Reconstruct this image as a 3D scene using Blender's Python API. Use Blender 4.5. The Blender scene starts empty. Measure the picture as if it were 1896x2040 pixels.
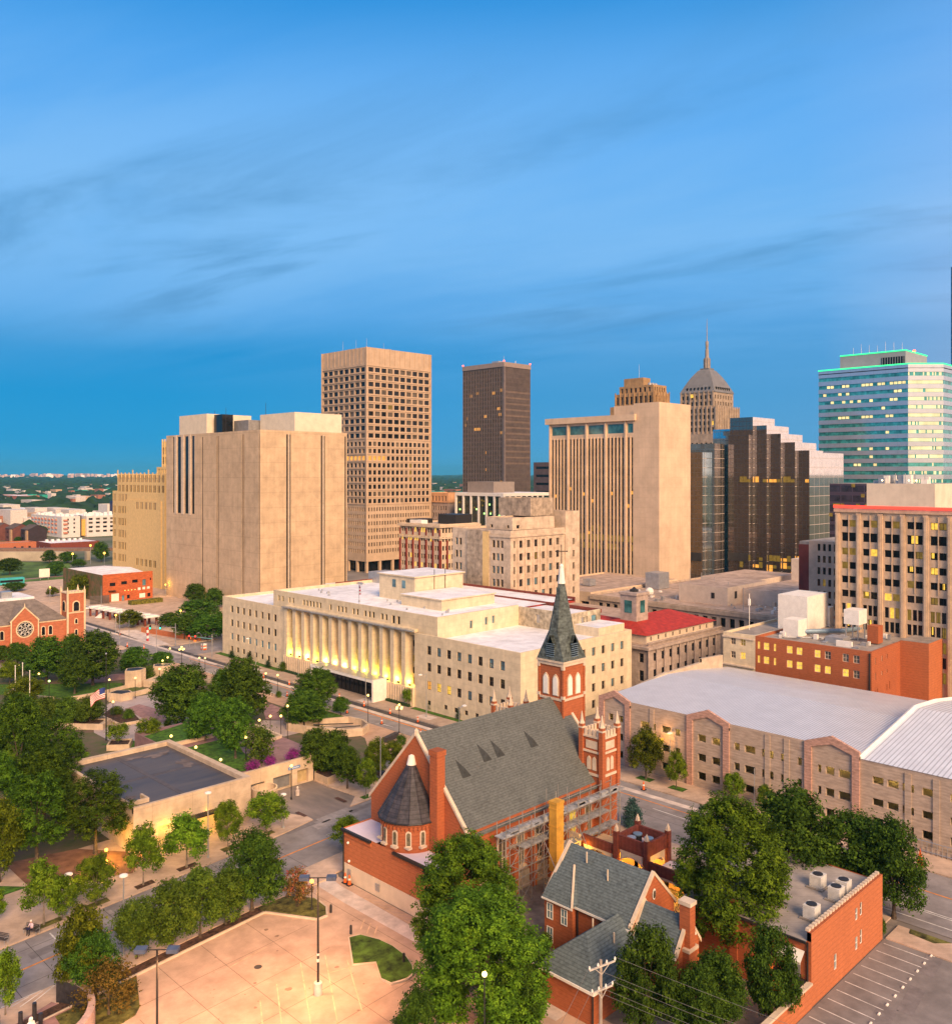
import bpy, math, random
from mathutils import Vector
R = math.radians
random.seed(7)
sc = bpy.context.scene
COL = sc.collection

# ------------------------------------------------------------------ camera
cd = bpy.data.cameras.new('camera'); cam = bpy.data.objects.new('camera', cd); COL.objects.link(cam)
cam.location = (0, 0, 48); cam.rotation_euler = (R(90), 0, R(-45))
cd.sensor_fit = 'HORIZONTAL'; cd.sensor_width = 36; cd.lens = 33.513
cd.shift_x = 0.0; cd.shift_y = -75/1896
cd.clip_start = 0.5; cd.clip_end = 60000
sc.camera = cam

# ------------------------------------------------------------------ light
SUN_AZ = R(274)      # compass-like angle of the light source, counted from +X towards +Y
SUN_EL = R(30)
sd = bpy.data.lights.new('sun', 'SUN'); so = bpy.data.objects.new('sun', sd); COL.objects.link(so)
SAZ = R(-114)
sdir = Vector((math.cos(SAZ)*math.cos(SUN_EL), math.sin(SAZ)*math.cos(SUN_EL), math.sin(SUN_EL)))
so.rotation_euler = sdir.to_track_quat('Z', 'Y').to_euler()
sd.energy = 5.0; sd.angle = R(28); sd.color = (1.0, 0.65, 0.36)

w = bpy.data.worlds.new('World'); sc.world = w; w.use_nodes = True
nt = w.node_tree; nt.nodes.clear(); L = nt.links.new
def N(t, **k):
    n = nt.nodes.new(t)
    for a, b in k.items(): setattr(n, a, b)
    return n
def M(op, a, b=None, clamp=False):
    n = N('ShaderNodeMath', operation=op, use_clamp=clamp)
    for i, q in enumerate((a, b)):
        if q is None: continue
        if isinstance(q, (int, float)): n.inputs[i].default_value = q
        else: L(q, n.inputs[i])
    return n.outputs[0]
def ramp(fac, stops, interp='LINEAR'):
    n = N('ShaderNodeValToRGB'); L(fac, n.inputs[0]); e = n.color_ramp.elements
    n.color_ramp.interpolation = interp
    while len(e) < len(stops): e.new(0.5)
    for i, (p, c) in enumerate(stops):
        e[i].position = p; e[i].color = (*c, 1)
    return n.outputs[0]
def mix(fac, a, b, bt='MIX'):
    n = N('ShaderNodeMix', data_type='RGBA', blend_type=bt)
    for i, q in ((0, fac), (6, a), (7, b)):
        if isinstance(q, (int, float)): n.inputs[i].default_value = q
        elif isinstance(q, tuple): n.inputs[i].default_value = (*q, 1)
        else: L(q, n.inputs[i])
    return n.outputs[2]
tc = N('ShaderNodeTexCoord'); sep = N('ShaderNodeSeparateXYZ'); L(tc.outputs['Generated'], sep.inputs[0])
X_, Y_, Z_ = sep.outputs
zc = M('MAXIMUM', Z_, 0.0)
# clear evening sky: saturated blue low down, paler band above it, deeper blue higher; unseen warm zenith added as fill light
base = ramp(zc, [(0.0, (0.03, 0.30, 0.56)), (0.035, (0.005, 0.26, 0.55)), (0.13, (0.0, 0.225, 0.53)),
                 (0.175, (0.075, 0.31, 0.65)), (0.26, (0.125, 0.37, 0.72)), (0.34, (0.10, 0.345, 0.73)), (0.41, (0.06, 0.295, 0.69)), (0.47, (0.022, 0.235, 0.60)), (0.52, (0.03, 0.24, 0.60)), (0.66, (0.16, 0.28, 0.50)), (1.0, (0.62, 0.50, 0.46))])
# right side of the view is greyer and paler near the skyline
rightness = M('ADD', M('MULTIPLY', M('SUBTRACT', X_, Y_), 0.9), 0.42, clamp=True)
lowband = M('SUBTRACT', 1.0, M('MULTIPLY', zc, 3.6), clamp=True)
base = mix(M('MULTIPLY', M('MULTIPLY', rightness, lowband), 0.60), base, (0.17, 0.33, 0.56))
# thin streaked cloud sheet (planar projection, stretched)
cz = M('ADD', zc, 0.13)
cmb = N('ShaderNodeCombineXYZ'); L(M('DIVIDE', M('SUBTRACT', X_, Y_), cz), cmb.inputs[0]); L(M('MULTIPLY', M('DIVIDE', M('ADD', X_, Y_), cz), 1.2), cmb.inputs[1])
mp = N('ShaderNodeMapping'); mp.vector_type = 'TEXTURE'; mp.inputs['Rotation'].default_value = (0, 0, R(-32)); mp.inputs['Scale'].default_value = (3.4, 1.25, 1); mp.inputs['Location'].default_value = (2.3, 1.1, 0)
L(cmb.outputs[0], mp.inputs[0])
n1 = N('ShaderNodeTexNoise'); L(mp.outputs[0], n1.inputs['Vector'])
n1.inputs['Scale'].default_value = 0.8; n1.inputs['Detail'].default_value = 8; n1.inputs['Roughness'].default_value = 0.58; n1.inputs['Distortion'].default_value = 0.5
pale = ramp(n1.outputs['Fac'], [(0.34, (0, 0, 0)), (0.62, (1, 1, 1))], 'EASE')
hi = M('MULTIPLY', M('SUBTRACT', zc, 0.085), 7.0, clamp=True)
vis = M('MULTIPLY', hi, M('SUBTRACT', 2.6, M('MULTIPLY', zc, 5.3), clamp=True))
col = mix(M('MULTIPLY', M('MULTIPLY', pale, vis), 0.62), base, (0.20, 0.44, 0.755))
n2 = N('ShaderNodeTexNoise'); L(mp.outputs[0], n2.inputs['Vector'])
n2.inputs['Scale'].default_value = 1.5; n2.inputs['Detail'].default_value = 8; n2.inputs['Roughness'].default_value = 0.58; n2.inputs['Distortion'].default_value = 0.45
dark = ramp(n2.outputs['Fac'], [(0.50, (0, 0, 0)), (0.72, (1, 1, 1))], 'EASE')
col = mix(M('MULTIPLY', M('MULTIPLY', dark, vis), 0.66), col, (0.045, 0.185, 0.38))
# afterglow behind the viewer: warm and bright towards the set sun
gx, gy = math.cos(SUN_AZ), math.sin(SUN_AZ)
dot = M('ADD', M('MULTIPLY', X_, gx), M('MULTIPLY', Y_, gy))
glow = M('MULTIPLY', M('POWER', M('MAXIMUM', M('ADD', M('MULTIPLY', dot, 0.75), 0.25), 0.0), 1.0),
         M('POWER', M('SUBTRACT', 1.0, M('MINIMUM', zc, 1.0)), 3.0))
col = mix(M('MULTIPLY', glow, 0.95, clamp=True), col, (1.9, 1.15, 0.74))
# physical sky adds its own gradient underneath
sky = N('ShaderNodeTexSky', sky_type='NISHITA'); sky.sun_disc = False
sky.sun_elevation = SUN_EL; sky.sun_rotation = R(90) - SAZ
skys = mix(1.0, sky.outputs[0], (0.002, 0.002, 0.002), 'MULTIPLY')
col = mix(1.0, col, skys, 'ADD')
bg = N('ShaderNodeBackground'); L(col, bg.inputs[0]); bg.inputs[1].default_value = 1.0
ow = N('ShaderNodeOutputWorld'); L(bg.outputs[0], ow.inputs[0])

vs = sc.view_settings
sc.display_settings.display_device = 'sRGB'
vs.view_transform = 'Standard'; vs.look = 'None'; vs.exposure = 0.3; vs.gamma = 1.0; vs.use_curve_mapping = False

# ------------------------------------------------------------------ helpers
ORG = {}
def tag(o, label=None, cat=None, group=None, kind=None):
    if label: o['label'] = label
    if cat: o['category'] = cat
    if group: o['group'] = group
    if kind: o['kind'] = kind
    return o
def thing(name, label, cat, loc=(0, 0, 0), group=None, rz=0):
    o = bpy.data.objects.new(name, None); COL.objects.link(o); o.location = loc; o.rotation_euler.z = rz
    o.empty_display_size = 0.5
    ORG[o.name] = Vector(loc)
    return tag(o, label, cat, group)
class MB:
    def __init__(s): s.v = []; s.f = []; s.m = []
    def face(s, pts, m=0):
        i = len(s.v); s.v += [tuple(p) for p in pts]; s.f.append(tuple(range(i, i+len(pts)))); s.m.append(m); return s
    def mesh(s, vs, fs, m=0):
        i = len(s.v); s.v += [tuple(p) for p in vs]
        for f in fs: s.f.append(tuple(i+k for k in f)); s.m.append(m)
        return s
    def box(s, x0, x1, y0, y1, z0, z1, m=0, mt=None, bottom=True, top=True):
        vs = [(x0,y0,z0),(x1,y0,z0),(x1,y1,z0),(x0,y1,z0),(x0,y0,z1),(x1,y0,z1),(x1,y1,z1),(x0,y1,z1)]
        s.mesh(vs, [(0,1,5,4),(1,2,6,5),(2,3,7,6),(3,0,4,7)], m)
        if top: s.mesh(vs[4:], [(0,1,2,3)], m if mt is None else mt)
        if bottom: s.mesh(vs[:4], [(3,2,1,0)], m)
        return s
    def prism(s, poly, z0, z1, m=0, mt=None, bottom=False):
        n = len(poly)
        for i in range(n):
            a, b = poly[i], poly[(i+1) % n]
            s.face([(a[0],a[1],z0),(b[0],b[1],z0),(b[0],b[1],z1),(a[0],a[1],z1)], m)
        s.face([(p[0],p[1],z1) for p in poly], m if mt is None else mt)
        if bottom: s.face([(p[0],p[1],z0) for p in reversed(poly)], m)
        return s
    def tube(s, p, q, r0, r1=None, n=6, m=0, caps=True):
        r1 = r0 if r1 is None else r1
        p, q = Vector(p), Vector(q); d = (q-p)
        if d.length < 1e-6: return s
        d.normalize(); a = d.orthogonal().normalized(); b = d.cross(a)
        vs = []
        for c, r in ((p, r0), (q, r1)):
            for k in range(n):
                t = 2*math.pi*k/n; vs.append(c + a*(r*math.cos(t)) + b*(r*math.sin(t)))
        fs = [(k, (k+1) % n, n+(k+1) % n, n+k) for k in range(n)]
        if caps: fs += [tuple(range(n-1, -1, -1)), tuple(range(n, 2*n))]
        return s.mesh(vs, fs, m)
    def path(s, pts, r, n=6, m=0):
        for a, b in zip(pts, pts[1:]): s.tube(a, b, r, r, n, m)
        return s
    def lathe(s, cx, cy, prof, n=16, m=0, a0=0, a1=2*math.pi, cap=True):
        full = abs(a1-a0-2*math.pi) < 1e-4; k_ = n if full else n+1
        vs = []
        for r, z in prof:
            for k in range(k_):
                t = a0+(a1-a0)*k/n; vs.append((cx+r*math.cos(t), cy+r*math.sin(t), z))
        fs = []
        for j in range(len(prof)-1):
            for k in range(n):
                k2 = (k+1) % k_
                fs.append((j*k_+k, j*k_+k2, (j+1)*k_+k2, (j+1)*k_+k))
        if cap and prof[-1][0] > 1e-4: fs.append(tuple(range((len(prof)-1)*k_, len(prof)*k_)))
        return s.mesh(vs, fs, m)
    def ball(s, c, r, n=10, m=0, sz=1.0):
        prof = [(max(r*math.sin(math.pi*j/n), 1e-4), c[2]-sz*r*math.cos(math.pi*j/n)) for j in range(n+1)]
        return s.lathe(c[0], c[1], prof, n*2, m, cap=False)
    def wall(s, p0, p1, z0, z1, rects=(), depth=0.3, m=0, mr=None):
        """vertical wall seen from outside with real openings (s0,s1,za,zb) and reveals"""
        p0, p1 = Vector((p0[0], p0[1], 0)), Vector((p1[0], p1[1], 0)); Ln = (p1-p0).length
        d = (p1-p0)/Ln; inn = Vector((-d.y, d.x, 0)); mr = m if mr is None else mr
        P = lambda a, z, q=0: p0 + d*a + inn*q + Vector((0, 0, z))
        zs = sorted({round(z, 3) for r in rects for z in (r[2], r[3])} | {z0, z1})
        zs = [z for z in zs if z0 <= z <= z1]
        for za, zb in zip(zs, zs[1:]):
            if zb-za < 1e-3: continue
            zm = (za+zb)/2
            cut = sorted((r[0], r[1]) for r in rects if r[2] < zm < r[3])
            a = 0.0
            for c0, c1 in cut+[(Ln, Ln)]:
                if c0-a > 1e-3: s.face([P(a, za), P(c0, za), P(c0, zb), P(a, zb)], m)
                a = max(a, c1)
        for r in rects:
            a, b, u, v = r[:4]
            s.face([P(a, u), P(b, u), P(b, u, depth), P(a, u, depth)], mr)
            s.face([P(a, v, depth), P(b, v, depth), P(b, v), P(a, v)], mr)
            s.face([P(a, u), P(a, u, depth), P(a, v, depth), P(a, v)], mr)
            s.face([P(b, u, depth), P(b, u), P(b, v), P(b, v, depth)], mr)
        return s
    def build(s, name, mats, parent=None, smooth=False, loc=None, bevel=0):
        me = bpy.data.meshes.new(name)
        o = bpy.data.objects.new(name, me); COL.objects.link(o)
        org = Vector((0, 0, 0))
        if parent is not None:
            org = ORG[parent.name]; o.parent = parent
        elif loc is not None:
            org = Vector(loc); o.location = loc
        ORG[o.name] = org
        me.from_pydata([(p[0]-org.x, p[1]-org.y, p[2]-org.z) for p in s.v], [], s.f)
        if not isinstance(mats, (list, tuple)): mats = [mats]
        for mm in mats: me.materials.append(mm)
        if len(mats) > 1: me.polygons.foreach_set('material_index', s.m)
        if smooth: me.polygons.foreach_set('use_smooth', [True]*len(me.polygons))
        me.update()
        return o
def part(o, label=None, kind=None):
    if label: o['label'] = label
    if kind: o['kind'] = kind
    return o
def struct(name, mb, mats, **k):
    o = mb.build(name, mats, **k); o['kind'] = 'structure'; return o
def copy_tree(o, parent=None):
    c = o.copy(); COL.objects.link(c)
    if parent is not None: c.parent = parent
    for ch in o.children: copy_tree(ch, c)
    return c
def place(o, loc, rz=0.0, scale=None, label=None, group=None):
    o.location = loc; o.rotation_euler.z = rz
    if scale is not None: o.scale = scale
    if label: o['label'] = label
    if group: o['group'] = group
    return o
ORD = ['first', 'second', 'third', 'fourth', 'fifth', 'sixth', 'seventh', 'eighth', 'ninth', 'tenth', 'eleventh', 'twelfth', 'thirteenth', 'fourteenth', 'fifteenth', 'sixteenth']
def lamp(name, parent, loc, power, color, size=0.3, kind='POINT', spot=None, aim=None):
    l = bpy.data.lights.new(name, kind); l.energy = power; l.color = color; l.shadow_soft_size = size
    o = bpy.data.objects.new(name, l); COL.objects.link(o)
    if parent is not None:
        o.parent = parent; loc = Vector(loc)-ORG[parent.name]
    o.location = loc
    if kind == 'SPOT':
        l.spot_size = spot; l.spot_blend = 0.6
        o.rotation_euler = Vector(aim).to_track_quat('-Z', 'Y').to_euler()
    return o

# ------------------------------------------------------------------ materials
MATS = {}
def mat(name, col, rough=0.8, noise=0.12, scale=1.0, bump=0.0, metal=0.0, col2=None, spec=0.35,
        hline=None, vline=None, streak=0.0, big=0.0, stretch=(1, 1, 1), objspace=False, bscale=None):
    """principled surface with procedural variation; hline/vline = (period, width, darkness) panel joints"""
    if name in MATS: return MATS[name]
    m = bpy.data.materials.new(name); m.use_nodes = True; t = m.node_tree; n = t.nodes; l = t.links.new
    b = n['Principled BSDF']; b.inputs['Roughness'].default_value = rough; b.inputs['Metallic'].default_value = metal
    b.inputs['Specular IOR Level'].default_value = spec
    if objspace:
        co = n.new('ShaderNodeTexCoord').outputs['Object']
    else:
        co = n.new('ShaderNodeNewGeometry').outputs['Position']
    mpn = n.new('ShaderNodeMapping'); mpn.inputs['Scale'].default_value = stretch; l(co, mpn.inputs[0])
    nz = n.new('ShaderNodeTexNoise'); nz.inputs['Scale'].default_value = scale; nz.inputs['Detail'].default_value = 6; nz.inputs['Roughness'].default_value = 0.65
    l(mpn.outputs[0], nz.inputs['Vector'])
    def math_(op, a, b_=None, c=None):
        q = n.new('ShaderNodeMath'); q.operation = op
        for i, x in enumerate((a, b_, c)):
            if x is None: continue
            if isinstance(x, (int, float)): q.inputs[i].default_value = x
            else: l(x, q.inputs[i])
        return q.outputs[0]
    def mixc(f, a, b_, bt='MIX'):
        q = n.new('ShaderNodeMix'); q.data_type = 'RGBA'; q.blend_type = bt
        for i, x in ((0, f), (6, a), (7, b_)):
            if isinstance(x, (int, float)): q.inputs[i].default_value = x
            elif isinstance(x, tuple): q.inputs[i].default_value = (*x, 1)
            else: l(x, q.inputs[i])
        return q.outputs[2]
    fac = math_('MULTIPLY_ADD', math_('SUBTRACT', nz.outputs['Fac'], 0.5), 3.2, 0.5)
    q = n.new('ShaderNodeClamp'); l(fac, q.inputs[0]); fac = q.outputs[0]
    c2 = col2 if col2 else tuple(max(0, x*(1-2.4*noise)) for x in col)
    c1 = col if col2 else tuple(x*(1+noise) for x in col)
    c = mixc(fac, c1, c2)
    if big:
        nb = n.new('ShaderNodeTexNoise'); nb.inputs['Scale'].default_value = scale*0.13; nb.inputs['Detail'].default_value = 3
        l(co, nb.inputs['Vector'])
        k = math_('MULTIPLY_ADD', nb.outputs['Fac'], big*3.0, 1-big*1.5)
        cc = n.new('ShaderNodeCombineColor'); [l(k, cc.inputs[i]) for i in range(3)]
        c = mixc(1.0, c, cc.outputs[0], 'MULTIPLY')
    if streak:
        ms = n.new('ShaderNodeMapping'); ms.inputs['Scale'].default_value = (1.3, 1.3, 0.06); l(co, ms.inputs[0])
        nsn = n.new('ShaderNodeTexNoise'); nsn.inputs['Scale'].default_value = 1.0; nsn.inputs['Detail'].default_value = 4; l(ms.outputs[0], nsn.inputs['Vector'])
        k = math_('MULTIPLY_ADD', nsn.outputs['Fac'], streak*3.0, 1-streak*1.6)
        cc = n.new('ShaderNodeCombineColor'); [l(k, cc.inputs[i]) for i in range(3)]
        c = mixc(1.0, c, cc.outputs[0], 'MULTIPLY')
    sp = n.new('ShaderNodeSeparateXYZ'); l(co, sp.inputs[0])
    if hline:
        p, wd, dk = hline
        f = math_('LESS_THAN', math_('FRACT', math_('DIVIDE', sp.outputs[2], p)), wd/p)
        c = mixc(math_('MULTIPLY', f, dk), c, tuple(x*0.25 for x in col))
    if vline:
        p, wd, dk = vline
        f = math_('LESS_THAN', math_('FRACT', math_('DIVIDE', math_('ADD', sp.outputs[0], sp.outputs[1]), p)), wd/p)
        c = mixc(math_('MULTIPLY', f, dk), c, tuple(x*0.25 for x in col))
    l(c, b.inputs['Base Color'])
    if bump:
        bp = n.new('ShaderNodeBump'); bp.inputs['Strength'].default_value = bump; bp.inputs['Distance'].default_value = 0.08
        nb2 = n.new('ShaderNodeTexNoise'); nb2.inputs['Scale'].default_value = bscale or scale*3; nb2.inputs['Detail'].default_value = 5; l(mpn.outputs[0], nb2.inputs['Vector'])
        l(nb2.outputs['Fac'], bp.inputs['Height']); l(bp.outputs[0], b.inputs['Normal'])
    MATS[name] = m; return m
def glass(name, col, rough=0.06, spec=0.9, metal=0.0, grid=None, lit=None, coat=0.0):
    if name in MATS: return MATS[name]
    m = mat(name, col, rough, 0.05 if metal > .8 else .25, 0.35, spec=spec, metal=metal)
    t = m.node_tree; n = t.nodes; l = t.links.new; b = n['Principled BSDF']
    if grid:
        ph, wh, pv, wv, gc = grid
        co = n.new('ShaderNodeNewGeometry').outputs['Position']; sp = n.new('ShaderNodeSeparateXYZ'); l(co, sp.inputs[0])
        def mm(op, a, b_):
            q = n.new('ShaderNodeMath'); q.operation = op
            for i, x in enumerate((a, b_)):
                if isinstance(x, (int, float)): q.inputs[i].default_value = x
                else: l(x, q.inputs[i])
            return q.outputs[0]
        f1 = mm('LESS_THAN', mm('FRACT', mm('DIVIDE', sp.outputs[2], ph), 0), wh/ph)
        f2 = mm('LESS_THAN', mm('FRACT', mm('DIVIDE', mm('ADD', sp.outputs[0], sp.outputs[1]), pv), 0), wv/pv)
        f = mm('MAXIMUM', f1, f2)
        old = b.inputs['Base Color'].links[0].from_socket
        q = n.new('ShaderNodeMix'); q.data_type = 'RGBA'; l(f, q.inputs[0]); l(old, q.inputs[6]); q.inputs[7].default_value = (*gc, 1)
        l(q.outputs[2], b.inputs['Base Color'])
        r = mm('MULTIPLY', f, 0.4); r2 = mm('ADD', r, rough); l(r2, b.inputs['Roughness'])
        q3 = mm('SUBTRACT', 1.0, f); q4 = mm('MULTIPLY', q3, metal); l(q4, b.inputs['Metallic'])
    return m
def emit(name, col, strength, noise=0.0, scale=1.0):
    if name in MATS: return MATS[name]
    m = bpy.data.materials.new(name); m.use_nodes = True; t = m.node_tree; b = t.nodes['Principled BSDF']
    b.inputs['Base Color'].default_value = (*[c*0.08 for c in col], 1)
    b.inputs['Emission Color'].default_value = (*col, 1); b.inputs['Emission Strength'].default_value = strength
    if noise:
        co = t.nodes.new('ShaderNodeNewGeometry').outputs['Position']
        nz = t.nodes.new('ShaderNodeTexNoise'); nz.inputs['Scale'].default_value = scale; nz.inputs['Detail'].default_value = 3; t.links.new(co, nz.inputs['Vector'])
        q = t.nodes.new('ShaderNodeMath'); q.operation = 'MULTIPLY_ADD'; t.links.new(nz.outputs['Fac'], q.inputs[0])
        q.inputs[1].default_value = strength*2*noise*2; q.inputs[2].default_value = strength*(1-2*noise)
        t.links.new(q.outputs[0], b.inputs['Emission Strength'])
    MATS[name] = m; return m
def leafmat(name, c1, c2, c3, transl=0.25):
    if name in MATS: return MATS[name]
    m = bpy.data.materials.new(name); m.use_nodes = True; t = m.node_tree; n = t.nodes; l = t.links.new
    n.clear(); out = n.new('ShaderNodeOutputMaterial')
    co = n.new('ShaderNodeTexCoord').outputs['Object']; oi = n.new('ShaderNodeObjectInfo')
    nz = n.new('ShaderNodeTexNoise'); nz.inputs['Scale'].default_value = 0.9; nz.inputs['Detail'].default_value = 5; nz.inputs['Roughness'].default_value = 0.75; l(co, nz.inputs['Vector'])
    cr = n.new('ShaderNodeValToRGB'); l(nz.outputs['Fac'], cr.inputs[0]); e = cr.color_ramp.elements
    e[0].position = 0.34; e[0].color = (*c1, 1); e[1].position = 0.66; e[1].color = (*c3, 1); x = e.new(0.5); x.color = (*c2, 1)  # noise ramp also paints crown shade and leaf highlights into the colour
    hs = n.new('ShaderNodeHueSaturation'); l(cr.outputs[0], hs.inputs['Color'])
    q = n.new('ShaderNodeMath'); q.operation = 'MULTIPLY_ADD'; l(oi.outputs['Random'], q.inputs[0]); q.inputs[1].default_value = 0.5; q.inputs[2].default_value = 0.75; l(q.outputs[0], hs.inputs['Value'])
    q = n.new('ShaderNodeMath'); q.operation = 'MULTIPLY_ADD'; l(oi.outputs['Random'], q.inputs[0]); q.inputs[1].default_value = 0.03; q.inputs[2].default_value = 0.485; l(q.outputs[0], hs.inputs['Hue'])
    d = n.new('ShaderNodeBsdfPrincipled'); d.inputs['Roughness'].default_value = 0.8; d.inputs['Specular IOR Level'].default_value = 0.1; l(hs.outputs[0], d.inputs['Base Color'])
    tr = n.new('ShaderNodeBsdfTranslucent'); l(hs.outputs[0], tr.inputs['Color'])
    mx = n.new('ShaderNodeMixShader'); mx.inputs[0].default_value = transl*.6; l(d.outputs[0], mx.inputs[1]); l(tr.outputs[0], mx.inputs[2]); l(mx.outputs[0], out.inputs[0])
    MATS[name] = m; return m

CONC = mat('concrete', (0.46, 0.40, 0.34), 0.9, 0.10, 0.5, 0.15, big=0.12)
CREAM = mat('cream_stone', (0.66, 0.545, 0.375), 0.85, 0.07, 0.6, 0.1, streak=0.10, big=0.06, hline=(1.2, 0.04, 0.25), vline=(2.4, 0.05, 0.18))
CREAMDIRTY = mat('weathered_cream_stone', (0.47, 0.40, 0.29), 0.9, 0.22, 0.9, 0.1, streak=0.25)
WHITEROOF = mat('white_roof_membrane', (0.80, 0.79, 0.82), 0.75, 0.09, 0.35, big=0.16, vline=(4.2, .14, .16))
LAVROOF = mat('lavender_white_roof', (0.70, 0.62, 0.72), 0.8, 0.05, 0.3, big=0.06)
TANPANEL = mat('tan_panel', (0.555, 0.405, 0.262), 0.8, 0.08, 0.3, streak=0.11, hline=(5.2, 0.2, 0.2), big=0.10)
PEACH = mat('peach_limestone', (0.64, 0.475, 0.33), 0.8, 0.07, 0.15, streak=.07, hline=(3.6, 0.08, 0.2), vline=(4.6, 0.09, 0.15), big=0.09)
TOWERTAN = mat('tower_tan_concrete', (0.50, 0.365, 0.255), 0.85, 0.06, 0.3, streak=0.06)
ROOFGREY = mat('grey_roof_gravel', (0.33, 0.29, 0.26), 0.95, 0.15, 0.4, big=0.2)
ROOFTAN = mat('tan_roof_gravel', (0.46, 0.34, 0.27), 0.95, 0.15, 0.35, big=0.18)
BRICK = mat('orange_red_brick', (0.40, 0.115, 0.045), 0.9, 0.09, 2.0, 0.15, streak=0.05, big=.06, stretch=(1, 1, 3.0), hline=(0.35, 0.07, 0.22))
BRICKL = mat('orange_brick', (0.47, 0.15, 0.06), 0.9, 0.09, 1.8, 0.15, streak=0.05, big=.08, stretch=(1, 1, 4.0), hline=(0.5, 0.09, 0.2))
BRICKD = mat('dark_red_brick', (0.21, 0.05, 0.032), 0.9, 0.15, 1.0, 0.1, stretch=(1, 1, 3.0))
PINKBRICK = mat('pink_brick', (0.51, 0.305, 0.24), 0.9, 0.15, 1.5, 0.15, stretch=(1, 1, 3), hline=(0.4, 0.08, 0.2))
GREYBLOCK = mat('grey_tan_block', (0.46, 0.36, 0.285), 0.9, 0.11, 1.3, 0.2, stretch=(0.6, 0.6, 2.2), hline=(0.4, 0.06, 0.22), big=0.08)
WHITE = mat('white_paint', (0.80, 0.76, 0.70), 0.6, 0.05, 1.0)
WHITETRIM = mat('cream_trim_stone', (0.63, 0.51, 0.39), 0.8, 0.08, 1.0)
DARKMETAL = mat('dark_metal', (0.035, 0.033, 0.035), 0.5, 0.1, 2.0, metal=0.3)
GREYMETAL = mat('grey_metal', (0.45, 0.46, 0.48), 0.4, 0.08, 1.0, metal=0.6)
SCAF = mat('galvanised_tube', (0.38, 0.37, 0.36), 0.45, 0.1, 2.0, metal=0.5)
BLUEMETAL = mat('blue_grey_metal', (0.22, 0.32, 0.42), 0.4, 0.1, 1.0, metal=0.3)
SLATE = mat('grey_green_shingle', (0.115, 0.127, 0.126), 0.9, 0.13, 2.6, 0.3, stretch=(1, 1, 1.5), hline=(0.22, 0.06, 0.35), big=0.14)
SLATEB = mat('blue_grey_shingle', (0.12, 0.155, 0.17), 0.9, 0.17, 2.8, 0.35, stretch=(1, 1, 1.5), hline=(0.20, 0.06, 0.4))
CONESLATE = mat('dark_slate', (0.055, 0.05, 0.06), 0.55, 0.25, 1.5, 0.2, hline=(0.4, 0.06, 0.7))
SPIRESLATE = mat('spire_slate', (0.105, 0.13, 0.125), 0.8, 0.30, 1.6, 0.3, hline=(0.4, 0.08, 0.35))
REDTILE = mat('red_clay_tile', (0.42, 0.035, 0.022), 0.7, 0.14, 0.9, 0.2, vline=(0.5, 0.12, 0.3))
G_DARK = glass('dark_glass', (0.014, 0.015, 0.019), 0.08, 0.3)
G_BLUE = glass('pale_blue_glass', (0.12, 0.24, 0.30), 0.12, 0.5)
G_BLIND = glass('blinded_window', (0.13, 0.105, 0.08), 0.4, 0.3)
G_TEAL = glass('teal_glass', (0.06, 0.19, 0.20), 0.1, 0.8)
G_LIT = emit('lit_window', (1.0, 0.58, 0.07), 0.95, 0.36, 1.6)
G_LITO = emit('orange_lit_window', (1.0, 0.42, 0.06), 0.9, 0.3, 0.9)
G_LITDIM = emit('dim_lit_window', (0.75, 0.45, 0.06), 0.20, 0.45, 1.4)
ASPH = mat('asphalt', (0.225, 0.205, 0.20), 0.85, 0.12, 0.35, 0.1, big=0.20)
ASPHL = mat('worn_road_concrete', (0.275, 0.25, 0.25), 0.85, 0.13, 0.3, 0.1, big=0.22)
SIDEW = mat('pavement_concrete', (0.53, 0.39, 0.30), 0.9, 0.12, 0.4, 0.1, big=0.18, vline=(1.6, 0.05, 0.3))
PALEC = mat('new_pale_concrete', (0.62, 0.53, 0.48), 0.9, 0.12, 0.6, big=0.12)
LOTC = mat('parking_lot_concrete', (0.50, 0.35, 0.265), 0.9, 0.10, 0.4, 0.1, big=0.2)
PAVER = mat('pink_brick_paver', (0.33, 0.19, 0.18), 0.9, 0.14, 0.8, 0.1, big=0.1)
GRASS = mat('lawn_grass', (0.06, 0.15, 0.010), 1.0, 0.3, 1.3, 0.4, big=0.2)
GRASSD = mat('dry_grass', (0.13, 0.125, 0.03), 1.0, 0.35, 1.2, 0.4, big=0.3)
MULCH = mat('brown_mulch', (0.085, 0.045, 0.03), 1.0, 0.35, 2.0, 0.5)
PAINTW = mat('white_road_paint', (0.66, 0.64, 0.62), 0.8, 0.15, 1.0)
PAINTO = mat('orange_road_paint', (0.72, 0.26, 0.05), 0.8, 0.15, 1.0)
PAINTY = mat('faded_yellow_paint', (0.60, 0.41, 0.27), 0.85, 0.15, 1.0)
TANWALL = mat('tan_park_concrete', (0.56, 0.43, 0.31), 0.9, 0.10, 0.5, 0.1, streak=0.10, hline=(1.9, 0.05, 0.25), vline=(5.5, 0.09, 0.25))
BARK = mat('bark', (0.10, 0.075, 0.055), 0.95, 0.25, 3.0, 0.4)
BARKP = mat('pale_bark', (0.22, 0.18, 0.14), 0.95, 0.2, 3.0, 0.3)
ORANGEPL = mat('orange_plastic', (0.75, 0.13, 0.02), 0.5, 0.06, 2.0)
RUBBER = mat('black_rubber', (0.02, 0.02, 0.02), 0.8, 0.1, 2.0)
GLOBE = emit('lamp_globe', (1.0, 0.62, 0.16), 3.4)
GLOBEO = emit('sodium_globe', (1.0, 0.50, 0.07), 3.6)
GLOBEW = emit('white_lamp_lens', (1.0, 0.92, 0.85), 1.2)

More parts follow.
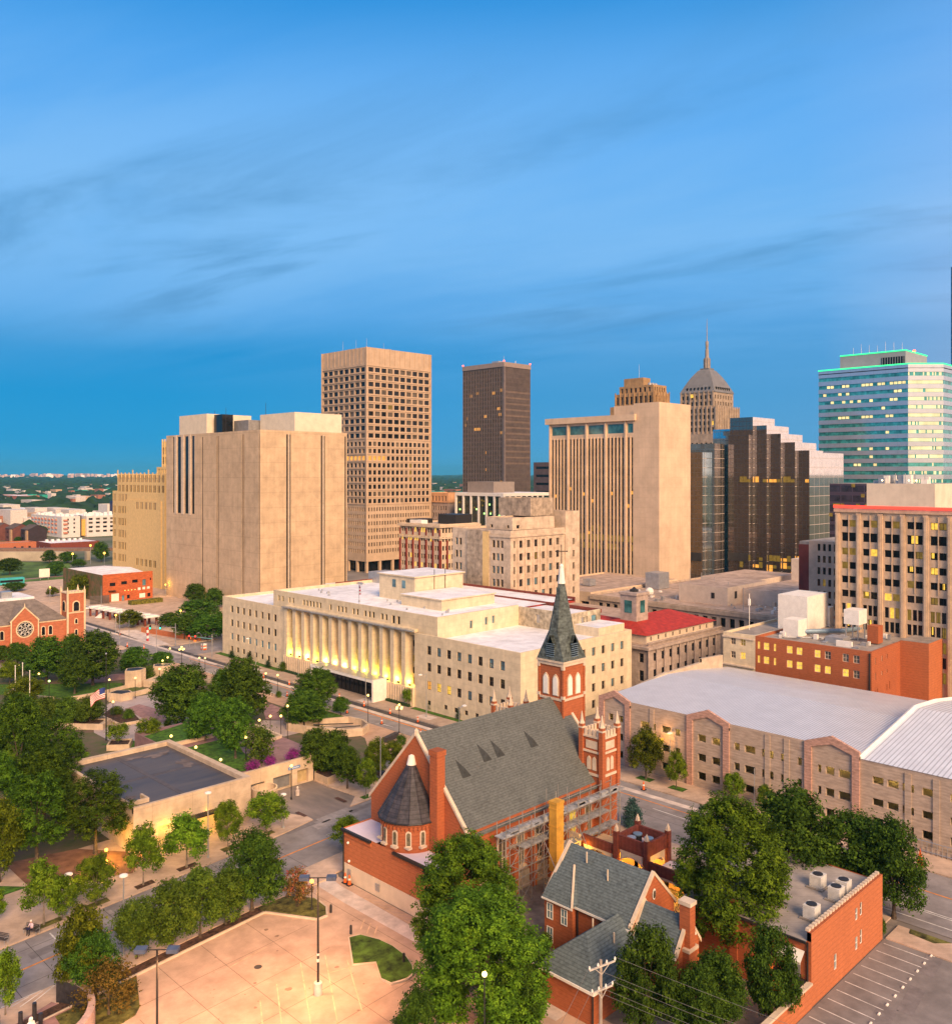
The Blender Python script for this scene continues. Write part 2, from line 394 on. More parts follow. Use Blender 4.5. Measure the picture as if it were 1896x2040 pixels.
# ------------------------------------------------------------------ buildings
WINC = {}
def win_meshes(w_, h_, style, frame, bars):
    k = (round(w_, 2), round(h_, 2), style, frame, bars)
    if k in WINC: return WINC[k]
    gm = {'d': G_DARK, 'l': G_LIT, 'o': G_LITO, 'm': G_LITDIM, 'b': G_BLUE, 'c': G_BLIND, 't': G_TEAL, 'w': WHITE, 'k': DARKMETAL, 'g': GREYMETAL}[style]
    pm = bpy.data.meshes.new('pane'); pm.from_pydata([(0, 0, 0), (w_, 0, 0), (w_, 0, h_), (0, 0, h_)], [], [(0, 1, 2, 3)]); pm.materials.append(gm)
    fm = None
    if frame:
        mb = MB(); t = min(0.09, w_*0.09); dpt = 0.07
        mb.box(0, w_, -dpt, -0.003, 0, t).box(0, w_, -dpt, -0.003, h_-t, h_)
        mb.box(0, t, -dpt, -0.003, t, h_-t).box(w_-t, w_, -dpt, -0.003, t, h_-t)
        nv, nh = bars
        for i in range(1, nv): x = w_*i/nv; mb.box(x-t*.35, x+t*.35, -dpt*.8, -0.003, t, h_-t)
        for i in range(1, nh): z = h_*i/nh; mb.box(t, w_-t, -dpt*.78, -0.003, z-t*.35, z+t*.35)
        fm = bpy.data.meshes.new('window'); fm.from_pydata(mb.v, [], mb.f); fm.materials.append(frame)
    WINC[k] = (fm, pm); return WINC[k]
SPLIT = {'tower_trim', 'dentil_course', 'tower_cap', 'rooftop_plant', 'rooftop_box', 'pier', 'buttress', 'balcony', 'chimney', 'roof_unit', 'pink_brick_gable', 'gable_infill', 'pilaster', 'floodlight', 'antenna', 'fin', 'lit_window', 'roof_vent', 'penthouse', 'gable_coping', 'downpipe', 'wing_wall', 'penthouse_window', 'rooftop_window', 'soffit_lamp', 'roof_lamp', 'warning_light', 'red_pier', 'roller_door', 'vent_pipe', 'dried_puddle', 'roof_dormer', 'wall_lamp', 'wing_roof', 'spandrel_band', 'spandrel', 'base', 'awning', 'parapet', 'roof', 'metal_roof', 'balcony_rail', 'rooftop_duct', 'spire_louvre', 'parapet_finial', 'coping_block', 'green_light_strip', 'rib', 'wing_gutter', 'wing_door', 'gable_window', 'low_parapet', 'arch_wall', 'eaves_board', 'trim', 'red_coping', 'upper_block', 'frame', 'mechanical_floor', 'coloured_panel', 'lit_stairwell', 'roof_seam', 'roof_kerb'}
def build_split(name, mb, mats, root, limit=100):
    """every separate piece becomes a part of its own"""
    par = {}
    def find(a):
        while par[a] != a: par[a] = par[par[a]]; a = par[a]
        return a
    keys = [tuple(round(c, 2) for c in v) for v in mb.v]
    for k in keys: par.setdefault(k, k)
    for f in mb.f:
        r0 = find(keys[f[0]])
        for i in f[1:]: par[find(keys[i])] = r0
    isl = {}
    for f, m in zip(mb.f, mb.m): isl.setdefault(find(keys[f[0]]), []).append((f, m))
    L_ = list(isl.values())
    if len(L_) > limit: L_.sort(key=lambda q: sum((mb.v[q[0][0][0]][k]-(0, 0, 48)[k])**2 for k in range(3)))
    rest = MB()
    for i, q in enumerate(L_):
        o = MB() if i < limit else rest
        for f, m in q: o.face([mb.v[k] for k in f], m)
        if i < limit: o.build(name, mats, root)
    if rest.f: rest.build(name, mats, root)['kind'] = 'stuff'
class Bldg:
    def __init__(s, name, label, loc, cat='building', group=None):
        s.root = thing(name, label, cat, loc, group); s.wins = []; s.mb = {}
    def mesh(s, part, mats):
        if part not in s.mb: s.mb[part] = (MB(), mats)
        return s.mb[part][0]
    def addwins(s, p0, p1, rects, depth, frame, bars, wname='window'):
        p0, p1 = Vector((p0[0], p0[1], 0)), Vector((p1[0], p1[1], 0)); d = (p1-p0).normalized(); inn = Vector((-d.y, d.x, 0)); ang = math.atan2(d.y, d.x)
        for r in rects:
            st = r[4] if len(r) > 4 else 'd'
            if st is None: continue
            pos = p0 + d*r[0] + inn*(depth-0.02) + Vector((0, 0, r[2]))
            s.wins.append((pos, ang, r[1]-r[0], r[3]-r[2], st, frame, bars, wname))
    def wall(s, p0, p1, z0, z1, rects=(), mats=None, depth=0.3, frame=None, bars=(1, 1), part='wall', m=0, wname='window', mr=None):
        s.mesh(part, mats).wall(p0, p1, z0, z1, [r[:4] for r in rects], depth, m, mr)
        s.addwins(p0, p1, rects, depth, frame, bars, wname)
    def box(s, x0, x1, y0, y1, z0, z1, wm, rm, left=(), right=(), parapet=0.6, depth=0.3, frame=None, bars=(1, 1), part='wall', roof='roof', pt=0.35):
        s.wall((x0, y1), (x0, y0), z0, z1, left, wm, depth, frame, bars, part)
        s.wall((x0, y0), (x1, y0), z0, z1, right, wm, depth, frame, bars, part)
        mb = s.mesh(part, wm)
        mb.wall((x1, y0), (x1, y1), z0, z1).wall((x1, y1), (x0, y1), z0, z1)
        if parapet:
            a, b, c, d = x0+pt, x1-pt, y0+pt, y1-pt; zr = z1-parapet
            for q in ([(x0,y0),(x1,y0),(b,c),(a,c)], [(x1,y0),(x1,y1),(b,d),(b,c)], [(x1,y1),(x0,y1),(a,d),(b,d)], [(x0,y1),(x0,y0),(a,c),(a,d)]):
                mb.face([(p[0], p[1], z1) for p in q])
            for p, q in (((a,c),(b,c)), ((b,c),(b,d)), ((b,d),(a,d)), ((a,d),(a,c))):
                mb.face([(q[0],q[1],zr),(p[0],p[1],zr),(p[0],p[1],z1),(q[0],q[1],z1)])
            s.mesh(roof, rm).face([(a,c,zr),(b,c,zr),(b,d,zr),(a,d,zr)])
        else:
            s.mesh(roof, rm).face([(x0,y0,z1),(x1,y0,z1),(x1,y1,z1),(x0,y1,z1)])
    def done(s, limit=100, inset=None):
        for pn, (mb, mats) in s.mb.items():
            pn = pn.split('#')[0]
            if pn in SPLIT: build_split(pn, mb, mats, s.root)
            else: mb.build(pn, mats, s.root)
        org = ORG[s.root.name]
        camp = Vector((0, 0, 48))
        s.wins.sort(key=lambda q: (q[0]-camp).length)
        rest = MB(); rm = []
        cnt = {}
        for pos, ang, w_, h_, st, fr, bars, nm in s.wins:
            cnt[nm] = cnt.get(nm, 0)+1
            if cnt[nm] <= limit:
                fm, pm = win_meshes(w_, h_, st, fr, bars)
                if fm:
                    o = bpy.data.objects.new(nm, fm); p = bpy.data.objects.new('pane', pm); COL.objects.link(p); p.parent = o
                else: o = bpy.data.objects.new(nm, pm)
                COL.objects.link(o); o.parent = s.root; o.location = pos-org; o.rotation_euler.z = ang
            else:
                fm, pm = win_meshes(w_, h_, st, fr, bars); g = pm.materials[0]
                if g not in rm: rm.append(g)
                d = Vector((math.cos(ang), math.sin(ang), 0))*w_; u = Vector((0, 0, h_))
                rest.face([pos, pos+d, pos+d+u, pos+u], rm.index(g))
        if rest.f:
            o = rest.build('window', rm, s.root); o['kind'] = 'stuff'
        return s.root
def grid(s0, pitch, n, w_, zs, h_, style='d', seed=0):
    rnd = random.Random(seed); out = []
    for z in zs:
        for i in range(n):
            st = style(rnd, i, z) if callable(style) else style
            out.append((s0+i*pitch, s0+i*pitch+w_, z, z+h_, st))
    return out
def pick(**p):
    ks = list(p); tot = sum(p.values())
    def f(rnd, i, z):
        x = rnd.random()*tot
        for k in ks:
            x -= p[k]
            if x <= 0: return k
        return ks[-1]
    return f

# ------------------------------------------------------------------ ground, roads, pavements
def poly(name, pts, z, m, kind='structure', thick=0.0):
    mb = MB()
    if thick: mb.prism(pts, z-thick, z)
    else: mb.face([(x, y, z) for x, y in pts])
    o = mb.build(name, m); o['kind'] = kind; return o
def rectp(x0, x1, y0, y1): return [(x0, y0), (x1, y0), (x1, y1), (x0, y1)]
TERR = mat('terrain_ground', (.028, .055, .026), 1.0, .3, .006, col2=(.075, .085, .045), big=.3)
mb = MB(); n = 40; S_ = 40000
mb.face([(-S_, -S_, -.9), (S_, -S_, -.9), (S_, S_, -.9), (-S_, S_, -.9)]); o = mb.build('terrain', TERR); o['kind'] = 'structure'
CITYG = mat('city_ground_mix', (.24, .21, .19), .95, .15, .05, big=.25)
poly('city_ground', rectp(-60, 430, -90, 470), -.05, CITYG)
poly('far_city_ground', [(120, 470), (430, 470), (430, 250), (900, 250), (900, 1000), (120, 1000)], -.06, mat('far_lots', (.19, .18, .14), 1, .3, .02, col2=(.07, .10, .04), big=.3))
# roads
poly('road_to_skyline', rectp(99.5, 114.2, -60, 420), 0.0, ASPHL)
poly('dug_up_lane', rectp(112.4, 114.0, 118, 330), .008, mat('dark_asphalt_strip', (.075, .068, .07), .9, .15, .5))
poly('track_lane', rectp(111.2, 112.35, 60, 330), .008, PALEC)
poly('cross_street', rectp(114.2, 300, 219, 235), 0.0, ASPHL)
poly('narrow_cross_street', rectp(114.2, 300, 92, 107), 0.0, ASPHL)
poly('park_street', [(-40, 78.0), (29, 86.6), (56, 90.2), (99.5, 95.0), (99.5, 104.6), (84, 103.6), (70, 102.2), (56, 100.4), (29, 97), (-40, 88.2)], .004, ASPHL)
poly('parking_lot_ground', [(0, 30), (63.1, 30), (63.1, 86.4), (58, 86.2), (52, 84.8), (36.8, 82.8), (10, 79.2)], .0, LOTC)
poly('striped_lot_ground', rectp(50, 97, -10, 34.9), .004, ASPH)
poly('entry_drive', [(70, 102.1), (84, 103.5), (81, 106), (80, 112), (80, 116), (66.6, 116), (68.5, 110), (71.0, 104.5)], .008, mat('oil_streaked_concrete', (.27, .22, .20), .85, .2, .35, col2=(.16, .14, .135), stretch=(1, .3, 1)))
poly('church_yard', rectp(63.4, 99.3, 35.2, 92), -.006, mat('worn_yard_paving', (.21, .18, .16), .95, .2, .5, big=.2))
# kerbed pavements (a real step)
def walk(pts, m=None, name='pavement', z=.13): return poly(name, pts, z, m or SIDEW, thick=z+.04)
walk([(-40, 88.3), (29, 97.1), (56, 100.5), (66.5, 101.9), (70.9, 102.9), (71, 104.5), (68.4, 109.5), (66.5, 116), (-40, 116)])
walk([(-40, 74.6), (20, 81.9), (36.8, 84.4), (52, 86.4), (60.2, 86.4), (60.2, 90.6), (56, 90.1), (29, 86.5), (-40, 77.9)])
walk([(60.3, 86.5), (63.2, 86.5), (63.2, 91.0), (60.3, 90.7)]); walk([(63.21, 87.2), (99.4, 87.2), (99.4, 94.9), (63.21, 91.0)])
walk([(77.5, 103.2), (99.4, 105), (99.4, 116), (80.1, 116), (80.1, 112), (80.6, 106)])
walk(rectp(114.3, 120.2, 107, 219), mat('tan_pavement', (.42, .32, .25), .9, .1, .4, .1, big=.14, vline=(1.8, .05, .25)))
walk(rectp(114.3, 120.1, 20, 92))
walk(rectp(95.2, 99.4, 36, 87.1)); walk(rectp(94.6, 98.2, -20, 34.8))
walk([(100.3, 110), (106.2, 118), (105.6, 150), (105.2, 219), (101, 219), (101, 140), (99.5, 128), (92, 116.1), (99.5, 116.1)], mat('salmon_pavement', (.46, .30, .21), .9, .1, .4, .1, big=.12))
walk(rectp(114.3, 170, 235, 420)); walk(rectp(95, 105, 240, 420)); walk(rectp(120.3, 165, 217, 219))
walk([(113.6, 269), (119, 267), (115.4, 237), (111.6, 238.5)], PALEC, 'new_pavement', .135)
for x, y in ((115.1, 191.2), (115.9, 148.8), (116.6, 130.4)): poly('pale_slab', rectp(x-1.2, x+1.2, y-2.0, y+2.0), .137, PALEC)
poly('white_walkway', [(60.2, 90.5), (62.6, 90.5), (61.9, 84), (61.6, 68), (61.5, 50), (59.9, 50), (59.7, 80.4)], .135 if False else .012, PALEC)
# planting strips, lawns
def bed(pts, m, name, z=.18, t=.25): return poly(name, pts, z, m, thick=t)
bed([(20, 80.4), (36.8, 82.9), (52.1, 84.9), (52.1, 86.2), (36.8, 84.2), (20, 81.8)], MULCH, 'planting_strip')
KERB = mat('pale_kerb', (.55, .45, .36), .85, .08, .8)
mb = MB()
kp = [(10, 79.2), (36.8, 82.75), (52.1, 84.75), (55.3, 79.3), (56.6, 79.3), (57.7, 80.9), (58, 83.6)]
for a, c in zip(kp, kp[1:]):
    d = Vector((c[0]-a[0], c[1]-a[1])).normalized(); q = Vector((-d.y, d.x))*.2
    mb.prism([a, c, (c[0]+q.x, c[1]+q.y), (a[0]+q.x, a[1]+q.y)], -.05, .2)
o = mb.build('kerb', KERB); o['kind'] = 'structure'
bed([(52.1, 85), (55.3, 79.5), (56.5, 79.5), (57.5, 81), (57.8, 83.6), (56, 86.2), (52.2, 86.2)], GRASSD, 'grass_corner')
bed([(33.0, 76.6), (34.2, 76.9), (35, 77.8), (36.9, 82.7), (33, 82.0), (29, 81.5), (28.8, 78.5), (31.5, 76.5)], GRASSD, 'grass_corner', .16)
isl = [(55.4, 74.1), (56.6, 73.7), (57.4, 71.5), (57.6, 69.5), (57.3, 67), (56.6, 65.2), (55.8, 64.2), (54.8, 63.9), (53.2, 64.4), (53.0, 65.7), (54.5, 68.4), (52.6, 69.7)]
bed(isl, KERB, 'kerb', .17); ic = Vector((55.4, 68.6))
bed([(ic.x+(x-ic.x)*.95, ic.y+(y-ic.y)*.955) for x, y in isl], mat('island_grass', (.06, .12, .012), 1, .35, .7, .4, big=.3), 'grass_island', .22)
bed(rectp(118.6, 119.9, 108, 137.5), GRASS, 'grass_verge'); bed(rectp(118.2, 120.0, 186.5, 217), GRASS, 'grass_verge'); bed(rectp(118.9, 119.65, 138.5, 146), mat('low_hedge', (.025, .06, .015), 1, .3, 2, .5), 'hedge_strip', .6, .6)
bed(rectp(118.9, 119.65, 170, 186), MATS['low_hedge'], 'hedge_strip', .6, .6)
for pts in ([(50.2, 100.6), (52.7, 100.9), (52.8, 101.8), (50.2, 101.6)], [(44.6, 99.7), (46.9, 100), (46.9, 101), (44.6, 100.7)]): bed(pts, MULCH, 'tree_pit', .15, .1)
for pts in ([(38.8, 98.9), (41.3, 99.3), (41.3, 100.4), (38.8, 100.0)], [(33, 98.2), (36, 98.6), (36, 99.6), (33, 99.2)], [(56.8, 101.8), (59.2, 102), (59.2, 103.2), (56.8, 103)], [(62.6, 102.4), (64.8, 102.7), (64.8, 103.7), (62.6, 103.4)], [(80.6, 103.8), (82.4, 104), (82.4, 105.2), (80.6, 105)], [(116.4, 78.3), (118, 78.3), (118, 81), (116.4, 81)], [(116.3, 72.4), (117.9, 72.4), (117.9, 75), (116.3, 75)]):
    bed(pts, GRASSD if pts[0][0] < 80 else GRASS, 'tree_pit', .15, .1)
bed(rectp(108.6, 110, 24, 36), GRASSD, 'grass_verge', .15) if False else None
bed([(96.9, 30.9), (98.2, 29.6), (98.2, 33.6), (97.2, 33.4)], GRASSD, 'grass_verge', .16)
bed([(112.9, 38.2), (114.2, 40), (114.2, 20), (111.2, 20), (111.2, 32)], GRASSD, 'grass_verge', .12) if False else None
# park grounds
poly('park_ground', [(-20, 116), (66.5, 116), (66.5, 150), (84, 150), (84, 116.1), (100.9, 116.1), (100.9, 236), (40, 236), (-20, 200)], .10, mat('park_mixed_ground', (.06, .085, .025), 1, .3, .3, col2=(.13, .09, .07), big=.3), thick=.12)
poly('plaza', [(66, 152), (72, 150), (84, 150.1), (88, 172), (88, 186), (80, 187), (72, 182), (66, 166)], .14, mat('pale_plaza', (.40, .33, .32), .9, .08, .4, big=.1))
poly('pink_plaza', [(77.2, 178.4), (80.9, 180), (82.8, 165.7), (80, 160.5), (76.4, 165.6)], .146, PAVER)
poly('pink_plaza', [(97.8, 160), (100.4, 160.5), (99.8, 153.9), (95.5, 148), (93.4, 151.5)], .146, PAVER)
poly('plaza', [(92.5, 151), (95.6, 148), (94.5, 143), (93, 139), (89.5, 139), (89, 148)], .142, mat('pale_plaza2', (.40, .33, .32), .9, .08, .4))
poly('mulch_bed', [(71.5, 167), (75.4, 166.6), (77, 174), (75.5, 181), (71.9, 177)], .17, MULCH)
poly('lawn', [(62, 224), (71, 214.4), (86.3, 201), (84.7, 195.5), (78, 194), (73, 194.6), (70.5, 198), (64, 208), (58, 214)], .15, GRASS)
poly('brick_path', [(80, 206), (92, 203), (93, 210), (80, 214)], .145, PAVER)
poly('lawn', [(66.6, 150.2), (71.8, 149.8), (69, 156), (64, 158)], .15, mat('bright_lawn', (.07, .16, .02), 1, .3, 1.3, .4))
poly('brick_path', [(46, 104.2), (49.6, 108.8), (44, 116), (36, 118), (36, 109)], .155, mat('reddish_path', (.22, .11, .07), .95, .2, .6))
poly('lawn', [(-10, 105.5), (36, 109.3), (30, 116), (-10, 116)], .15, GRASS)
# terrace above the garage entry
tr_ = MB(); tr_.prism([(66.6, 117.1), (79.9, 117.1), (83.2, 124), (83.6, 139), (82, 150), (66.6, 150)], 0, 3.3); o = tr_.build('terrace', mat('terrace_brick', (.27, .16, .16), .9, .12, .7)); o['kind'] = 'structure'
poly('lawn', [(66.8, 146.8), (76, 149.5), (77.2, 138.5), (66.8, 138.2)], 3.33, GRASS)
poly('lawn', [(66.8, 135.6), (77.4, 136), (74.2, 127), (72.2, 118.6), (66.8, 119.2)], 3.33, GRASS)
poly('lawn', [(82.6, 138), (83.4, 138), (82.8, 129.8), (81.2, 129.4), (79.8, 133)], 3.33, GRASS)
# far park and streets at the left
poly('far_lawn', [(120, 400), (150, 405), (165, 440), (185, 500), (150, 540), (100, 520)], .03, mat('far_lawn_grass', (.10, .18, .03), 1, .25, .06))
poly('far_road', [(60, 385), (170, 392), (170, 404), (60, 396)], .02, ASPHL)
poly('far_path', [(118, 428), (165, 432), (165, 436), (118, 432)], .05, PAVER)
poly('rear_parking_ground', [(128, 316), (160, 316), (168, 338), (136, 331)], .02, ASPH)
# road markings
def stripe(a, b, w_, m, z=.014):
    a, b = Vector(a), Vector(b); d = (b-a).normalized(); q = Vector((-d.y, d.x))*w_/2
    return [(a.x+q.x, a.y+q.y, z), (a.x-q.x, a.y-q.y, z), (b.x-q.x, b.y-q.y, z), (b.x+q.x, b.y+q.y, z)]
def lines(name, segs, w_, m, z=.014):
    mb = MB()
    for a, b in segs: mb.face(stripe(a, b, w_, m, z)[::1])
    for i, f in enumerate(mb.f):
        p = [Vector(mb.v[k]) for k in f]
        if (p[1]-p[0]).cross(p[2]-p[1]).z < 0: mb.f[i] = tuple(reversed(f))
    o = mb.build(name, m); o['kind'] = 'structure'; return o
lines('orange_centre_line', [((110.55, 119), (110.55, 146)), ((110.75, 119), (110.75, 146)), ((110.4, 160), (110.4, 216)), ((109.6, 60), (110.2, 90)), ((108.4, 22), (109.3, 60)), ((20, 90.4), (44, 93.6)), ((58, 95.3), (70, 96.5)), ((44, 93.6), (58, 95.3))], .22, PAINTO)
lines('white_road_line', [((34, 97.0), (34, 95.3)), ((103.8, 28), (104.2, 58)), ((101.2, 28), (101.3, 60)), ((103.4, 28), (103.8, 58)), ((107.5, 62), (107.9, 72)), ((107.8, 130), (107.6, 134)), ((107.6, 134), (107, 134.3)), ((114.5, 219.5), (105, 219.5)), ((106, 236.5), (113.5, 236.5)), ((106, 238.5), (113.5, 238.5)), ((106, 140), (106, 200))], .16, PAINTW)
lines('lane_crack', [((105.2, 40), (105.2, 90)), ((107, 60), (107, 100)), ((106.4, 110), (106.4, 215)), ((20, 87.6), (60, 92.6)), ((20, 94), (60, 98.8)), ((40, 88.3), (40, 98)), ((31.6, 87), (31.6, 97)), ((47, 89.2), (47, 99)), ((54, 90), (54, 100)), ((62, 91), (62, 101)), ((28, 86.5), (28, 96.7)), ((24, 86), (24, 96.3))], .06, mat('tar_crack', (.07, .065, .065), .9), .012)
segs = [((29.7, 86.4), (27.3, 85.2)), ((31.2, 86.8), (28.4, 85.1)), ((28.4, 86.3), (26.8, 85.8)), ((26.1, 86.3), (29.6, 86.6))]
lines('white_hatching', segs, .1, PAINTW, .14)
sg = []
for k in range(14):
    x = 70.5+k*1.92; sg.append(((x, 34.6), (x-.3+.02*k, 30.3)))
lines('white_stall_line', sg+[((x, 30.4), (x, 30.0)) for x in (94.5, 96.6)]+[((94.5, 30.4), (96.8, 30.6)), ((96.8, 30.6), (96.2, 34.8))]+[((94.6+.28*k, 34.6), (95.1+.28*k, 30.6)) for k in range(6)], .12, PAINTW, .016)
mb = MB()
for k in range(13): x = 71.2+k*1.92; mb.box(x-.5, x+.5, 30.35, 30.5, .004, .14)
tag(mb.build('wheel_stop', WHITE), 'row of short white wheel stops at the ends of the striped parking stalls', 'wheel stops', kind='stuff') if False else None
for k in range(13):
    x = 71.2+k*1.92; m_ = MB(); m_.box(x-.08, x+.32, 30.25, 30.4, .004, .12).box(x-.02, x+.26, 30.28, 30.37, .12, .16)
    tag(m_.build('wheel_stop', WHITE, loc=(x, 30.3, 0)), 'short white wheel stop at the end of a striped parking stall', 'wheel stop', 'wheel stops of the striped lot')
jt = mat('dark_joint', (.17, .12, .09), .9)
lines('lot_joint', [((39.1, 82.9), (39.1, 40)), ((44, 83.6), (43.8, 40)), ((49.6, 84.3), (49.4, 40)), ((55, 64), (55, 40)), ((34.2, 76), (34.2, 50)), ((30, 77.5), (54, 79.3)), ((30, 72.6), (53, 74)), ((30, 67.5), (52, 68.6)), ((30, 62.4), (60, 64)), ((30, 57), (60, 58)), ((58.6, 86), (58.6, 60))], .05, jt, .008)
lines('faded_lot_line', [((49.4, 73.8), (44.5, 64.9)), ((51.9, 73.2), (46.2, 63.3)), ((52.9, 70.9), (48.8, 63.2)), ((45.7, 72.2), (42.7, 66.7)), ((43.2, 71), (40.5, 66)), ((50.2, 70.3), (52.4, 69.6)), ((48.6, 78.6), (44, 77.9))], .12, PAINTY, .01)
lines('yellow_hatching', [((62.0+.1, 79-1.1*k), (62.9, 77.9-1.1*k)) for k in range(9)]+[((62, 80), (61.9, 68)), ((57.4, 74.6), (59, 76)), ((57.4, 73.5), (59, 74.9)), ((57.4, 72.4), (59.2, 74))], .13, PAINTY, .011)
mb = MB(); rnd = random.Random(12)
for k in range(46):
    x, y, r = 32+rnd.random()*26, 58+rnd.random()*24, .06+rnd.random()**2*.28
    if 52 < x < 58 and 63 < y < 75: continue
    mb.face([(x+r*(.7+.5*rnd.random())*math.cos(2*math.pi*i/9), y+r*(.7+.5*rnd.random())*math.sin(2*math.pi*i/9), .006) for i in range(9)])
o = mb.build('oil_stain', mat('oil_stain', (.27, .18, .13), .8)); o['kind'] = 'structure'
mb = MB(); rnd = random.Random(41); pc_ = [mat('dark_road_patch', (.20, .18, .18), .9, .12, .8), mat('pale_road_patch', (.32, .285, .275), .9, .12, .8)]
for k in range(70):
    if k < 34: x, y = 100.2+rnd.random()*10.5, 20+rnd.random()*300
    elif k < 56: x = 16+rnd.random()*80; y = 88.5+.128*(x-29)+rnd.random()*8
    else: x, y = 66+rnd.random()*30, 2+rnd.random()*28
    if 99.9 < x < 110.9 or k >= 34:
        a, c = (rnd.uniform(.5, 1.6), rnd.uniform(1.5, 7)) if k < 34 else (rnd.uniform(1.5, 6), rnd.uniform(.5, 1.8)); mb.face([(x, y, .0102), (x+a, y+a*.1, .0102), (x+a, y+c+a*.1, .0102), (x, y+c, .0102)], int(rnd.random() < .4 and k < 56))
o = mb.build('road_patch', pc_); o['kind'] = 'structure'
mb = MB()
for x, y in ((104, 60), (102.5, 84), (108, 120), (107.2, 156), (103, 200), (40, 92), (58, 96.6), (33, 89.5), (75, 98.5), (90, 99), (46, 76), (50, 60)): mb.face([(x+.4*math.cos(2*math.pi*i/12), y+.4*math.sin(2*math.pi*i/12), .0125) for i in range(12)])
o = mb.build('manhole_cover', mat('iron_cover', (.07, .06, .055), .6)); o['kind'] = 'structure'
for pts in ([(70.5, 106.7), (71.1, 106.7), (71.1, 104.4), (70.5, 104.4)], [(77.8, 107.4), (78.4, 107.4), (78.4, 105), (77.8, 105)]):
    poly('drain_grate', pts, .15, mat('rusty_grate', (.10, .05, .04), .8))

# ------------------------------------------------------------------ skyline towers
def mast(mb, x, y, z0, z1, r=0.12, m=0): mb.tube((x, y, z0), (x, y, z1), r, r*0.5, 5, m)
# windowless tan block ------------------------------------------------------
b = Bldg('windowless_block', 'huge tan block almost without windows, with dark vertical slots, behind the courthouse', (161.7, 265.8, 0))
left = []
left.append((29.0, 29.8, 1.5, 62, 'k'))
for y in (294.7, 277.0): left += [(335.4-y-.8, 335.4-y-.2, 1.5, 62, 'k'), (335.4-y+.2, 335.4-y+.8, 1.5, 62, 'k')]
left = [r for r in left]
left.append((335.4-266.6, 335.4-266.1, 1.5, 62, 'k'))
for a, c in ((5.8, 7.0), (9.6, 12.3), (15.7, 18.3), (21.2, 23.1)): left.append((a, c, 33, 62.6, 'd'))
right = []
for x in (173.0, 187.5): right += [(x-161.7-.9, x-161.7-.25, 6, 62, 'k'), (x-161.7+.25, x-161.7+.9, 6, 62, 'k')]
right.append((35.5, 36.1, 2, 62, 'k'))
b.box(161.7, 198.3, 265.8, 335.4, 0, 63.3, (TANPANEL,), (ROOFGREY,), left, right, 1.0, 0.14)
tr = b.mesh('trim', (WHITETRIM,))
for a, c in ((7.3, 9.0), (13.0, 14.9), (18.9, 20.4)): tr.box(161.5, 161.69, 335.4-c, 335.4-a, 32.6, 63.2)
for x in (173.0, 187.5): tr.box(x-.2, x+.2, 265.45, 265.79, 6, 62.2)
pb = b.mesh('penthouse', (mat('pale_cream_panel', (.70, .60, .46), .8, .05, .4), G_DARK, mat('mid_grey_louvre', (.25, .24, .24), .7, .1, .8)))
pb.box(165, 184, 309, 331, 63, 71.0); pb.box(177, 197.5, 268, 291, 63, 70.2)
pb.box(167, 171.5, 301, 307, 63, 70.5, 1); pb.box(173, 190, 292.5, 303, 63, 68.3, 2)
mb = b.mesh('antenna', (DARKMETAL,))
for x, y, h in ((180, 292, 75), (170, 312, 72.5), (168, 300, 73), (190, 270, 72)): mast(mb, x, y, 63, h, .12)
b.done()

# yellow stepped brick building ---------------------------------------------
YEL = mat('yellow_buff_brick', (0.72, 0.50, 0.22), 0.9, 0.05, 0.8, 0.1, streak=0.06)
b = Bldg('stepped_office_building', 'yellow brick art deco block stepping up, left of the windowless tan block', (168.6, 354.6, 0))
ws = lambda zs, n, s0, p, h=3.0: sum([grid(s0+i*p, 1.25, 2, 1.0, zs, h, pick(d=5, c=2)) for i in range(n)], [])
low = ws((33.0, 8.5), 5, 1.2, 4.2) + []
rt = grid(1.6, 3, 1, 1.3, (1.5, 6, 11, 16, 20.5, 25, 29.5, 33), 2.6, pick(c=3, d=2, g=1))
b.box(168.6, 172.5, 354.6, 388.5, 0, 36.8, (YEL,), (ROOFGREY,), [(r[0]+9, r[1]+9, *r[2:]) for r in low], rt, 0.6, .14)
up = ws((44.6, 40.3), 12, 1.0, 3.9) + ws((36, 30.6, 25.2, 19.8, 14.4, 9), 3, 1.0, 3.3, 3.2)
b.box(168.95, 196, 352.1, 398.5, 0, 48.2, (YEL,), (ROOFGREY,), up, grid(2, 2.5, 6, 1, (40, 44), 3, 'c'), 0.6, .14)
lw = ws((36, 30.6, 25.2, 19.8, 14.4, 9), 1, 0.8, 3.3, 3.2)
b.box(169.3, 190, 398.52, 404.5, 0, 40.5, (YEL,), (ROOFGREY,), lw, (), 0.6, .14)
cr = b.mesh('parapet_finial', (YEL,))
for k in range(12): cr.box(168.7, 168.94, 397.9-k*3.9-.4, 397.9-k*3.9+.4, 46.5, 48.8+(k % 4 == 0)*1.2)
b.box(190, 205, 372, 404, 48, 51.5, (YEL,), (ROOFGREY,), ws((48.5,), 8, 1, 3.6, 2), (), 0.4, .3, part='tower#2')
b.box(191, 206, 384, 400.5, 51.5, 63.5, (YEL,), (ROOFGREY,), grid(.8, 2.3, 7, 1.1, (53, 57.5), 3.2, pick(c=2, d=2)), (), 0.4, .3, part='tower#3')
for k in range(7): cr.box(190.7, 191.2, 400-k*2.4-.3, 400-k*2.4+.3, 51.5, 64.6)
wp = b.mesh('white_stair_panel', (WHITE,)); wp.box(171.2, 173.5, 351.0, 354.3, 2, 36.5)
mb = b.mesh('antenna', (DARKMETAL,)); mast(mb, 185, 378, 51, 62, .12)
b.done()

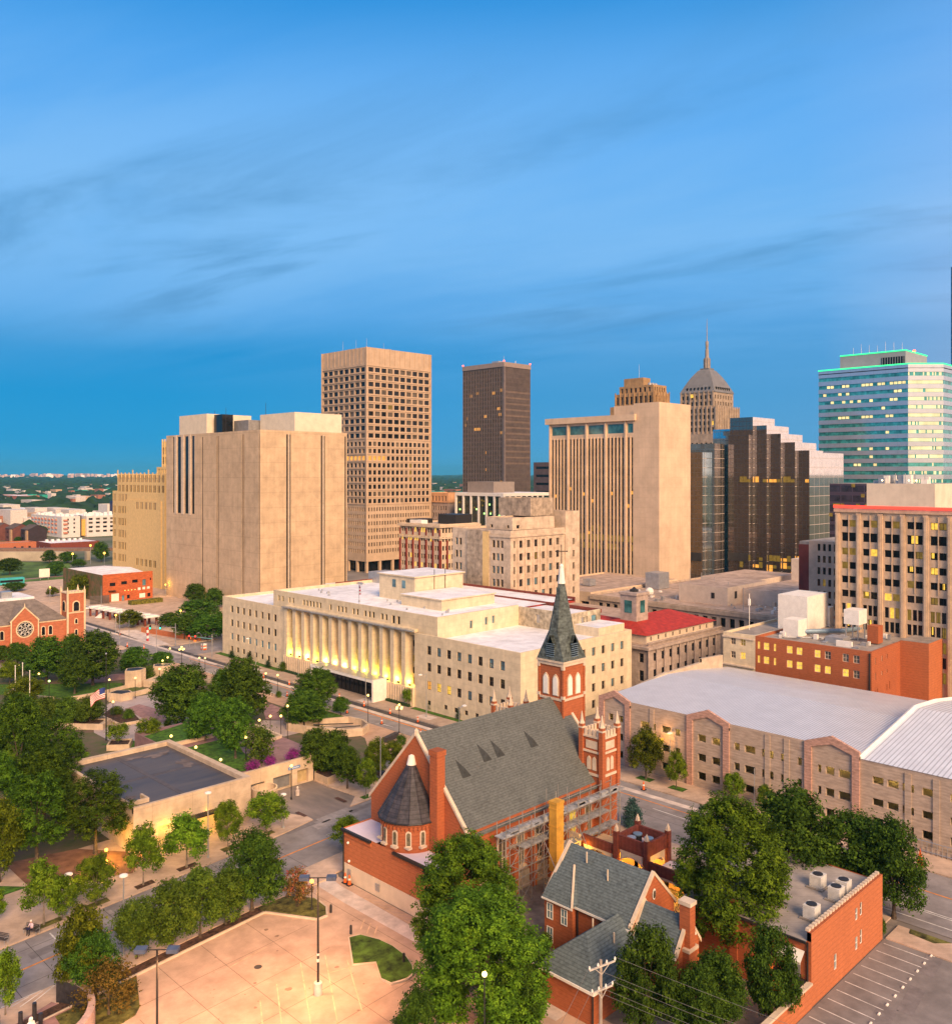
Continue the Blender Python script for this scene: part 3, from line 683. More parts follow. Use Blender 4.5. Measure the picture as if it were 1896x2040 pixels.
# tan gridded tower ----------------------------------------------------------
b = Bldg('gridded_office_tower', 'tall tan concrete tower with a grid of square windows and blank top band', (266.5, 341.6, 0))
def t1(side):
    W = 37.0 if side == 'l' else 42.0
    st = pick(d=7, c=2)
    n1, n2, n3 = (8, 11, 20) if side == 'l' else (10, 14, 24)
    z1 = [65.9+i*3.58 for i in range(10)]; z2 = [33.9+i*3.5 for i in range(9)]; z3 = [9.4+i*3.42 for i in range(7)]
    p1, p2, p3 = (W-1.6)/n1, (W-1.6)/n2, (W-1.6)/n3
    r = grid(.8+p1*.11, p1, n1, p1*.78, z1, 2.2, st, 3) + grid(.8+p2*.17, p2, n2, p2*.66, z2, 2.1, st, 4) + grid(.8+p3*.22, p3, n3, p3*.5, z3, 1.9, st, 5)
    def relight(q, z, cols, p):
        return
    out = []
    for q in r:
        s = q[4]; z = q[2]
        if abs(z-(33.9+6*3.5)) < .1 and ((side == 'l' and q[0] > 18) or (side == 'r' and q[0] < 12)) and random.random() < .75: s = 'o'
        if side == 'r' and 33.9+2*3.5 < z < 33.9+5.6*3.5 and 25 < q[0] < 30 and random.random() < .6: s = 'm'
        if side == 'r' and abs(z-(65.9+4*3.58)) < .1 and 12 < q[0] < 15: s = 'm'
        out.append((*q[:4], s))
    return out
b.box(266.5, 308.5, 341.6, 378.6, 5.5, 110.0, (TOWERTAN,), (ROOFGREY,), t1('l'), t1('r'), 1.0, 0.5)
fl = b.mesh('floor_ledge', (TOWERTAN,))
for z in [65.2+i*3.58 for i in range(11)] + [33.2+i*3.5 for i in range(9)]:
    fl.box(266.2, 266.49, 341.7, 378.5, z, z+.22); fl.box(266.6, 308.4, 341.3, 341.59, z, z+.22)
rb = b.mesh('rib', (TOWERTAN,))
for i in range(12): rb.box(266.3, 266.49, 342.6+i*3.1, 342.75+i*3.1, 102, 109.9)
for i in range(13): rb.box(268+i*3.25, 268.15+i*3.25, 341.4, 341.59, 102, 109.9)
rb.box(266.0, 266.49, 341.1, 341.59, 5.5, 110); rb.box(266.0, 266.49, 378.1, 378.6, 5.5, 110); rb.box(308.0, 308.5, 341.1, 341.59, 5.5, 110)
lb = b.mesh('base', (TOWERTAN, G_DARK))
for i in range(6): lb.box(266.6+i*8.1, 267.8+i*8.1, 341.8, 343, 0, 5.49)
for i in range(5): lb.box(266.6, 267.8, 349+i*7.2, 350.2+i*7.2, 0, 5.49)
lb.box(271, 304, 346, 374, 0, 5.49, 1)
pm = b.mesh('rooftop_plant', (GREYMETAL,))
for x, y, s in ((272, 362, 3), (280, 360, 4), (276, 350, 2), (285, 348, 2.4), (295, 350, 2)): pm.box(x, x+s, y, y+s, 109, 111.4)
for x, y, h in ((272, 368, 116), (278, 365, 117), (284, 350, 114.5), (270, 346, 115)): mast(pm, x, y, 109, h, .1)
b.done()

# dark bronze tower ------------------------------------------------------------
BRONZE = mat('bronze_fin', (0.19, 0.145, 0.13), 0.5, 0.1, 0.3, metal=0.2)
BRONZEG = glass('bronze_glass', (0.05, 0.042, 0.045), 0.10, 0.8, metal=.6, grid=(4.0, 1.2, 100, .01, (0.075, 0.055, 0.05)))
b = Bldg('bronze_fin_tower', 'dark brown tower with closely spaced vertical fins and red roof lights', (560, 525.7, 0))
x0, y0, x1, y1, zt = 560, 525.7, 593.4, 576.0, 145.5
mb = b.mesh('glass_wall', (BRONZEG,)); mb.box(x0, x1, y0, y1, 0, zt-4, top=False, bottom=False)
f = b.mesh('fin', (BRONZE,))
for i in range(26): y = y0+i*(y1-y0)/25; f.box(x0-.75, x0-.01, y-.24, y+.24, 20, zt-4)
for i in range(25): x = x0+i*(x1-x0)/24; f.box(x-.24, x+.24, y0-.75, y0-.01, 20, zt-4)
f.box(x0-1.0, x0+.8, y0-1.0, y0+.8, 20, zt-4)
c = b.mesh('roof_band', (mat('tower_cap', (0.30, 0.23, 0.20), 0.7, 0.05, 0.5), ROOFGREY)); c.box(x0-1.1, x1+.5, y0-1.1, y1+.5, zt-3.99, zt, 0, 1)
lw = b.mesh('lit_window', (G_LITO,))
rnd = random.Random(5)
for s, z, n in ((.17, 118, 2), (.33, 120, 2), (.72, 119, 2), (.9, 121, 2), (.84, 105, 2), (.09, 98, 1), (.52, 99, 2), (.86, 100, 2), (.27, 88, 4), (.05, 92, 1), (.9, 84, 2), (.54, 67, 1), (.54, 52, 1), (.42, 38, 2), (.74, 38, 2), (.7, 33, 2), (.25, 33, 4), (.9, 41, 2)):
    for k in range(n):
        y = y1-(s*25+k)*(y1-y0)/25; lw.box(x0-.35, x0-.06, y-1.5, y-.5, z-1, z+1.5)
al = b.mesh('warning_light', (emit('red_beacon', (1, .08, .03), 6),))
for x, y in ((x0-.6, y0-.6), (x0-.6, y1), (x1, y0-.6)): al.ball((x, y, zt+.9), .7, 5)
bl = b.mesh('spandrel', (mat('bronze_spandrel', (0.24, 0.165, 0.115), .45, .1, .3),))
for i in range(17):
    z = 36+i*5.2
    if i > 3: bl.box(x0+.2, x1-.2, y0-.32, y0-.03, z+20*(i % 5 == 0)*0, z+1.5)
mb = b.mesh('antenna', (GREYMETAL,)); mast(mb, 575, 540, zt, zt+8, .25); mast(mb, 585, 535, zt, zt+4, .5); mb.box(568, 576, 540, 548, zt, zt+3)
b.done()

# slab tower with slots ---------------------------------------------------------
b = Bldg('slotted_slab_tower', 'peach slab tower with tall slot windows on the left and a taller blank end', (268.4, 176.5, 0))
X0, Y0 = 268.4, 176.5
k = X0/281.5
Ys = [238.2*k, 196.6*k]          # slotted front from left to right
sl = []
Wf = Ys[0]-Ys[1]; bw = Wf/4.4
for i in range(5):
    n = 5 if i < 4 else 2
    for j in range(n):
        a = i*bw+.95+j*1.62
        if a+.85 < Wf: sl.append((a, a+.85, 7.0, 61.5, 'd'))
top = [(i*bw+.9, min(i*bw+bw-.75, Wf-.1), 63.2, 66.6, 't') for i in range(5)]
b.wall((X0, Ys[0]), (X0, Ys[1]), 0, 67.6, sl+top, (PEACH,), 0.4, wname='window')
b.box(X0+.02, X0+20.8, Y0, Ys[1], 0, 73.8, (PEACH,), (ROOFTAN,), (), (), 0.8, .3, part='core')
mb = b.mesh('core', (PEACH,))
mb.wall((X0+18, Ys[1]), (X0+18, Ys[0]), 0, 67.6); mb.wall((X0+18, Ys[0]), (X0, Ys[0]), 0, 67.6)
b.box(X0+6, X0+18, Ys[1]+.01, 209.7*k+.5, 66, 73.8, (PEACH,), (ROOFTAN,), (), (), 0.8, .3, part='upper_block')
ev = b.mesh('roof_eave', (PEACH, ROOFTAN)); ev.box(X0-1.1, X0+18, Ys[1]-1.2, Ys[0]+1.6, 67.61, 69.9, 0, 1)
pf = b.mesh('pier', (PEACH,))
for i in range(5): pf.box(X0-.55, X0-.01, Ys[0]-i*bw-.62, Ys[0]-i*bw, 0, 67.6)
for q in sl: pf.box(X0-.28, X0-.01, Ys[0]-q[0]+.1, Ys[0]-q[0]+.45, 6, 62)
li = b.mesh('lit_window', (G_LITDIM, G_LITO)); rnd = random.Random(9)
for q in sl:
    for z in (20, 23.2, 26.5): 
        if rnd.random() < (.75 if 21 < z < 25 else .25): li.box(X0+.2, X0+.37, Ys[0]-q[1]+.02, Ys[0]-q[0]-.02, z, z+2.2, 0)
    if rnd.random() < .35: z = rnd.uniform(25, 50); li.box(X0+.2, X0+.37, Ys[0]-q[1]+.02, Ys[0]-q[0]-.02, z, z+1.2, 1)
sm = b.mesh('floor_band', (mat('bronze_spandrel2', (0.16, 0.115, 0.05), .5, .1, .3),))
for q in sl:
    for z in range(14): sm.box(X0+.22, X0+.36, Ys[0]-q[1]+.01, Ys[0]-q[0]-.01, 9+z*3.75, 10.1+z*3.75)
b.done()

# far dark building between the towers ------------------------------------------
b = Bldg('dark_office_building', 'dark brown low office block between bronze tower and peach slab tower', (500, 430, 0))
dk = mat('dark_brown_panel', (0.11, 0.075, 0.075), 0.7, 0.1, 0.3)
b.box(500, 540, 412, 439, 0, 57, (dk,), (ROOFGREY,), grid(2, 30, 1, 23, (52, 46, 40, 34), 1.8, pick(t=1, d=3)), (), 0.5, .4)
b.done()

# brown stepped tower top behind the slab -----------------------------------------
BROWN = mat('brown_brick_tower', (0.40, 0.25, 0.125), 0.9, 0.12, 0.4, streak=0.12)
b = Bldg('stepped_brick_tower', 'brown brick tower with stepped crown rising behind the peach slab tower', (352, 232, 0))
gw = lambda n, p, zs, h: grid(.9, p, n, p*.5, zs, h, pick(d=3, c=1))
def stepbox(x0, x1, y0, y1, z0, z1, nl, nr, zs, h): b.box(x0, x1, y0, y1, z0, z1, (BROWN,), (ROOFGREY,), gw(nl, (y1-y0-1.2)/nl, zs, h) if nl else (), gw(nr, (x1-x0-1.2)/nr, zs, h) if nr else (), .8, .5)
stepbox(350, 364, 232.5, 258, 0, 80.5, 0, 0, (), 0)
stepbox(351, 363.5, 233.5, 256, 80.5, 86.5, 8, 5, (81.5,), 3.6)
stepbox(352, 363, 234.6, 254, 86.5, 90.2, 7, 5, (87.0,), 2.2)
stepbox(353, 359, 241, 252, 90.2, 94.0, 0, 0, (), 0)
rp = b.mesh('pier', (BROWN,))
for i in range(9): rp.box(350.6, 350.99, 233.6+i*2.7, 234.1+i*2.7, 78, 87.2)
for i in range(6): rp.box(351.1+i*2.4, 351.6+i*2.4, 233.1, 233.49, 78, 87.2)
pm = b.mesh('rooftop_plant', (GREYMETAL,))
for i in range(3): pm.ball((354+i*2.5, 238, 90.6), 1.0, 5)
mast(pm, 357, 246, 94, 101, .1)
b.done()

# pyramid roof tower --------------------------------------------------------------
LIME = mat('grey_limestone', (0.40, 0.31, 0.235), 0.85, 0.12, 0.4, streak=0.14)
b = Bldg('spired_stone_tower', 'grey stone tower with pyramid metal roof, needle spire and stepped sides', (470, 277, 0))
def sbox(x0, x1, y0, y1, z0, z1, nl, nr, zs, h, st=None):
    st = st or pick(d=6, c=3, l=.25)
    b.box(x0, x1, y0, y1, z0, z1, (LIME,), (ROOFGREY,), grid(.9, (y1-y0-1.2)/nl, nl, (y1-y0)/nl*.42, zs, h, st), grid(.9, (x1-x0-1.2)/nr, nr, (x1-x0)/nr*.42, zs, h, st), .6, .6)
sbox(467, 498, 265.5, 298, 0, 72, 10, 10, [20+i*3.7 for i in range(13)], 2.4)
sbox(468.5, 495, 268.5, 295.5, 72, 88, 9, 9, [73.5+i*3.7 for i in range(4)], 2.4)
sbox(470, 492.7, 271, 293.7, 88, 97, 7, 7, (89.2, 93), 2.3)
pi = b.mesh('pier', (LIME,))
for i in range(10): pi.box(468, 468.49, 268.6+i*2.9, 269.4+i*2.9, 60, 88.8)
for i in range(10): pi.box(468.6+i*2.85, 469.4+i*2.85, 268, 268.49, 60, 88.8)
for i in range(8): pi.box(469.5, 469.99, 271.2+i*3.1, 272+i*3.1, 86, 97.8)
rf = b.mesh('pyramid_roof', (mat('pale_lead_roof', (0.25, 0.235, 0.22), 0.5, 0.08, 0.5, metal=0.3, vline=(1.4, 0.12, 0.4)),))
prev = None; cx, cy = 481.35, 282.35
for hw, z in ((11.8, 97), (11.2, 98.5), (10.0, 101), (8.5, 104), (6.7, 107.2), (4.0, 111), (3.0, 111.6), (3.0, 112.5)):
    q = [(cx-hw, cy-hw, z), (cx+hw, cy-hw, z), (cx+hw, cy+hw, z), (cx-hw, cy+hw, z)]
    if prev: 
        for i in range(4): rf.face([prev[i], prev[(i+1) % 4], q[(i+1) % 4], q[i]])
    prev = q
rf.face(prev)
rw = b.mesh('roof_dormer', (LIME, G_DARK))
for i in range(7): rw.box(cx-11.2, cx-9, cy-8.5+i*2.5, cy-7.6+i*2.5, 97.8, 100.2, 1)
for i in range(7): rw.box(cx-8.5+i*2.5, cx-7.6+i*2.5, cy-11.2, cy-9, 97.8, 100.2, 1)
sp = b.mesh('spire', (mat('spire_metal', (0.36, 0.30, 0.25), 0.5, 0.1, 0.5, metal=0.3),))
sp.lathe(cx, cy, [(1.9, 111), (1.7, 119), (1.2, 119.2), (1.1, 124), (.8, 124.2), (1.0, 127), (1.0, 129), (.3, 129.2), (.2, 138), (.08, 143)], 8)
for k in range(8): t = math.pi*k/4; sp.box(cx+1.8*math.cos(t)-.25, cx+1.8*math.cos(t)+.25, cy+1.8*math.sin(t)-.25, cy+1.8*math.sin(t)+.25, 111, 118.5)
lt = b.mesh('lit_window', (G_LIT,))
for y, z in ((286, 83), (289, 83), (284, 94), (292, 79)): lt.box(468.05, 468.45, y, y+1.6, z, z+2)
b.done()

# stepped glass complex ---------------------------------------------------------------
SMOKE = glass('smoked_mirror_glass', (0.25, 0.205, 0.175), 0.03, 0.8, metal=0.85, grid=(1.95, .16, 1.6, .12, (0.05, 0.04, 0.04)))
MIRROR = glass('bright_reflection_glass', (0.95, 0.88, 0.82), 0.04, 0.8, metal=0.95, grid=(3.9, .2, 4.8, .12, (0.45, 0.39, 0.36)))  # brighter tint for right faces: sky reflection painted into the glass colour
MIRRORB = glass('blue_reflection_glass', (0.45, 0.58, 0.64), 0.03, 0.8, metal=0.95, grid=(3.9, .25, 2.4, .14, (0.10, 0.14, 0.17)))  # blue tint paints a sky reflection into the glass
b = Bldg('stepped_glass_complex', 'dark mirrored glass complex falling in steps to the right before the white banded tower', (343.5, 180, 0))
def gbox(x0, x1, y0, y1, z1, ml, mr_, part):
    mb = b.mesh(part, (ml, mr_, ROOFGREY))
    mb.wall((x0, y1), (x0, y0), 0, z1, m=0).wall((x0, y0), (x1, y0), 0, z1, m=1).wall((x1, y0), (x1, y1), 0, z1, m=0).wall((x1, y1), (x0, y1), 0, z1, m=0)
    mb.face([(x0, y0, z1), (x1, y0, z1), (x1, y1, z1), (x0, y1, z1)], 2)
hs = (72.0, 68.4, 64.8, 61.2, 57.8)
gbox(343.5, 363, 180.0, 190.5, hs[0], SMOKE, MIRROR, 'glass_block#a')
for i in range(1, 5):
    x, y = 343.5+1.7*i, 180-5.3*i
    gbox(x, x+(20 if i < 4 else 13), y, y+12, hs[i], SMOKE, MIRROR, 'glass_block#%d' % i)
gbox(352, 384, 158.9, 175, 57.0, SMOKE, MIRROR, 'glass_block#e')
gbox(346, 375, 190.51, 200, 67.5, MIRRORB, MIRROR, 'glass_block#f')
gbox(341.9, 347, 181, 190.4, 64.6, SMOKE, MIRROR, 'glass_block#g')
gbox(333.8, 342, 192.3, 206, 61, MATS['gold_reflection_glass'] if 'gold_reflection_glass' in MATS else MIRRORB, MIRROR, 'glass_block#h')
gbox(330, 334, 195.7, 215, 57.3, glass('gold_reflection_glass', (0.62, 0.43, 0.24), 0.04, 0.8, metal=0.9, grid=(1.95, .2, 1.6, .16, (0.16, 0.11, 0.07))), MIRROR, 'glass_block#i')  # gold tint paints a warm reflection into the glass
li = b.mesh('lit_window', (G_LITDIM, G_LITO)); rnd = random.Random(3)
for i in range(5):
    x, y = 343.5+1.7*i-(1.75 if i == 0 else 0), 180-5.3*i
    for z, pr in ((50.5, .15), (44.7, .8), (28.5, .08), (24, .05), (16, .1), (12, .7), (9, .4), (6.5, .4), (4, .3)):
        for q in range(3):
            if rnd.random() < pr: li.box(x-.12, x-.02, y+.2+q*1.65, y+1.7+q*1.65, z, z+(1.3 if rnd.random() < .7 else 2.4), 0 if rnd.random() < .6 else 1)
bd = b.mesh('mechanical_floor', (mat('dark_band', (0.05, 0.045, 0.045), .6, .1, .5),))
bd.box(341.5, 341.88, 181, 190.4, 11.5, 15); bd.box(329.6, 329.99, 196, 215, 11.5, 15)
b.done()

# white banded tower --------------------------------------------------------------------
BANDW = mat('white_tower_band', (0.52, 0.58, 0.66), 0.22, 0.03, 0.3, spec=0.6, metal=.65, vline=(6.0, .12, .25))
TEALG = glass('teal_ribbon_glass', (0.07, 0.40, 0.40), 0.08, 0.9, metal=0.35)
GREENL = emit('green_edge_light', (0.04, 1.0, 0.28), 1.6)
b = Bldg('banded_office_tower', 'white tower with teal ribbon windows and glowing green roof edges', (474, 163, 0))
x0, y0, x1, y1, zt = 474.0, 163.3, 545, 209.5, 104.6
core = [(x0, y0), (x0+12.6, y0-12.6), (x0+70, y0-12.6), (x0+70, y1), (x0, y1)]
b.mesh('glass_wall', (TEALG, ROOFGREY)).prism(core, 0, zt-1, 0, 1)
bnd = [(x0-.25, y0-.1), (x0+12.5, y0-12.85), (x0+70.2, y0-12.85), (x0+70.2, y1+.2), (x0-.25, y1+.2)]
bm = b.mesh('spandrel_band', (BANDW,))
for i in range(22):
    z = 12+i*4.2; bm.prism(bnd, z, z+(2.25), bottom=True)
bm.prism(bnd, zt-2.6, zt-.3, bottom=True)
lw = b.mesh('lit_window', (emit('pale_lit_window', (1.0, 0.72, 0.30), 1.1, .4, .4), emit('cream_lit_window', (1.0, 0.83, 0.42), 0.9, .3, .2))); rnd = random.Random(11)
for i in range(6, 22):
    z = 12+i*4.2+2.27
    pr = {19: .75, 18: .3, 17: .35, 15: .25, 13: .15, 12: .2}.get(i, .06)
    for q in range(22):
        if rnd.random() < pr*(0.4+0.9*(q/22)): lw.box(x0-.16, x0-.04, y1-2-q*2.05, y1-.4-q*2.05, z+.3, z+1.6)
    pr = .9 if 9 < i < 20 else .25
    for q in range(26):
        if rnd.random() < pr:
            e = .7071*.68*q; f_ = e+.46; g_ = .05; a, c = (x0+e-g_, y0-e-g_), (x0+f_-g_, y0-f_-g_)
            lw.mesh([(*a, z+.15), (*c, z+.15), (*c, z+1.8), (*a, z+1.8)], [(0, 1, 2, 3)], 1)
ph = b.mesh('penthouse', (mat('grey_metal_panel', (0.27, 0.30, 0.33), .5, .05, .3), G_DARK))
ph.box(x0+8, x0+40, y0+4, y0+38, zt-1, 112.3); ph.box(x0+7.7, x0+7.99, y0+4.5, y0+16, zt+.4, 109.5, 1)
for k in range(9): ph.box(x0+7.55, x0+7.69, y0+5+k*1.3, y0+5.2+k*1.3, zt+.4, 109.5, 0)
ge = b.mesh('green_light_strip', (GREENL,))
for p, q in zip(bnd, bnd[1:]+bnd[:1]): ge.tube((p[0], p[1], zt-.2), (q[0], q[1], zt-.2), .35, n=5)
for p, q in (((x0+8, y0+38), (x0+8, y0+4)), ((x0+8, y0+4), (x0+40, y0+4))): ge.tube((*p, 112.5), (*q, 112.5), .35, n=5)
an = b.mesh('antenna', (GREYMETAL,))
for k in range(7): mast(an, x0+9, y0+6+k*4.2, 112, 116.5+(k % 3)*.8, .12)
rb = b.mesh('warning_light', (MATS['red_beacon'],)); rb.ball((x0+22, y0+4.5, 113.4), .8, 5)
b.done()
# sliver of a taller blue tower at the right edge -----------------------------------------
b = Bldg('blue_glass_tower', 'sliver of a taller blue glass tower cut by the right edge', (640, 186, 0))
bg_ = glass('deep_blue_glass', (0.05, 0.16, 0.28), 0.08, 0.8, metal=0.5, grid=(4.0, .5, 3, .2, (0.05, 0.10, 0.16)))
b.mesh('glass_wall', (bg_, GREYMETAL)).box(640, 690, 150, 193.4, 0, 186, 0, 1)
b.done()

# building with the red neon edge ------------------------------------------------------------
PIER = mat('fluted_tan_stone', (0.55, 0.41, 0.29), 0.85, 0.09, 0.6, streak=0.13)
b = Bldg('neon_edged_office_building', 'tan office block with paired windows and a red neon line along its roof', (188.9, 79.8, 0))
X0, YT = 188.9, 79.8
rects = []; rnd = random.Random(21)
bay = 4.42
for i in range(8):
    a = 1.25+i*bay
    for r_ in range(11):
        z = 36.9-r_*2.98
        three = r_ in (6, 7, 8, 9, 10)
        if r_ == 1: rects.append((a, a+3.05, z-.1, z+1.75, 'd')); continue
        if three:
            for j in range(3): rects.append((a+j*1.05, a+j*1.05+.85, z-.6, z+1.6, rnd.choice('ddddddmm') if rnd.random() < .93 else 'l'))
        else:
            for j in range(2): rects.append((a+j*1.62, a+j*1.62+1.42, z, z+1.45, rnd.choice('dddddddmm') if rnd.random() < .96 else 'l'))
b.wall((X0, YT), (X0, YT-36), 0, 40.9, rects, (PIER,), .35, DARKMETAL, (2, 1))
mb = b.mesh('wall', (PIER,)); mb.wall((X0, YT-36), (X0+30, YT-36), 0, 40.9).wall((X0+30, YT), (X0, YT), 0, 40.9)
b.mesh('roof', (ROOFGREY,)).face([(X0, YT-36, 40.3), (X0+30, YT-36, 40.3), (X0+30, YT, 40.3), (X0, YT, 40.3)])
li = b.mesh('lit_window', (G_LIT,))
for q in rects:
    if rnd.random() < .13: w_ = (q[1]-q[0])*rnd.uniform(.2, .5); a = q[0]+.08+rnd.random()*(q[1]-q[0]-w_-.16); li.box(X0+.29, X0+.32, YT-a-w_, YT-a, q[2]+.1+rnd.random()*.5, q[3]-.1)
pp = b.mesh('pier', (PIER,))
for i in range(9):
    a = YT-.2-i*bay
    pp.box(X0-.5, X0-.01, a-.75, a+.2, 0, 39.8); pp.box(X0-.7, X0-.51, a-.5, a-.05, 0, 39.5)
    for j in (1.62, 1.05, 2.1): pass
    pp.box(X0-.2, X0-.01, a-1.05-1.62+.02, a-1.05-1.42-.02, 24, 39.5)
nl = b.mesh('red_neon_line', (emit('red_neon', (1.0, 0.035, 0.02), 3.0),)); nl.tube((X0-.6, YT+.2, 41.2), (X0-.6, YT-36, 41.2), .28, n=6)
cp = b.mesh('cornice', (PIER,)); cp.box(X0-.45, X0+.4, YT-36, YT+.3, 40.0, 40.95)
ph = b.mesh('penthouse', (mat('cream_paint', (0.64, 0.58, 0.46), .8, .05, .4, streak=.06), ROOFGREY))
ph.box(X0+10, X0+22, YT-16.6, YT-2.6, 40, 46.0, 0, 1)
pl = b.mesh('rooftop_plant', (GREYMETAL, WHITE))
rnd = random.Random(2)
for k in range(14):
    x, y, s = X0+11+rnd.random()*6, YT-15+rnd.random()*11, .5+rnd.random()*1.0; pl.box(x, x+s, y, y+s*1.3, 46, 46.4+rnd.random()*1.5, k % 2)
for k in range(4): pl.tube((X0+12, YT-14+k*2, 46), (X0+12, YT-14+k*2, 48.2), .08)
dl = b.mesh('roof_lamp', (emit('warm_bulb', (1, .75, .35), 5),))
for y in (6, 11.5, 13): dl.ball((X0+9.8, YT-y, 46.7), .18, 4)
b.done()
# narrow red and beige building left of it
b = Bldg('narrow_red_building', 'narrow red and beige building wedged beside the neon edged block', (215, 92, 0))
RB = mat('maroon_wall', (0.19, 0.045, 0.04), .85, .1, .5); BG_ = mat('beige_wall', (0.52, 0.40, 0.31), .85, .08, .5)
b.wall((215, 97.6), (215, 80), 0, 31.5, [(r[0], r[1], r[2], r[3], r[4]) for r in grid(2.2, 1.35, 8, .7, [3+i*2.9 for i in range(10)], 1.7, pick(d=9, m=1))], (BG_,), .25)
b.wall((215, 100.2), (215, 97.62), 0, 30.5, (), (RB,), .3, part='red_wall')
b.mesh('roof', (ROOFGREY,)).box(215.3, 240, 80, 100.2, 0, 31.2)
b.done()
b = Bldg('purple_glass_building', 'dark violet glass block between stepped glass complex and the cream penthouse', (300, 120, 0))
pg = glass('violet_glass', (0.04, 0.032, 0.05), .1, .8, grid=(3.4, 1.2, 4, .3, (0.05, 0.03, 0.05)))
b.mesh('glass_wall', (pg, ROOFGREY)).box(305, 330, 100, 131, 0, 44.8, 0, 1)
li = b.mesh('lit_window', (G_LITDIM,)); rnd = random.Random(8)
for k in range(34): y = 104+rnd.random()*26; z = 30+int(rnd.random()*5)*3.4; li.box(304.85, 304.97, y, y+1.2, z, z+1.2)
b.done()

# ------------------------------------------------------------------ middle distance buildings
# federal courthouse ------------------------------------------------------------------
b = Bldg('courthouse', 'long cream courthouse with floodlit piers, black entrance and white flat roofs', (120.2, 108.7, 0))
X0 = 120.2; FR = mat('bronze_frame', (.10, .075, .055), .6, .1, 2)
def wn(y, z, w_=1.15, h=1.75, st='d'): return (216.4-y-w_/2, 216.4-y+w_/2, z-h/2, z+h/2, st)
rnd = random.Random(1)
lw, rw_ = [], []
for k in range(8):
    y = 211.5-k*(211.5-190.6)/7
    lw += [wn(y, 12.35, st=rnd.choice('dddc')), wn(y, 8.7, st=rnd.choice('dddc')), wn(y, 5.1, st=rnd.choice('bbbd')), wn(y, 1.9, 1.1, 1.3, 'd')]
for k in range(8):
    y = 133.6-k*(133.6-113.2)/7
    rw_ += [wn(y, 12.3, st=rnd.choice('bbbd')), wn(y, 8.9, st='d'), wn(y, 5.2, st=('o' if k == 0 else 'l' if k < 3 else rnd.choice('bbd'))), wn(y-2.0*(k > 0), 1.7, .9, .9, 'd')]
sw = []
for k in range(9):
    x = 126.0+k*3.2
    if x < 153.5:
        for z in (12.5, 8.9, 5.3, 2.0): sw.append((x-X0-.55, x-X0+.55, z-.85, z+.85, rnd.choice('dddb')))
ZL = 15.3
# wings
b.wall((X0, 216.4), (X0, 186.2), 0, ZL, lw, (CREAM,), .2, FR, (2, 2), part='wing_wall')
b.wall((X0, 138.1), (X0, 108.7), 0, ZL, [(r[0]-78.3, r[1]-78.3, *r[2:]) for r in rw_], (CREAM,), .2, FR, (2, 2), part='wing_wall')
b.wall((X0, 108.7), (155, 108.7), 0, ZL, sw, (CREAM,), .35, FR, (2, 2), part='wing_wall')
mb = b.mesh('wing_wall', (CREAM,))
mb.wall((155, 108.7), (155, 132), 0, ZL); mb.wall((160, 216.4), (X0, 216.4), 0, ZL)
rf = b.mesh('roof', (WHITEROOF,))
rf.face([(X0+.4, 109.1, ZL-.7), (154.6, 109.1, ZL-.7), (154.6, 132.3, ZL-.7), (X0+.4, 132.3, ZL-.7)])
rf.face([(X0+.4, 192.7, ZL-.7), (160, 192.7, ZL-.7), (160, 216, ZL-.7), (X0+.4, 216, ZL-.7)])
pc = b.mesh('parapet', (CREAM,))
def par(x0, y0, x1, y1, z, t=.4): pc.box(min(x0, x1), max(x0, x1)+(t if x0 == x1 else 0), min(y0, y1), max(y0, y1)+(t if y0 == y1 else 0), z-.75, z+.02)
par(X0+.003, 186.2, X0+.003, 216.3, ZL); par(X0+.003, 108.8, X0+.003, 138.0, ZL); par(X0+.41, 108.703, 154.99, 108.703, ZL); par(154.58, 109.12, 154.58, 131.9, ZL); par(X0+.41, 215.98, 159.5, 215.98, ZL)
# central block upper facade
ZC = 19.05
up = []
for q in (190.4, 188.6, 185.6, 184.1, 179.5, 178.2, 176.8, 175.5, 174.1, 172.7, 168.6, 165.6, 164.2, 162.8, 159.9, 158.5, 155.7, 154.2, 152.8, 149.8, 148.4):
    up.append((192.8-q-.4, 192.8-q+.4, 16.6, 17.9, 'd'))
up += [(192.8-146-.5, 192.8-146+.5, 16.2, 17.9, 'd'), (192.8-144.3-.5, 192.8-144.3+.5, 16.2, 17.9, 'd')]
XC = X0+.9
cw = [(9.2, 10.0, 15.7, 17.3, 'b'), (13.7, 14.5, 15.9, 17.5, 'b'), (15.9, 16.7, 16.0, 17.6, 'b')]
b.wall((XC, 192.8), (XC, 132.1), ZL-.75, ZC, up, (CREAM,), .3, None, part='central_wall')
b.wall((XC, 132.1), (145.4, 132.1), ZL-.75, ZC, cw, (CREAM,), .3, None, part='central_wall')
b.wall((145.4, 132.1), (145.4, 117.0), ZL-.75, 18.7, [(5, 6.2, 15.7, 17.6, 'g')], (CREAMDIRTY,), .3, part='rear_tower_wall')
b.wall((145.4, 117.0), (155.2, 117.0), ZL-.75, 18.7, [(3.2, 4.3, 15.2, 17.6, 'g'), (4.8, 5.3, 15.2, 17.7, 'g'), (6.6, 8.4, 16, 17.7, 'b')], (CREAM,), .3, part='rear_tower_wall')
mb = b.mesh('central_wall', (CREAM,)); mb.wall((168, 192.8), (XC, 192.8), 0, ZC)
rf.face([(XC+.35, 132.5, ZC-.7), (165, 132.5, ZC-.7), (165, 192.4, ZC-.7), (XC+.35, 192.4, ZC-.7)])
rf.face([(145.7, 117.3, 18.0), (155, 117.3, 18.0), (155, 132.49, 18.0), (145.7, 132.49, 18.0)])
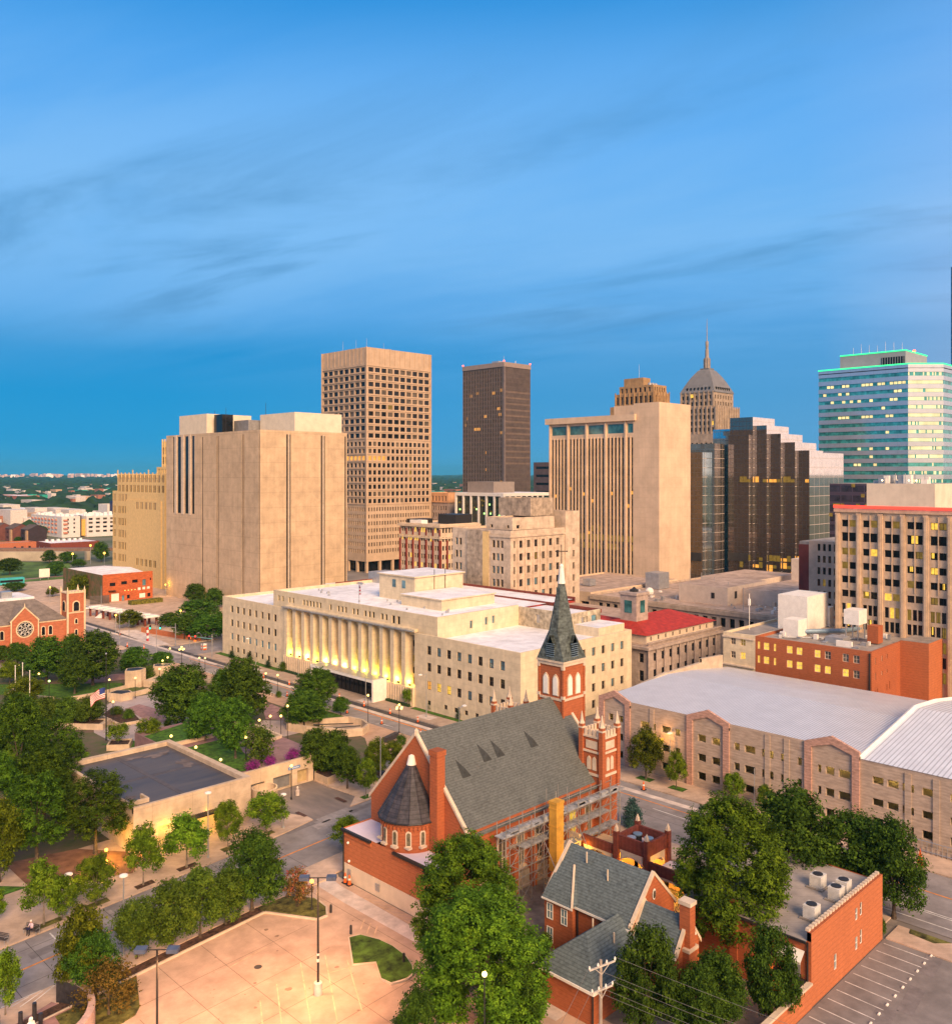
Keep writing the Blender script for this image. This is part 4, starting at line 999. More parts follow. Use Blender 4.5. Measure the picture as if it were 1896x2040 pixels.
par(XC+.003, 132.2, XC+.003, 192.7, ZC); par(XC+.41, 132.103, 145.3, 132.103, ZC); par(XC+.41, 192.3, 165, 192.3, ZC)
par(145.403, 117.1, 145.403, 132.0, 18.72); par(145.81, 117.003, 155.1, 117.003, 18.72)
tc_ = b.mesh('red_coping', (BRICKD,)); tc_.box(155.3, 155.6, 117, 160, 17.9, 18.72); tc_.box(165, 165.3, 132, 192, 17.9, 18.9); tc_.box(140, 165, 192.4, 192.79, 18.6, 19.3)
# low step on wing roof right
lo = b.mesh('roof_step', (CREAM, WHITEROOF)); lo.box(146, 154.9, 110.5, 116.98, ZL-.7, ZL+1.2, 0, 1)
# penthouses
ph = b.mesh('penthouse', (CREAM, WHITEROOF)); ph.box(135, 150.5, 155, 168, ZC-.75, 24.0, 0, 1); ph.box(134.6, 150.9, 154.6, 168.4, 24.0, 24.3, 0, 1)
ph.box(130.5, 147, 141, 154.5, ZC-.75, 20.6, 0, 1); ph.box(130.2, 147.3, 140.7, 154.8, 20.6, 20.85, 0, 1)
pw = b.mesh('penthouse_window', (G_BLUE,)); pw.box(134.9, 134.99, 161.8, 163, 21.3, 23.1); pw.box(134.9, 134.99, 158.3, 159.5, 21.3, 23.1)
dp = b.mesh('downpipe', (DARKMETAL,))
for x in (141, 144.5): dp.tube((x, 154.9, 20), (x, 154.9, 25.5), .09)
# rooftop ducts on left part
du = b.mesh('rooftop_duct', (GREYMETAL, WHITE))
du.box(146, 151, 197, 206, ZL-.7, 17.3, 1); du.path([(147, 196, 16), (147, 196, 18.3), (147, 190, 18.4), (147, 189, 16.5)], .5, 8); du.box(152, 158, 184, 194, ZC-.7, 21.2, 0); du.box(158, 163, 170, 184, ZC-.7, 22.0, 1)
rnd = random.Random(3)
for k in range(16): x, y = 124+rnd.random()*9, 135+rnd.random()*54; du.tube((x, y, ZC-.7), (x, y, ZC-.2-rnd.random()*.1), .16+rnd.random()*.15)
# recessed colonnade
ZB, ZT = 4.0, 15.35
bl = []
nb = 13; p = (186.1-138.2)/nb
for i in range(nb):
    c = 186.1-(i+.5)*p+.3
    for z in (12.6, 9.5, 6.9, 4.9): bl.append((186.1-c-.45, 186.1-c+.45, z-.7, z+.7, random.choice('ddddm')))
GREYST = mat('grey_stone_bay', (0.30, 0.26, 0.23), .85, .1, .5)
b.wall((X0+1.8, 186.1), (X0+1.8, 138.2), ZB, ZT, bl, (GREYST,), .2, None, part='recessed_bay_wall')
pr_ = b.mesh('pier', (CREAM,))
for i in range(nb): y = 186.1-i*p; pr_.box(X0-.35, X0+1.79, y-1.25, y-.001 if i == 0 else y, ZB, ZT)
pr_.box(X0+.9, X0+1.79, 138.0, 138.2, ZB, ZT)
lt_ = b.mesh('lintel', (CREAM, GREYMETAL)); lt_.box(X0-.1, XC-.01, 138.1, 186.2, ZT, 16.0); lt_.box(X0-.9, X0-.12, 137.9, 186.4, 15.55, 15.8, 1)
ba = b.mesh('base_wall', (CREAM,)); ba.box(X0-.5, X0+1.9, 138.1, 186.2, 0, ZB-.01)
rbm = b.mesh('base_rib', (WHITETRIM,))
for k in range(60):
    y = 138.6+k*.8
    if y > 186: break
    if not (146.5 < y < 169.5): rbm.box(X0-.72, X0-.51, y-.12, y+.12, .3, 3.8)
cp = b.mesh('entrance_canopy', (WHITE, GREYMETAL)); cp.box(X0-4.2, X0-.51, 147.0, 169, 4.15, 4.75, 0, 1); cp.box(X0-4.2, X0-.52, 146.5, 146.99, 0, 4.75); cp.box(X0-4.2, X0-.52, 169.01, 169.4, 0, 4.75)
eg = b.mesh('entrance_glass', (G_DARK, DARKMETAL)); eg.box(X0-1.6, X0-.52, 147, 169, 0, 4.14, 0)
for k in range(15): eg.box(X0-1.72, X0-1.61, 147.1+k*1.55, 147.2+k*1.55, 0, 4.14, 1)
eg.box(X0-4.0, X0-1.61, 147, 169, 4.0, 4.13, 1)
COLS = [(1, .80, .05), (1, .62, .10), (1, .45, .12), (1, .85, .05), (.95, .8, .12), (1, .5, .12), (1, .62, .2), (1, .85, .06), (1, .85, .06), (1, .85, .05), (.95, .75, .05), (1, .66, .08), (1, .58, .08)]
fi = b.mesh('floodlight', (GLOBE, DARKMETAL))
for i in range(nb):
    y = 186.1-(i+.5)*p+.3; fi.ball((X0+.6, y-.3, ZB+.28), .17, 4, 0); fi.box(X0+.3, X0+.55, y-.6, y, ZB, ZB+.4, 1)
root = b.done()
for i in range(nb):
    y = 186.1-(i+.5)*p+.3
    lamp('floodlight_beam', root, (X0+.55, y-.2, ZB+.75), 430 if i not in (3, 6) else 230, COLS[i], .15)
# flag on the courthouse roof
fp = thing('roof_flagpole', 'short flagpole with limp flag on the courthouse roof', 'flagpole', (123.5, 161, 18.35))
MB().tube((123.5, 161, 18.35), (123.5, 161, 23.2), .07).build('pole', GREYMETAL, fp)
m_ = MB()
for k in range(4):
    for j in range(6): m_.face([(123.4+.02*j, 160.9-.14*k+.05*math.sin(j), 22.9-.36*j), (123.4+.02*j, 160.9-.14*(k+1)+.05*math.sin(j+1), 22.9-.36*j), (123.4, 160.9-.14*(k+1), 22.9-.36*(j+1)), (123.4, 160.9-.14*k, 22.9-.36*(j+1))], 0 if j < 2 and k < 2 else (1 if j % 2 else 2))
m_.build('flag', [mat('flag_blue', (.03, .05, .22), .8), mat('flag_red', (.5, .03, .05), .8), WHITE], fp)

# beige ten storey building --------------------------------------------------------------
BEI = mat('beige_weathered_stone', (0.58, 0.46, 0.345), .85, .12, .6, .1, streak=.14, hline=(1.4, .06, .15))
BEID = mat('bare_stone_panel', (0.42, 0.335, 0.255), .9, .2, .7, .1, streak=.2)
b = Bldg('beige_stone_building', 'beige weathered stone building of ten storeys behind the courthouse, left of the peach slab tower', (169, 156.3, 0))
zs = [28.7-i*3.4 for i in range(9)]
lf = []
for z in zs:
    for s in (1.2, 2.7): lf.append((s, s+.95, z, z+1.9, rnd.choice('ddbo' if z > 26 else 'ddbb')))
    for s in (15.3, 16.8, 18.3): lf.append((s, s+1.0, z, z+1.9, rnd.choice('ddmc' if z > 26 else 'ddcb')))
rt = [(1.2, 1.8, z, z+1.9, 'c') for z in zs] + sum([[(3.4+k*3.0, 4.7+k*3.0, z, z+1.9, rnd.choice('dddccbm'))] for z in zs for k in range(6)], [])
b.box(169, 191, 156.3, 178.2, 0, 33.3, (BEI,), (ROOFTAN,), lf, rt, .6, .35, FR, (2, 2))
b.box(191.02, 197.2, 156.0, 178, 0, 37.8, (BEI,), (ROOFTAN,), (), [(3.2, 4.1, z-.3, z+1.5, 'c') for z in zs], .6, .35, FR, (1, 2), part='end_tower')
b.box(171, 188, 157.5, 167, 33.31, 36.6, (BEI,), (ROOFTAN,), [(1.5, 2.4, 33.8, 34.6, 'd'), (7.5, 8.3, 33.8, 34.6, 'd')], [(1.6, 2.8, 33.7, 34.6, 'd')], .4, .3, part='penthouse')
b.box(181, 190.5, 160, 172, 36.62, 41.5, (BEID,), (ROOFTAN,), (), (), .3, .3, part='penthouse#2')
pn = b.mesh('bare_panel', (BEID, YEL)); pn.box(168.7, 168.99, 163.9, 172.3, 8, 33.0); pn.box(168.66, 168.69, 163.9, 166.2, 8, 32.8, 1)
pi = b.mesh('pier', (BEI,))
for k in range(6): pi.box(171.5+k*3.0, 172.1+k*3.0, 156.05, 156.29, 0, 31)
pi.box(168.8, 191, 156.0, 156.29, 31.5, 31.9); pi.box(168.7, 168.99, 156.3, 163.8, 31.5, 31.9)
b.done()

# red and cream building -----------------------------------------------------------------
b = Bldg('red_pier_building', 'cream building with dark red vertical piers and many lit windows', (203.5, 220.8, 0))
CRM = mat('cream_terracotta', (0.60, 0.47, 0.34), .85, .08, .6, streak=.08); REDP = mat('dark_red_pier', (0.23, 0.035, 0.02), .85, .12, .8)
lf = []
for i in range(6):
    for z in [4+k*3.0 for k in range(9)]:
        for s in (0.9, 2.1): lf.append((i*3.45+s, i*3.45+s+.85, z, z+1.6, rnd.choice('ddddddl')))
b.box(203.5, 222, 220.8, 241.7, 0, 31.0, (CRM,), (ROOFTAN,), lf, grid(1.2, 1.45, 12, .85, [4+k*3.0 for k in range(9)], 1.6, pick(d=6, l=1)), .5, .3)
pr_ = b.mesh('red_pier', (REDP,))
for i in range(7): y = 241.7-i*3.45; pr_.box(203.2, 203.49, y-.6, y+.1, 0, 25.5)
for i in range(7): x = 203.5+i*3.05; pr_.box(x-.1, x+.55, 220.5, 220.79, 0, 25.5)
for i in range(7): y = 241.7-i*3.45; pr_.box(203.3, 203.49, y-.5, y+.1, 27, 29.2)
cn = b.mesh('cornice', (CRM,)); cn.box(202.7, 222.5, 220.0, 242.3, 29.9, 30.6); cn.box(203.1, 203.49, 220.5, 242, 26.0, 26.5); cn.box(203.5, 222, 220.41, 220.79, 26.0, 26.5)
pl = b.mesh('rooftop_plant', (DARKMETAL, WHITE)); pl.box(212, 220, 222, 231, 30.5, 34.0); pl.box(205, 208, 232, 238, 30.5, 32.0, 1); pl.box(206, 214, 236, 241, 30.5, 32.2, 0)
b.done()
# white framed glass pavilion with a grey box on top
b = Bldg('white_framed_glass_building', 'white framed glass hall with a grey rooftop box, before the bronze tower', (306, 287.8, 0))
gl = glass('green_black_glass', (0.025, 0.04, 0.03), .08, .8)
b.mesh('glass_wall', (gl,)).box(306.5, 340, 288.3, 320, 0, 37.5)
fr = b.mesh('frame', (WHITE, WHITEROOF)); fr.box(305.8, 341, 287.6, 320.6, 37.5, 39.0, 0, 1)
for k in range(7): y = 288+k*5.3; fr.box(305.8, 306.49, y, y+.9 if k else y+1.3, 0, 37.49)
for k in range(8): x = 306.5+k*4; fr.box(x, x+.7, 287.6, 288.29, 0, 37.49)
b.mesh('grey_penthouse', (mat('grey_plaster', (.27, .225, .20), .9, .06, .4),)).box(310, 325, 298, 316, 39, 44.4)
lt = b.mesh('lit_window', (G_LITDIM, emit('green_lamp', (.5, 1, .25), 2)))
rnd = random.Random(31)
for k in range(16): y = 290+rnd.random()*29; z = 27+rnd.random()*8; lt.box(306.38, 306.48, y, y+.9, z, z+.8, k % 3 == 0)
b.done()
b = Bldg('ornate_stone_building', 'small ornate stone building with a glowing top storey seen past the gridded tower', (300, 330, 0))
b.box(310, 330, 330, 352, 0, 33.5, (mat('grey_pink_stone', (.42, .32, .27), .85, .1, .5),), (ROOFGREY,), grid(.7, 1.9, 11, 1.0, (26, 22.5, 29.6), 2.2, pick(d=2, c=2)), (), .5, .4)
b.box(309.5, 330, 329.5, 352.4, 33.52, 38.5, (mat('lit_terracotta', (.62, .34, .18), .85, .1, .5),), (ROOFGREY,), grid(1, 2.4, 9, 1.2, (34.3,), 2.6, 'c'), (), .5, .4, part='attic')
b.done()

# annex with red tile roof ------------------------------------------------------------------
AST = mat('grey_pink_limestone', (0.42, 0.335, 0.29), .85, .12, .8, .1, hline=(.9, .05, .2))
b = Bldg('red_tiled_annex', 'grey stone public building with red hipped tile roof and square chimney tower', (161, 108.7, 0))
x0, x1, y0, y1 = 161, 191.4, 108.7, 160
rt = []
for k in range(9):
    s = 2.2+k*3.1; rt += [(s, s+1.0, 7.4, 9.2, 'd'), (s, s+1.1, 3.3, 5.6, 'd'), (s, s+1.1, .4, 2.4, 'd')]
b.box(x0, x1, y0, y1, 0, 11.0, (AST,), (ROOFTAN,), [(49, 50.2, 7.2, 9.2, 'd'), (49, 50.2, 3.2, 5.5, 'd')], rt, .0, .35, FR, (1, 2))
at = [(s, s+.6, 11.6, 12.5, 'd') for s in [1.5+k*2.9 for k in range(9)]]
b.box(x0+1.2, x1-1.2, y0+1.2, y1, 11.01, 13.0, (WHITETRIM,), (ROOFTAN,), (), at, 0, .2, part='attic')
cn = b.mesh('cornice', (AST,)); cn.box(x0-.6, x1+.6, y0-.6, y0-.01, 10.1, 10.7); cn.box(x0-.6, x0-.01, y0, y1, 10.1, 10.7)
bal = b.mesh('balustrade', (AST,)); bal.box(x0-.3, x1+.3, y0-.3, y0+.05, 11.45, 11.7)
for k in range(62): bal.box(x0+k*.5, x0+k*.5+.2, y0-.2, y0+.0, 11.02, 11.44)
for k in range(10): bal.box(x0-.3+k*3.1, x0+.25+k*3.1, y0-.35, y0-.201, 0, 10.0)
def hip(mb, x0, x1, y0, y1, z0, z1, run, along, m=0, ov=0.6):
    """hipped roof with a closed soffit"""
    x0 -= ov; x1 += ov; y0 -= ov; y1 += ov
    if along == 'x': r0, r1 = (x0+run, (y0+y1)/2, z1), (x1-run, (y0+y1)/2, z1)
    else: r0, r1 = ((x0+x1)/2, y0+run, z1), ((x0+x1)/2, y1-run, z1)
    A, B, C, D = (x0,y0,z0), (x1,y0,z0), (x1,y1,z0), (x0,y1,z0)
    if along == 'x': fs = [(A, B, r1, r0), (B, C, r1), (C, D, r0, r1), (D, A, r0)]
    else: fs = [(A, B, r0), (B, C, r1, r0), (C, D, r1), (D, A, r0, r1)]
    for f in fs: mb.face(f, m)
    mb.face([D, C, B, A], m)
rf = b.mesh('tile_roof', (REDTILE,))
hip(rf, x0+1.2, x1-1.2, y0+1.2, y0+18, 13.01, 15.6, 7, 'x')
hip(rf, x0+1.2, x0+15, y0+13, y1+8, 13.02, 14.7, 6, 'y')
hip(rf, x0+5, x1-1, y0+44, y1+8, 13.03, 15.2, 6, 'x')
tw = b.mesh('chimney_tower', (AST, G_TEAL, DARKMETAL)); tx, ty = 166.5, 115.5
tw.box(tx, tx+4.6, ty, ty+4.4, 12, 20.6); tw.box(tx-.25, tx+4.85, ty-.25, ty+4.65, 20.6, 21.2); tw.box(tx-.06, tx-.005, ty+1.2, ty+3.2, 16.6, 19.4, 1); tw.box(tx+1.5, tx+3.3, ty-.06, ty-.005, 16.6, 19.4, 1); tw.lathe(tx+2.3, ty+2.2, [(1.0, 21.2), (1.0, 21.7), (.6, 21.8), (.1, 22.3)], 8, 2)
b.done()

# low brown roofed block behind the annex -----------------------------------------------------
b = Bldg('podium_building', 'low tan building with brown gravel roof and pale rooftop boxes behind the red tiled annex', (214, 100, 0))
TANL = mat('tan_limestone', (0.46, 0.36, 0.28), .85, .1, .7, streak=.1)
lf = [(3+i*2.7, 4.5+i*2.7, 7.2, 9.6, rnd.choice('ddc')) for i in range(24)]
b.box(214, 285, 96, 165, 0, 11.8, (TANL,), (ROOFTAN,), lf, (), .5, .4)
b.box(214.02, 262, 165.02, 196, 0, 12.3, (PEACH,), (ROOFTAN,), [(2+i*4.2, 5.2+i*4.2, 5.5, 9.4, 'd') for i in range(7)], (), .5, 1.2, part='wall#2')
cn = b.mesh('cornice', (TANL,)); cn.box(213.5, 213.99, 96, 165, 10.4, 11.5); cn.box(213.7, 213.99, 96, 165, 6.3, 6.7)
bx = b.mesh('rooftop_box', (mat('pale_tan_stucco', (.62, .51, .42), .85, .06, .5), ROOFTAN))
bx.box(224, 247, 125, 140.5, 11.3, 16.4, 0, 1); bx.box(247.01, 275, 129, 147, 11.3, 16.0, 0, 1); bx.box(232, 262, 112, 124.9, 11.3, 15.4, 0, 1); bx.box(262, 269.5, 118, 124.5, 15, 22.0, 0, 0)
bw = b.mesh('rooftop_window', (DARKMETAL,)); bw.box(223.9, 223.99, 129, 130, 13, 14.6); bw.box(228, 229.2, 124.9, 124.99, 13, 15)
pl = b.mesh('rooftop_plant', (GREYMETAL, WHITETRIM, WHITE))
rnd = random.Random(14)
pl.box(222, 226, 181, 187, 12, 15.8, 1); pl.box(228, 231, 176, 179, 12, 14, 0); pl.box(240, 246, 158, 163, 11.4, 16.5, 0); pl.ball((226, 152, 12.6), 1.3, 6, 2); pl.ball((224, 154.5, 12.3), .9, 6, 2)
for k in range(26): x, y, s = 217+rnd.random()*30, 100+rnd.random()*62, .3+rnd.random()*.7; pl.box(x, x+s, y, y+s, 11.3, 11.7+rnd.random()*.9, k % 3)
for k in range(5): pl.tube((220+k*8, 118+k*9, 11.3), (220+k*8, 118+k*9, 17.5), .09, n=5)
b.done()

# brick building with lit windows ----------------------------------------------------------------
b = Bldg('brick_warehouse', 'red brick building with rows of yellow lit windows and white rooftop boxes', (166.7, 63.8, 0))
X0 = 166.7
lf = []
for i, s in enumerate((7.6, 10.5, 13.6)): pass
def row(z, items): return [(s, s+w_, z, z+1.5, st) for s, w_, st in items]
B_ = [(.45, .55, 'l'), (1.75, 1.2, 'l'), (3.9, .5, 'l'), (6.6, 1.2, 'l'), (8.6, 1.2, 'l'), (12.2, 1.2, 'l'), (14.2, 1.2, 'c'), (17.6, 1.2, 'c'), (19.6, 1.2, 'c')]
C_ = [(s, w_, 'l' if k not in (8,) else 'c') for k, (s, w_, st) in enumerate(B_)]
D_ = [(1.2, 1.1, 'b'), (3.0, 1.1, 'm'), (6.6, 1.2, 'd'), (8.6, 1.2, 'd'), (11.7, 1.2, 'c'), (14.7, 1.2, 'c'), (17.7, 1.2, 'd'), (19.7, 1.2, 'l')]
rects = row(12.75, B_)+row(9.95, C_)+row(6.2, D_)
rr = [(1.6, 2.1, 12.6, 14.0, 'c'), (4.8, 5.4, 12.8, 13.9, 'c'), (7.2, 7.7, 13, 13.9, 'd'), (1.6, 2.1, 9.8, 11.2, 'c'), (4.8, 5.4, 10.2, 11.0, 'c'), (7.2, 7.7, 10.3, 11, 'd'), (1.7, 2.1, 6.5, 7.9, 'd'), (2.6, 3.0, 6.7, 8.1, 'd'), (7.2, 7.6, 6.9, 8.2, 'd'), (8.6, 9.0, 7, 8.5, 'd'), (7, 7.5, 3.5, 5, 'd'), (8.6, 9.1, 3.6, 5, 'd')]
b.box(X0, 202.4, 63.8, 86.8, 0, 15.3, (BRICK,), (ROOFGREY,), rects, rr, .5, .25, WHITETRIM, (2, 2))
rl = [(1.7, 2.8, 12.9, 14.3, 'c'), (3.9, 5.0, 12.9, 14.3, 'm'), (1.7, 2.8, 10.1, 11.5, 'c'), (3.9, 5.0, 10.1, 11.6, 'l'), (2.6, 4.1, 5.6, 7.0, 'c')]
b.box(X0+.02, 190, 86.82, 94, 0, 15.3, (CREAM,), (ROOFGREY,), rl, (), .5, .25, WHITETRIM, (2, 2), part='stone_wing')
ln = b.mesh('stone_belt', (WHITETRIM,)); ln.box(X0-.35, X0-.0, 86.9, 94.2, 8.6, 8.9); ln.box(X0-.25, X0-.0, 86.85, 94.1, 14.3, 14.6)
st = b.mesh('stair_tower', (BRICKL, ROOFGREY)); st.box(181, 198.5, 58.6, 63.79, 0, 15.6, 0, 1)
dw = b.mesh('downpipe', (DARKMETAL,)); dw.tube((X0-.12, 64.1, 0), (X0-.12, 64.1, 15), .12); dw.box(190, 190.4, 58.5, 58.59, 9, 10.4); dw.box(190, 190.4, 58.5, 58.59, 3, 4.4)
cm = b.mesh('chimney', (BRICK,)); cm.box(177, 179.4, 66.5, 68.6, 15, 18.4)
pl = b.mesh('rooftop_box', (WHITE, GREYMETAL, BLUEMETAL)); pl.box(181, 191, 82.5, 89, 14.8, 22.2); pl.box(191.01, 193, 82, 85, 14.8, 19); pl.box(173.5, 177.5, 81, 84.2, 14.8, 18.3); pl.box(178, 182, 70.6, 73.6, 18.0, 20.9); 
for k in range(4): pl.tube((178.3+(k % 2)*3.4, 70.9+(k//2)*2.4, 14.8), (178.3+(k % 2)*3.4, 70.9+(k//2)*2.4, 18), .14, m=1)
pl.path([(176, 82, 15.6), (184, 76, 15.6), (192, 74, 15.6)], .45, 8, 2); pl.box(172.5, 176, 71.5, 75, 14.8, 16, 1); pl.box(170.5, 171, 69, 72, 14.8, 15.9, 0)
rnd = random.Random(77)
for k in range(30): x, y, s = 170+rnd.random()*28, 66+rnd.random()*18, .3+rnd.random()*.9; pl.box(x, x+s, y, y+s, 14.8, 15.0+rnd.random()*.9, 1 if k % 2 else 0)
for k in range(4): pl.path([(171, 84-k*.4, 15), (182, 70-k*.4, 15)], .07, 4, 1)
pl.tube((175, 92.5, 14.8), (175, 92.5, 22.5), .07, m=0); pl.box(174.8, 175.2, 92.3, 92.7, 20, 21.4, 0)
b.done()

# parking garage with seamed metal roofs ----------------------------------------------------------
METR = mat('seamed_metal_roof', (0.50, 0.50, 0.53), .5, .05, .4, metal=.25, vline=None)
def seam(name, col, per):
    m = mat(name, col, .45, .04, .4, metal=.25); t = m.node_tree; n = t.nodes; l = t.links.new; bs = n['Principled BSDF']
    sp = n.new('ShaderNodeSeparateXYZ'); l(n.new('ShaderNodeNewGeometry').outputs['Position'], sp.inputs[0])
    a = n.new('ShaderNodeMath'); a.operation = 'DIVIDE'; l(sp.outputs[1], a.inputs[0]); a.inputs[1].default_value = per
    f = n.new('ShaderNodeMath'); f.operation = 'FRACT'; l(a.outputs[0], f.inputs[0])
    g = n.new('ShaderNodeMath'); g.operation = 'LESS_THAN'; l(f.outputs[0], g.inputs[0]); g.inputs[1].default_value = .3
    old = bs.inputs['Base Color'].links[0].from_socket; q = n.new('ShaderNodeMix'); q.data_type = 'RGBA'; l(g.outputs[0], q.inputs[0]); l(old, q.inputs[6]); q.inputs[7].default_value = (*[c*.62 for c in col], 1)
    l(q.outputs[2], bs.inputs['Base Color']); return m
S1 = seam('grey_seamed_roof', (.68, .68, .71), .42); S2 = seam('white_seamed_roof', (.78, .80, .84), .60)
b = Bldg('parking_garage', 'long grey block parking garage with pink brick gables and seamed metal roof', (120.2, 47.6, 0))
X0 = 120.2; ZE = 10.75
def op(y, z0, z1, w_): return (90.6-y, 90.6-y+w_, z0, z1, None)
OP = []
for z0, z1 in ((7.05, 8.15), (4.05, 5.2), (1.2, 2.4)):
    for y, w_ in ((88.9, .9), (86.8, .8), (82.6, 2.9), (78.6, 1.7), (76.2, 1.0), (72.1, 1.4), (69.7, 1.4), (66.0, .9), (64.3, 1.7), (61.6, 1.8), (58.7, .7), (56.2, .6)):
        OP.append(op(y, z0, z1, w_))
    for y, w_ in ((53.3, .5), (52.2, 1.2), (50.4, 1.6)): OP.append(op(y, z0-.3, z1-.3, w_))
b.wall((X0, 90.6), (X0, 47.6), 0, ZE, OP, (GREYBLOCK,), .45)
OR = [(47.58-y, 47.58-y+w_, z0, z1, None) for z0, z1 in ((7.0, 8.0), (4.1, 5.1), (1.5, 2.6)) for y, w_ in ((45.9, 1.4), (44.0, 1.4), (42.1, 1.4), (39.7, 1.7), (36.4, 1.6), (34.4, 1.6), (32.4, 1.6))]
b.wall((X0+.02, 47.58), (X0+.02, 28), 0, 9.9, OR, (GREYBLOCK,), .45, part='wall#2')
b.wall((X0, 28), (X0+40, 28), 0, 9.9, (), (GREYBLOCK,), part='wall#2')
b.mesh('wall', None).wall((160, 90.6), (X0, 90.6), 0, 9.6)
pk = b.mesh('pink_brick_gable', (PINKBRICK,))
for ya, yb in ((90.75, 84.5), (73.9, 66.7), (55.1, 47.5)):
    yc = (ya+yb)/2
    for e in (0, 1):
        y = ya-1.0 if e == 0 else yb
        pk.box(X0-.3, X0-.01, y, y+1.0, 0, ZE-.6)
    pts = [(ya, ZE-1.0), (ya, ZE+.05), (yc, ZE+1.45), (yb, ZE+.05), (yb, ZE-1.0), (yb+1, ZE-1.0), (yb+1.0, ZE-.55), (yc, ZE+.35), (ya-1, ZE-.55), (ya-1, ZE-1.0)]
    for x, rev in ((X0-.31, False), (X0+.15, True)):
        for quad in ((0, 1, 8, 9), (1, 2, 7, 8), (2, 3, 6, 7), (3, 4, 5, 6)):
            f = [(x, pts[i][0], pts[i][1]) for i in quad]; pk.face(f if rev else f[::-1])
    for i, j in ((0, 1), (1, 2), (2, 3), (3, 4), (6, 7), (7, 8)):
        pk.face([(X0-.31, *pts[i]), (X0+.15, *pts[i]), (X0+.15, *pts[j]), (X0-.31, *pts[j])])
    gb = b.mesh('gable_infill', (GREYBLOCK,)); gb.face([(X0-.02, ya-1, ZE-.55), (X0-.02, yc, ZE+.35), (X0-.02, yb+1, ZE-.55)][::-1])
rf = b.mesh('metal_roof', (S1,))
def roofstrip(mb, y0, y1, prof, m=0):
    for (xa, za), (xb, zb) in zip(prof, prof[1:]): mb.face([(xa, y0, za), (xb, y0, zb), (xb, y1, zb), (xa, y1, za)], m)
rf_prof = [(X0+.2, 10.45), (128, 10.75), (140, 11.3), (148, 10.8), (162, 9.2)]
roofstrip(rf, 47.6, 90.4, rf_prof)
rf2 = b.mesh('white_metal_roof', (S2, WHITE)); p2 = [(X0-.1, 9.95), (132, 11.6), (141, 12.9), (150, 12.2), (162, 10.5)]
roofstrip(rf2, 28, 47.55, p2)
for (xa, za), (xb, zb) in zip(p2, p2[1:]): rf2.tube((xa, 47.58, za+.12), (xb, 47.58, zb+.12), .3, n=6, m=1)
ge = b.mesh('end_parapet', (mat('tan_coping', (.50, .40, .30), .85, .1, .6), ))
for (xa, za), (xb, zb) in zip([(120.2, 10.6), (127, 10.3), (140, 11.5), (152, 12.3), (160, 12.2)], [(127, 10.6), (140, 11.6), (152, 11.6), (160, 11.9)]):
    ge.mesh([(xa, 90.3, 9), (xb, 90.3, 9), (xb, 90.3, zb), (xa, 90.3, za), (xa, 90.9, 9), (xb, 90.9, 9), (xb, 90.9, zb), (xa, 90.9, za)], [(0, 1, 2, 3), (3, 2, 6, 7), (7, 6, 5, 4)])
ins = b.mesh('floor_slab', (CONC,))
for z in (2.95, 6.0, 9.0): ins.box(X0+.6, X0+16, 28.2, 90.3, z, z+.35)
ins.box(X0+16, X0+16.3, 28.2, 90.3, 0, 9.4)
for k in range(9): ins.box(X0+6, X0+6.6, 31+k*7, 31.6+k*7, 0, 9)
pst = b.mesh('pilaster', (GREYBLOCK,))
for y in (80, 60.3, 57.4, 41, 37.6): pst.box(X0-.12, X0-.0, y, y+.8, 0, 10.4 if y > 48 else 9.4)
gr = b.done()
for z in (8.6, 5.7, 2.7):
    for y in (86, 78, 70, 62, 52.5, 44, 37, 31): lamp('garage_ceiling_light', gr, (X0+5, y, z), 130 if z > 8 else 22, (1, .66, .16), .3)
lamp('wall_light', gr, (X0-1.5, 77.4, 7.0), 260, (1, .45, .12), .2)

# brick church with rose window at the left ----------------------------------------------------------
b = Bldg('rose_window_church', 'orange brick church with round rose window, grey roof and square bell tower', (91.5, 248, 0), 'church')
RB_ = mat('salmon_brick', (0.46, 0.15, 0.075), .9, .12, 1.0, .1, stretch=(1, 1, 3)); TRM = mat('cream_church_trim', (.72, .55, .36), .8, .08, 1)
xt, yt = 91.5, 247.9
def arch(mb, c, hw, z0, zs, nrm, dd, m=0, n=8):
    """pointed/round arched panel: c = (x,y) centre on wall, nrm 'y' = faces -Y, 'x' = faces -X"""
    pts = [(-hw, z0), (hw, z0)] + [(hw*math.cos(math.pi*k/n), zs+hw*math.sin(math.pi*k/n)) for k in range(n+1)]
    f = []
    for s, z in pts: f.append((c[0]+s, c[1]-dd, z) if nrm == 'y' else (c[0]-dd, c[1]-s, z))
    mb.face(f, m); 
    g = [((p[0], p[1]+dd*.9, p[2]) if nrm == 'y' else (p[0]+dd*.9, p[1], p[2])) for p in f]
    for i in range(len(f)): j = (i+1) % len(f); mb.face([f[j], f[i], g[i], g[j]], m)
tw = b.mesh('bell_tower', (RB_,)); tw.box(xt, xt+4.5, yt, yt+4.7, 0, 15.6)
tt = b.mesh('tower_trim', (TRM, G_DARK))
for x, y in ((xt, yt), (xt+4.5, yt), (xt, yt+4.7), (xt+4.5, yt+4.7)): tt.box(x-.22, x+.22, y-.22, y+.22, 0, 16.4); tt.lathe(x, y, [(.25, 16.4), (.05, 17.4)], 5)
tt.box(xt-.15, xt+4.65, yt-.15, yt+4.85, 15.6, 15.9); tt.box(xt-.1, xt+4.6, yt-.1, yt-.001, 10.2, 10.5)
for k in range(5): tt.box(xt+.4+k*.85, xt+.8+k*.85, yt-.12, yt+.2, 15.9, 16.3)
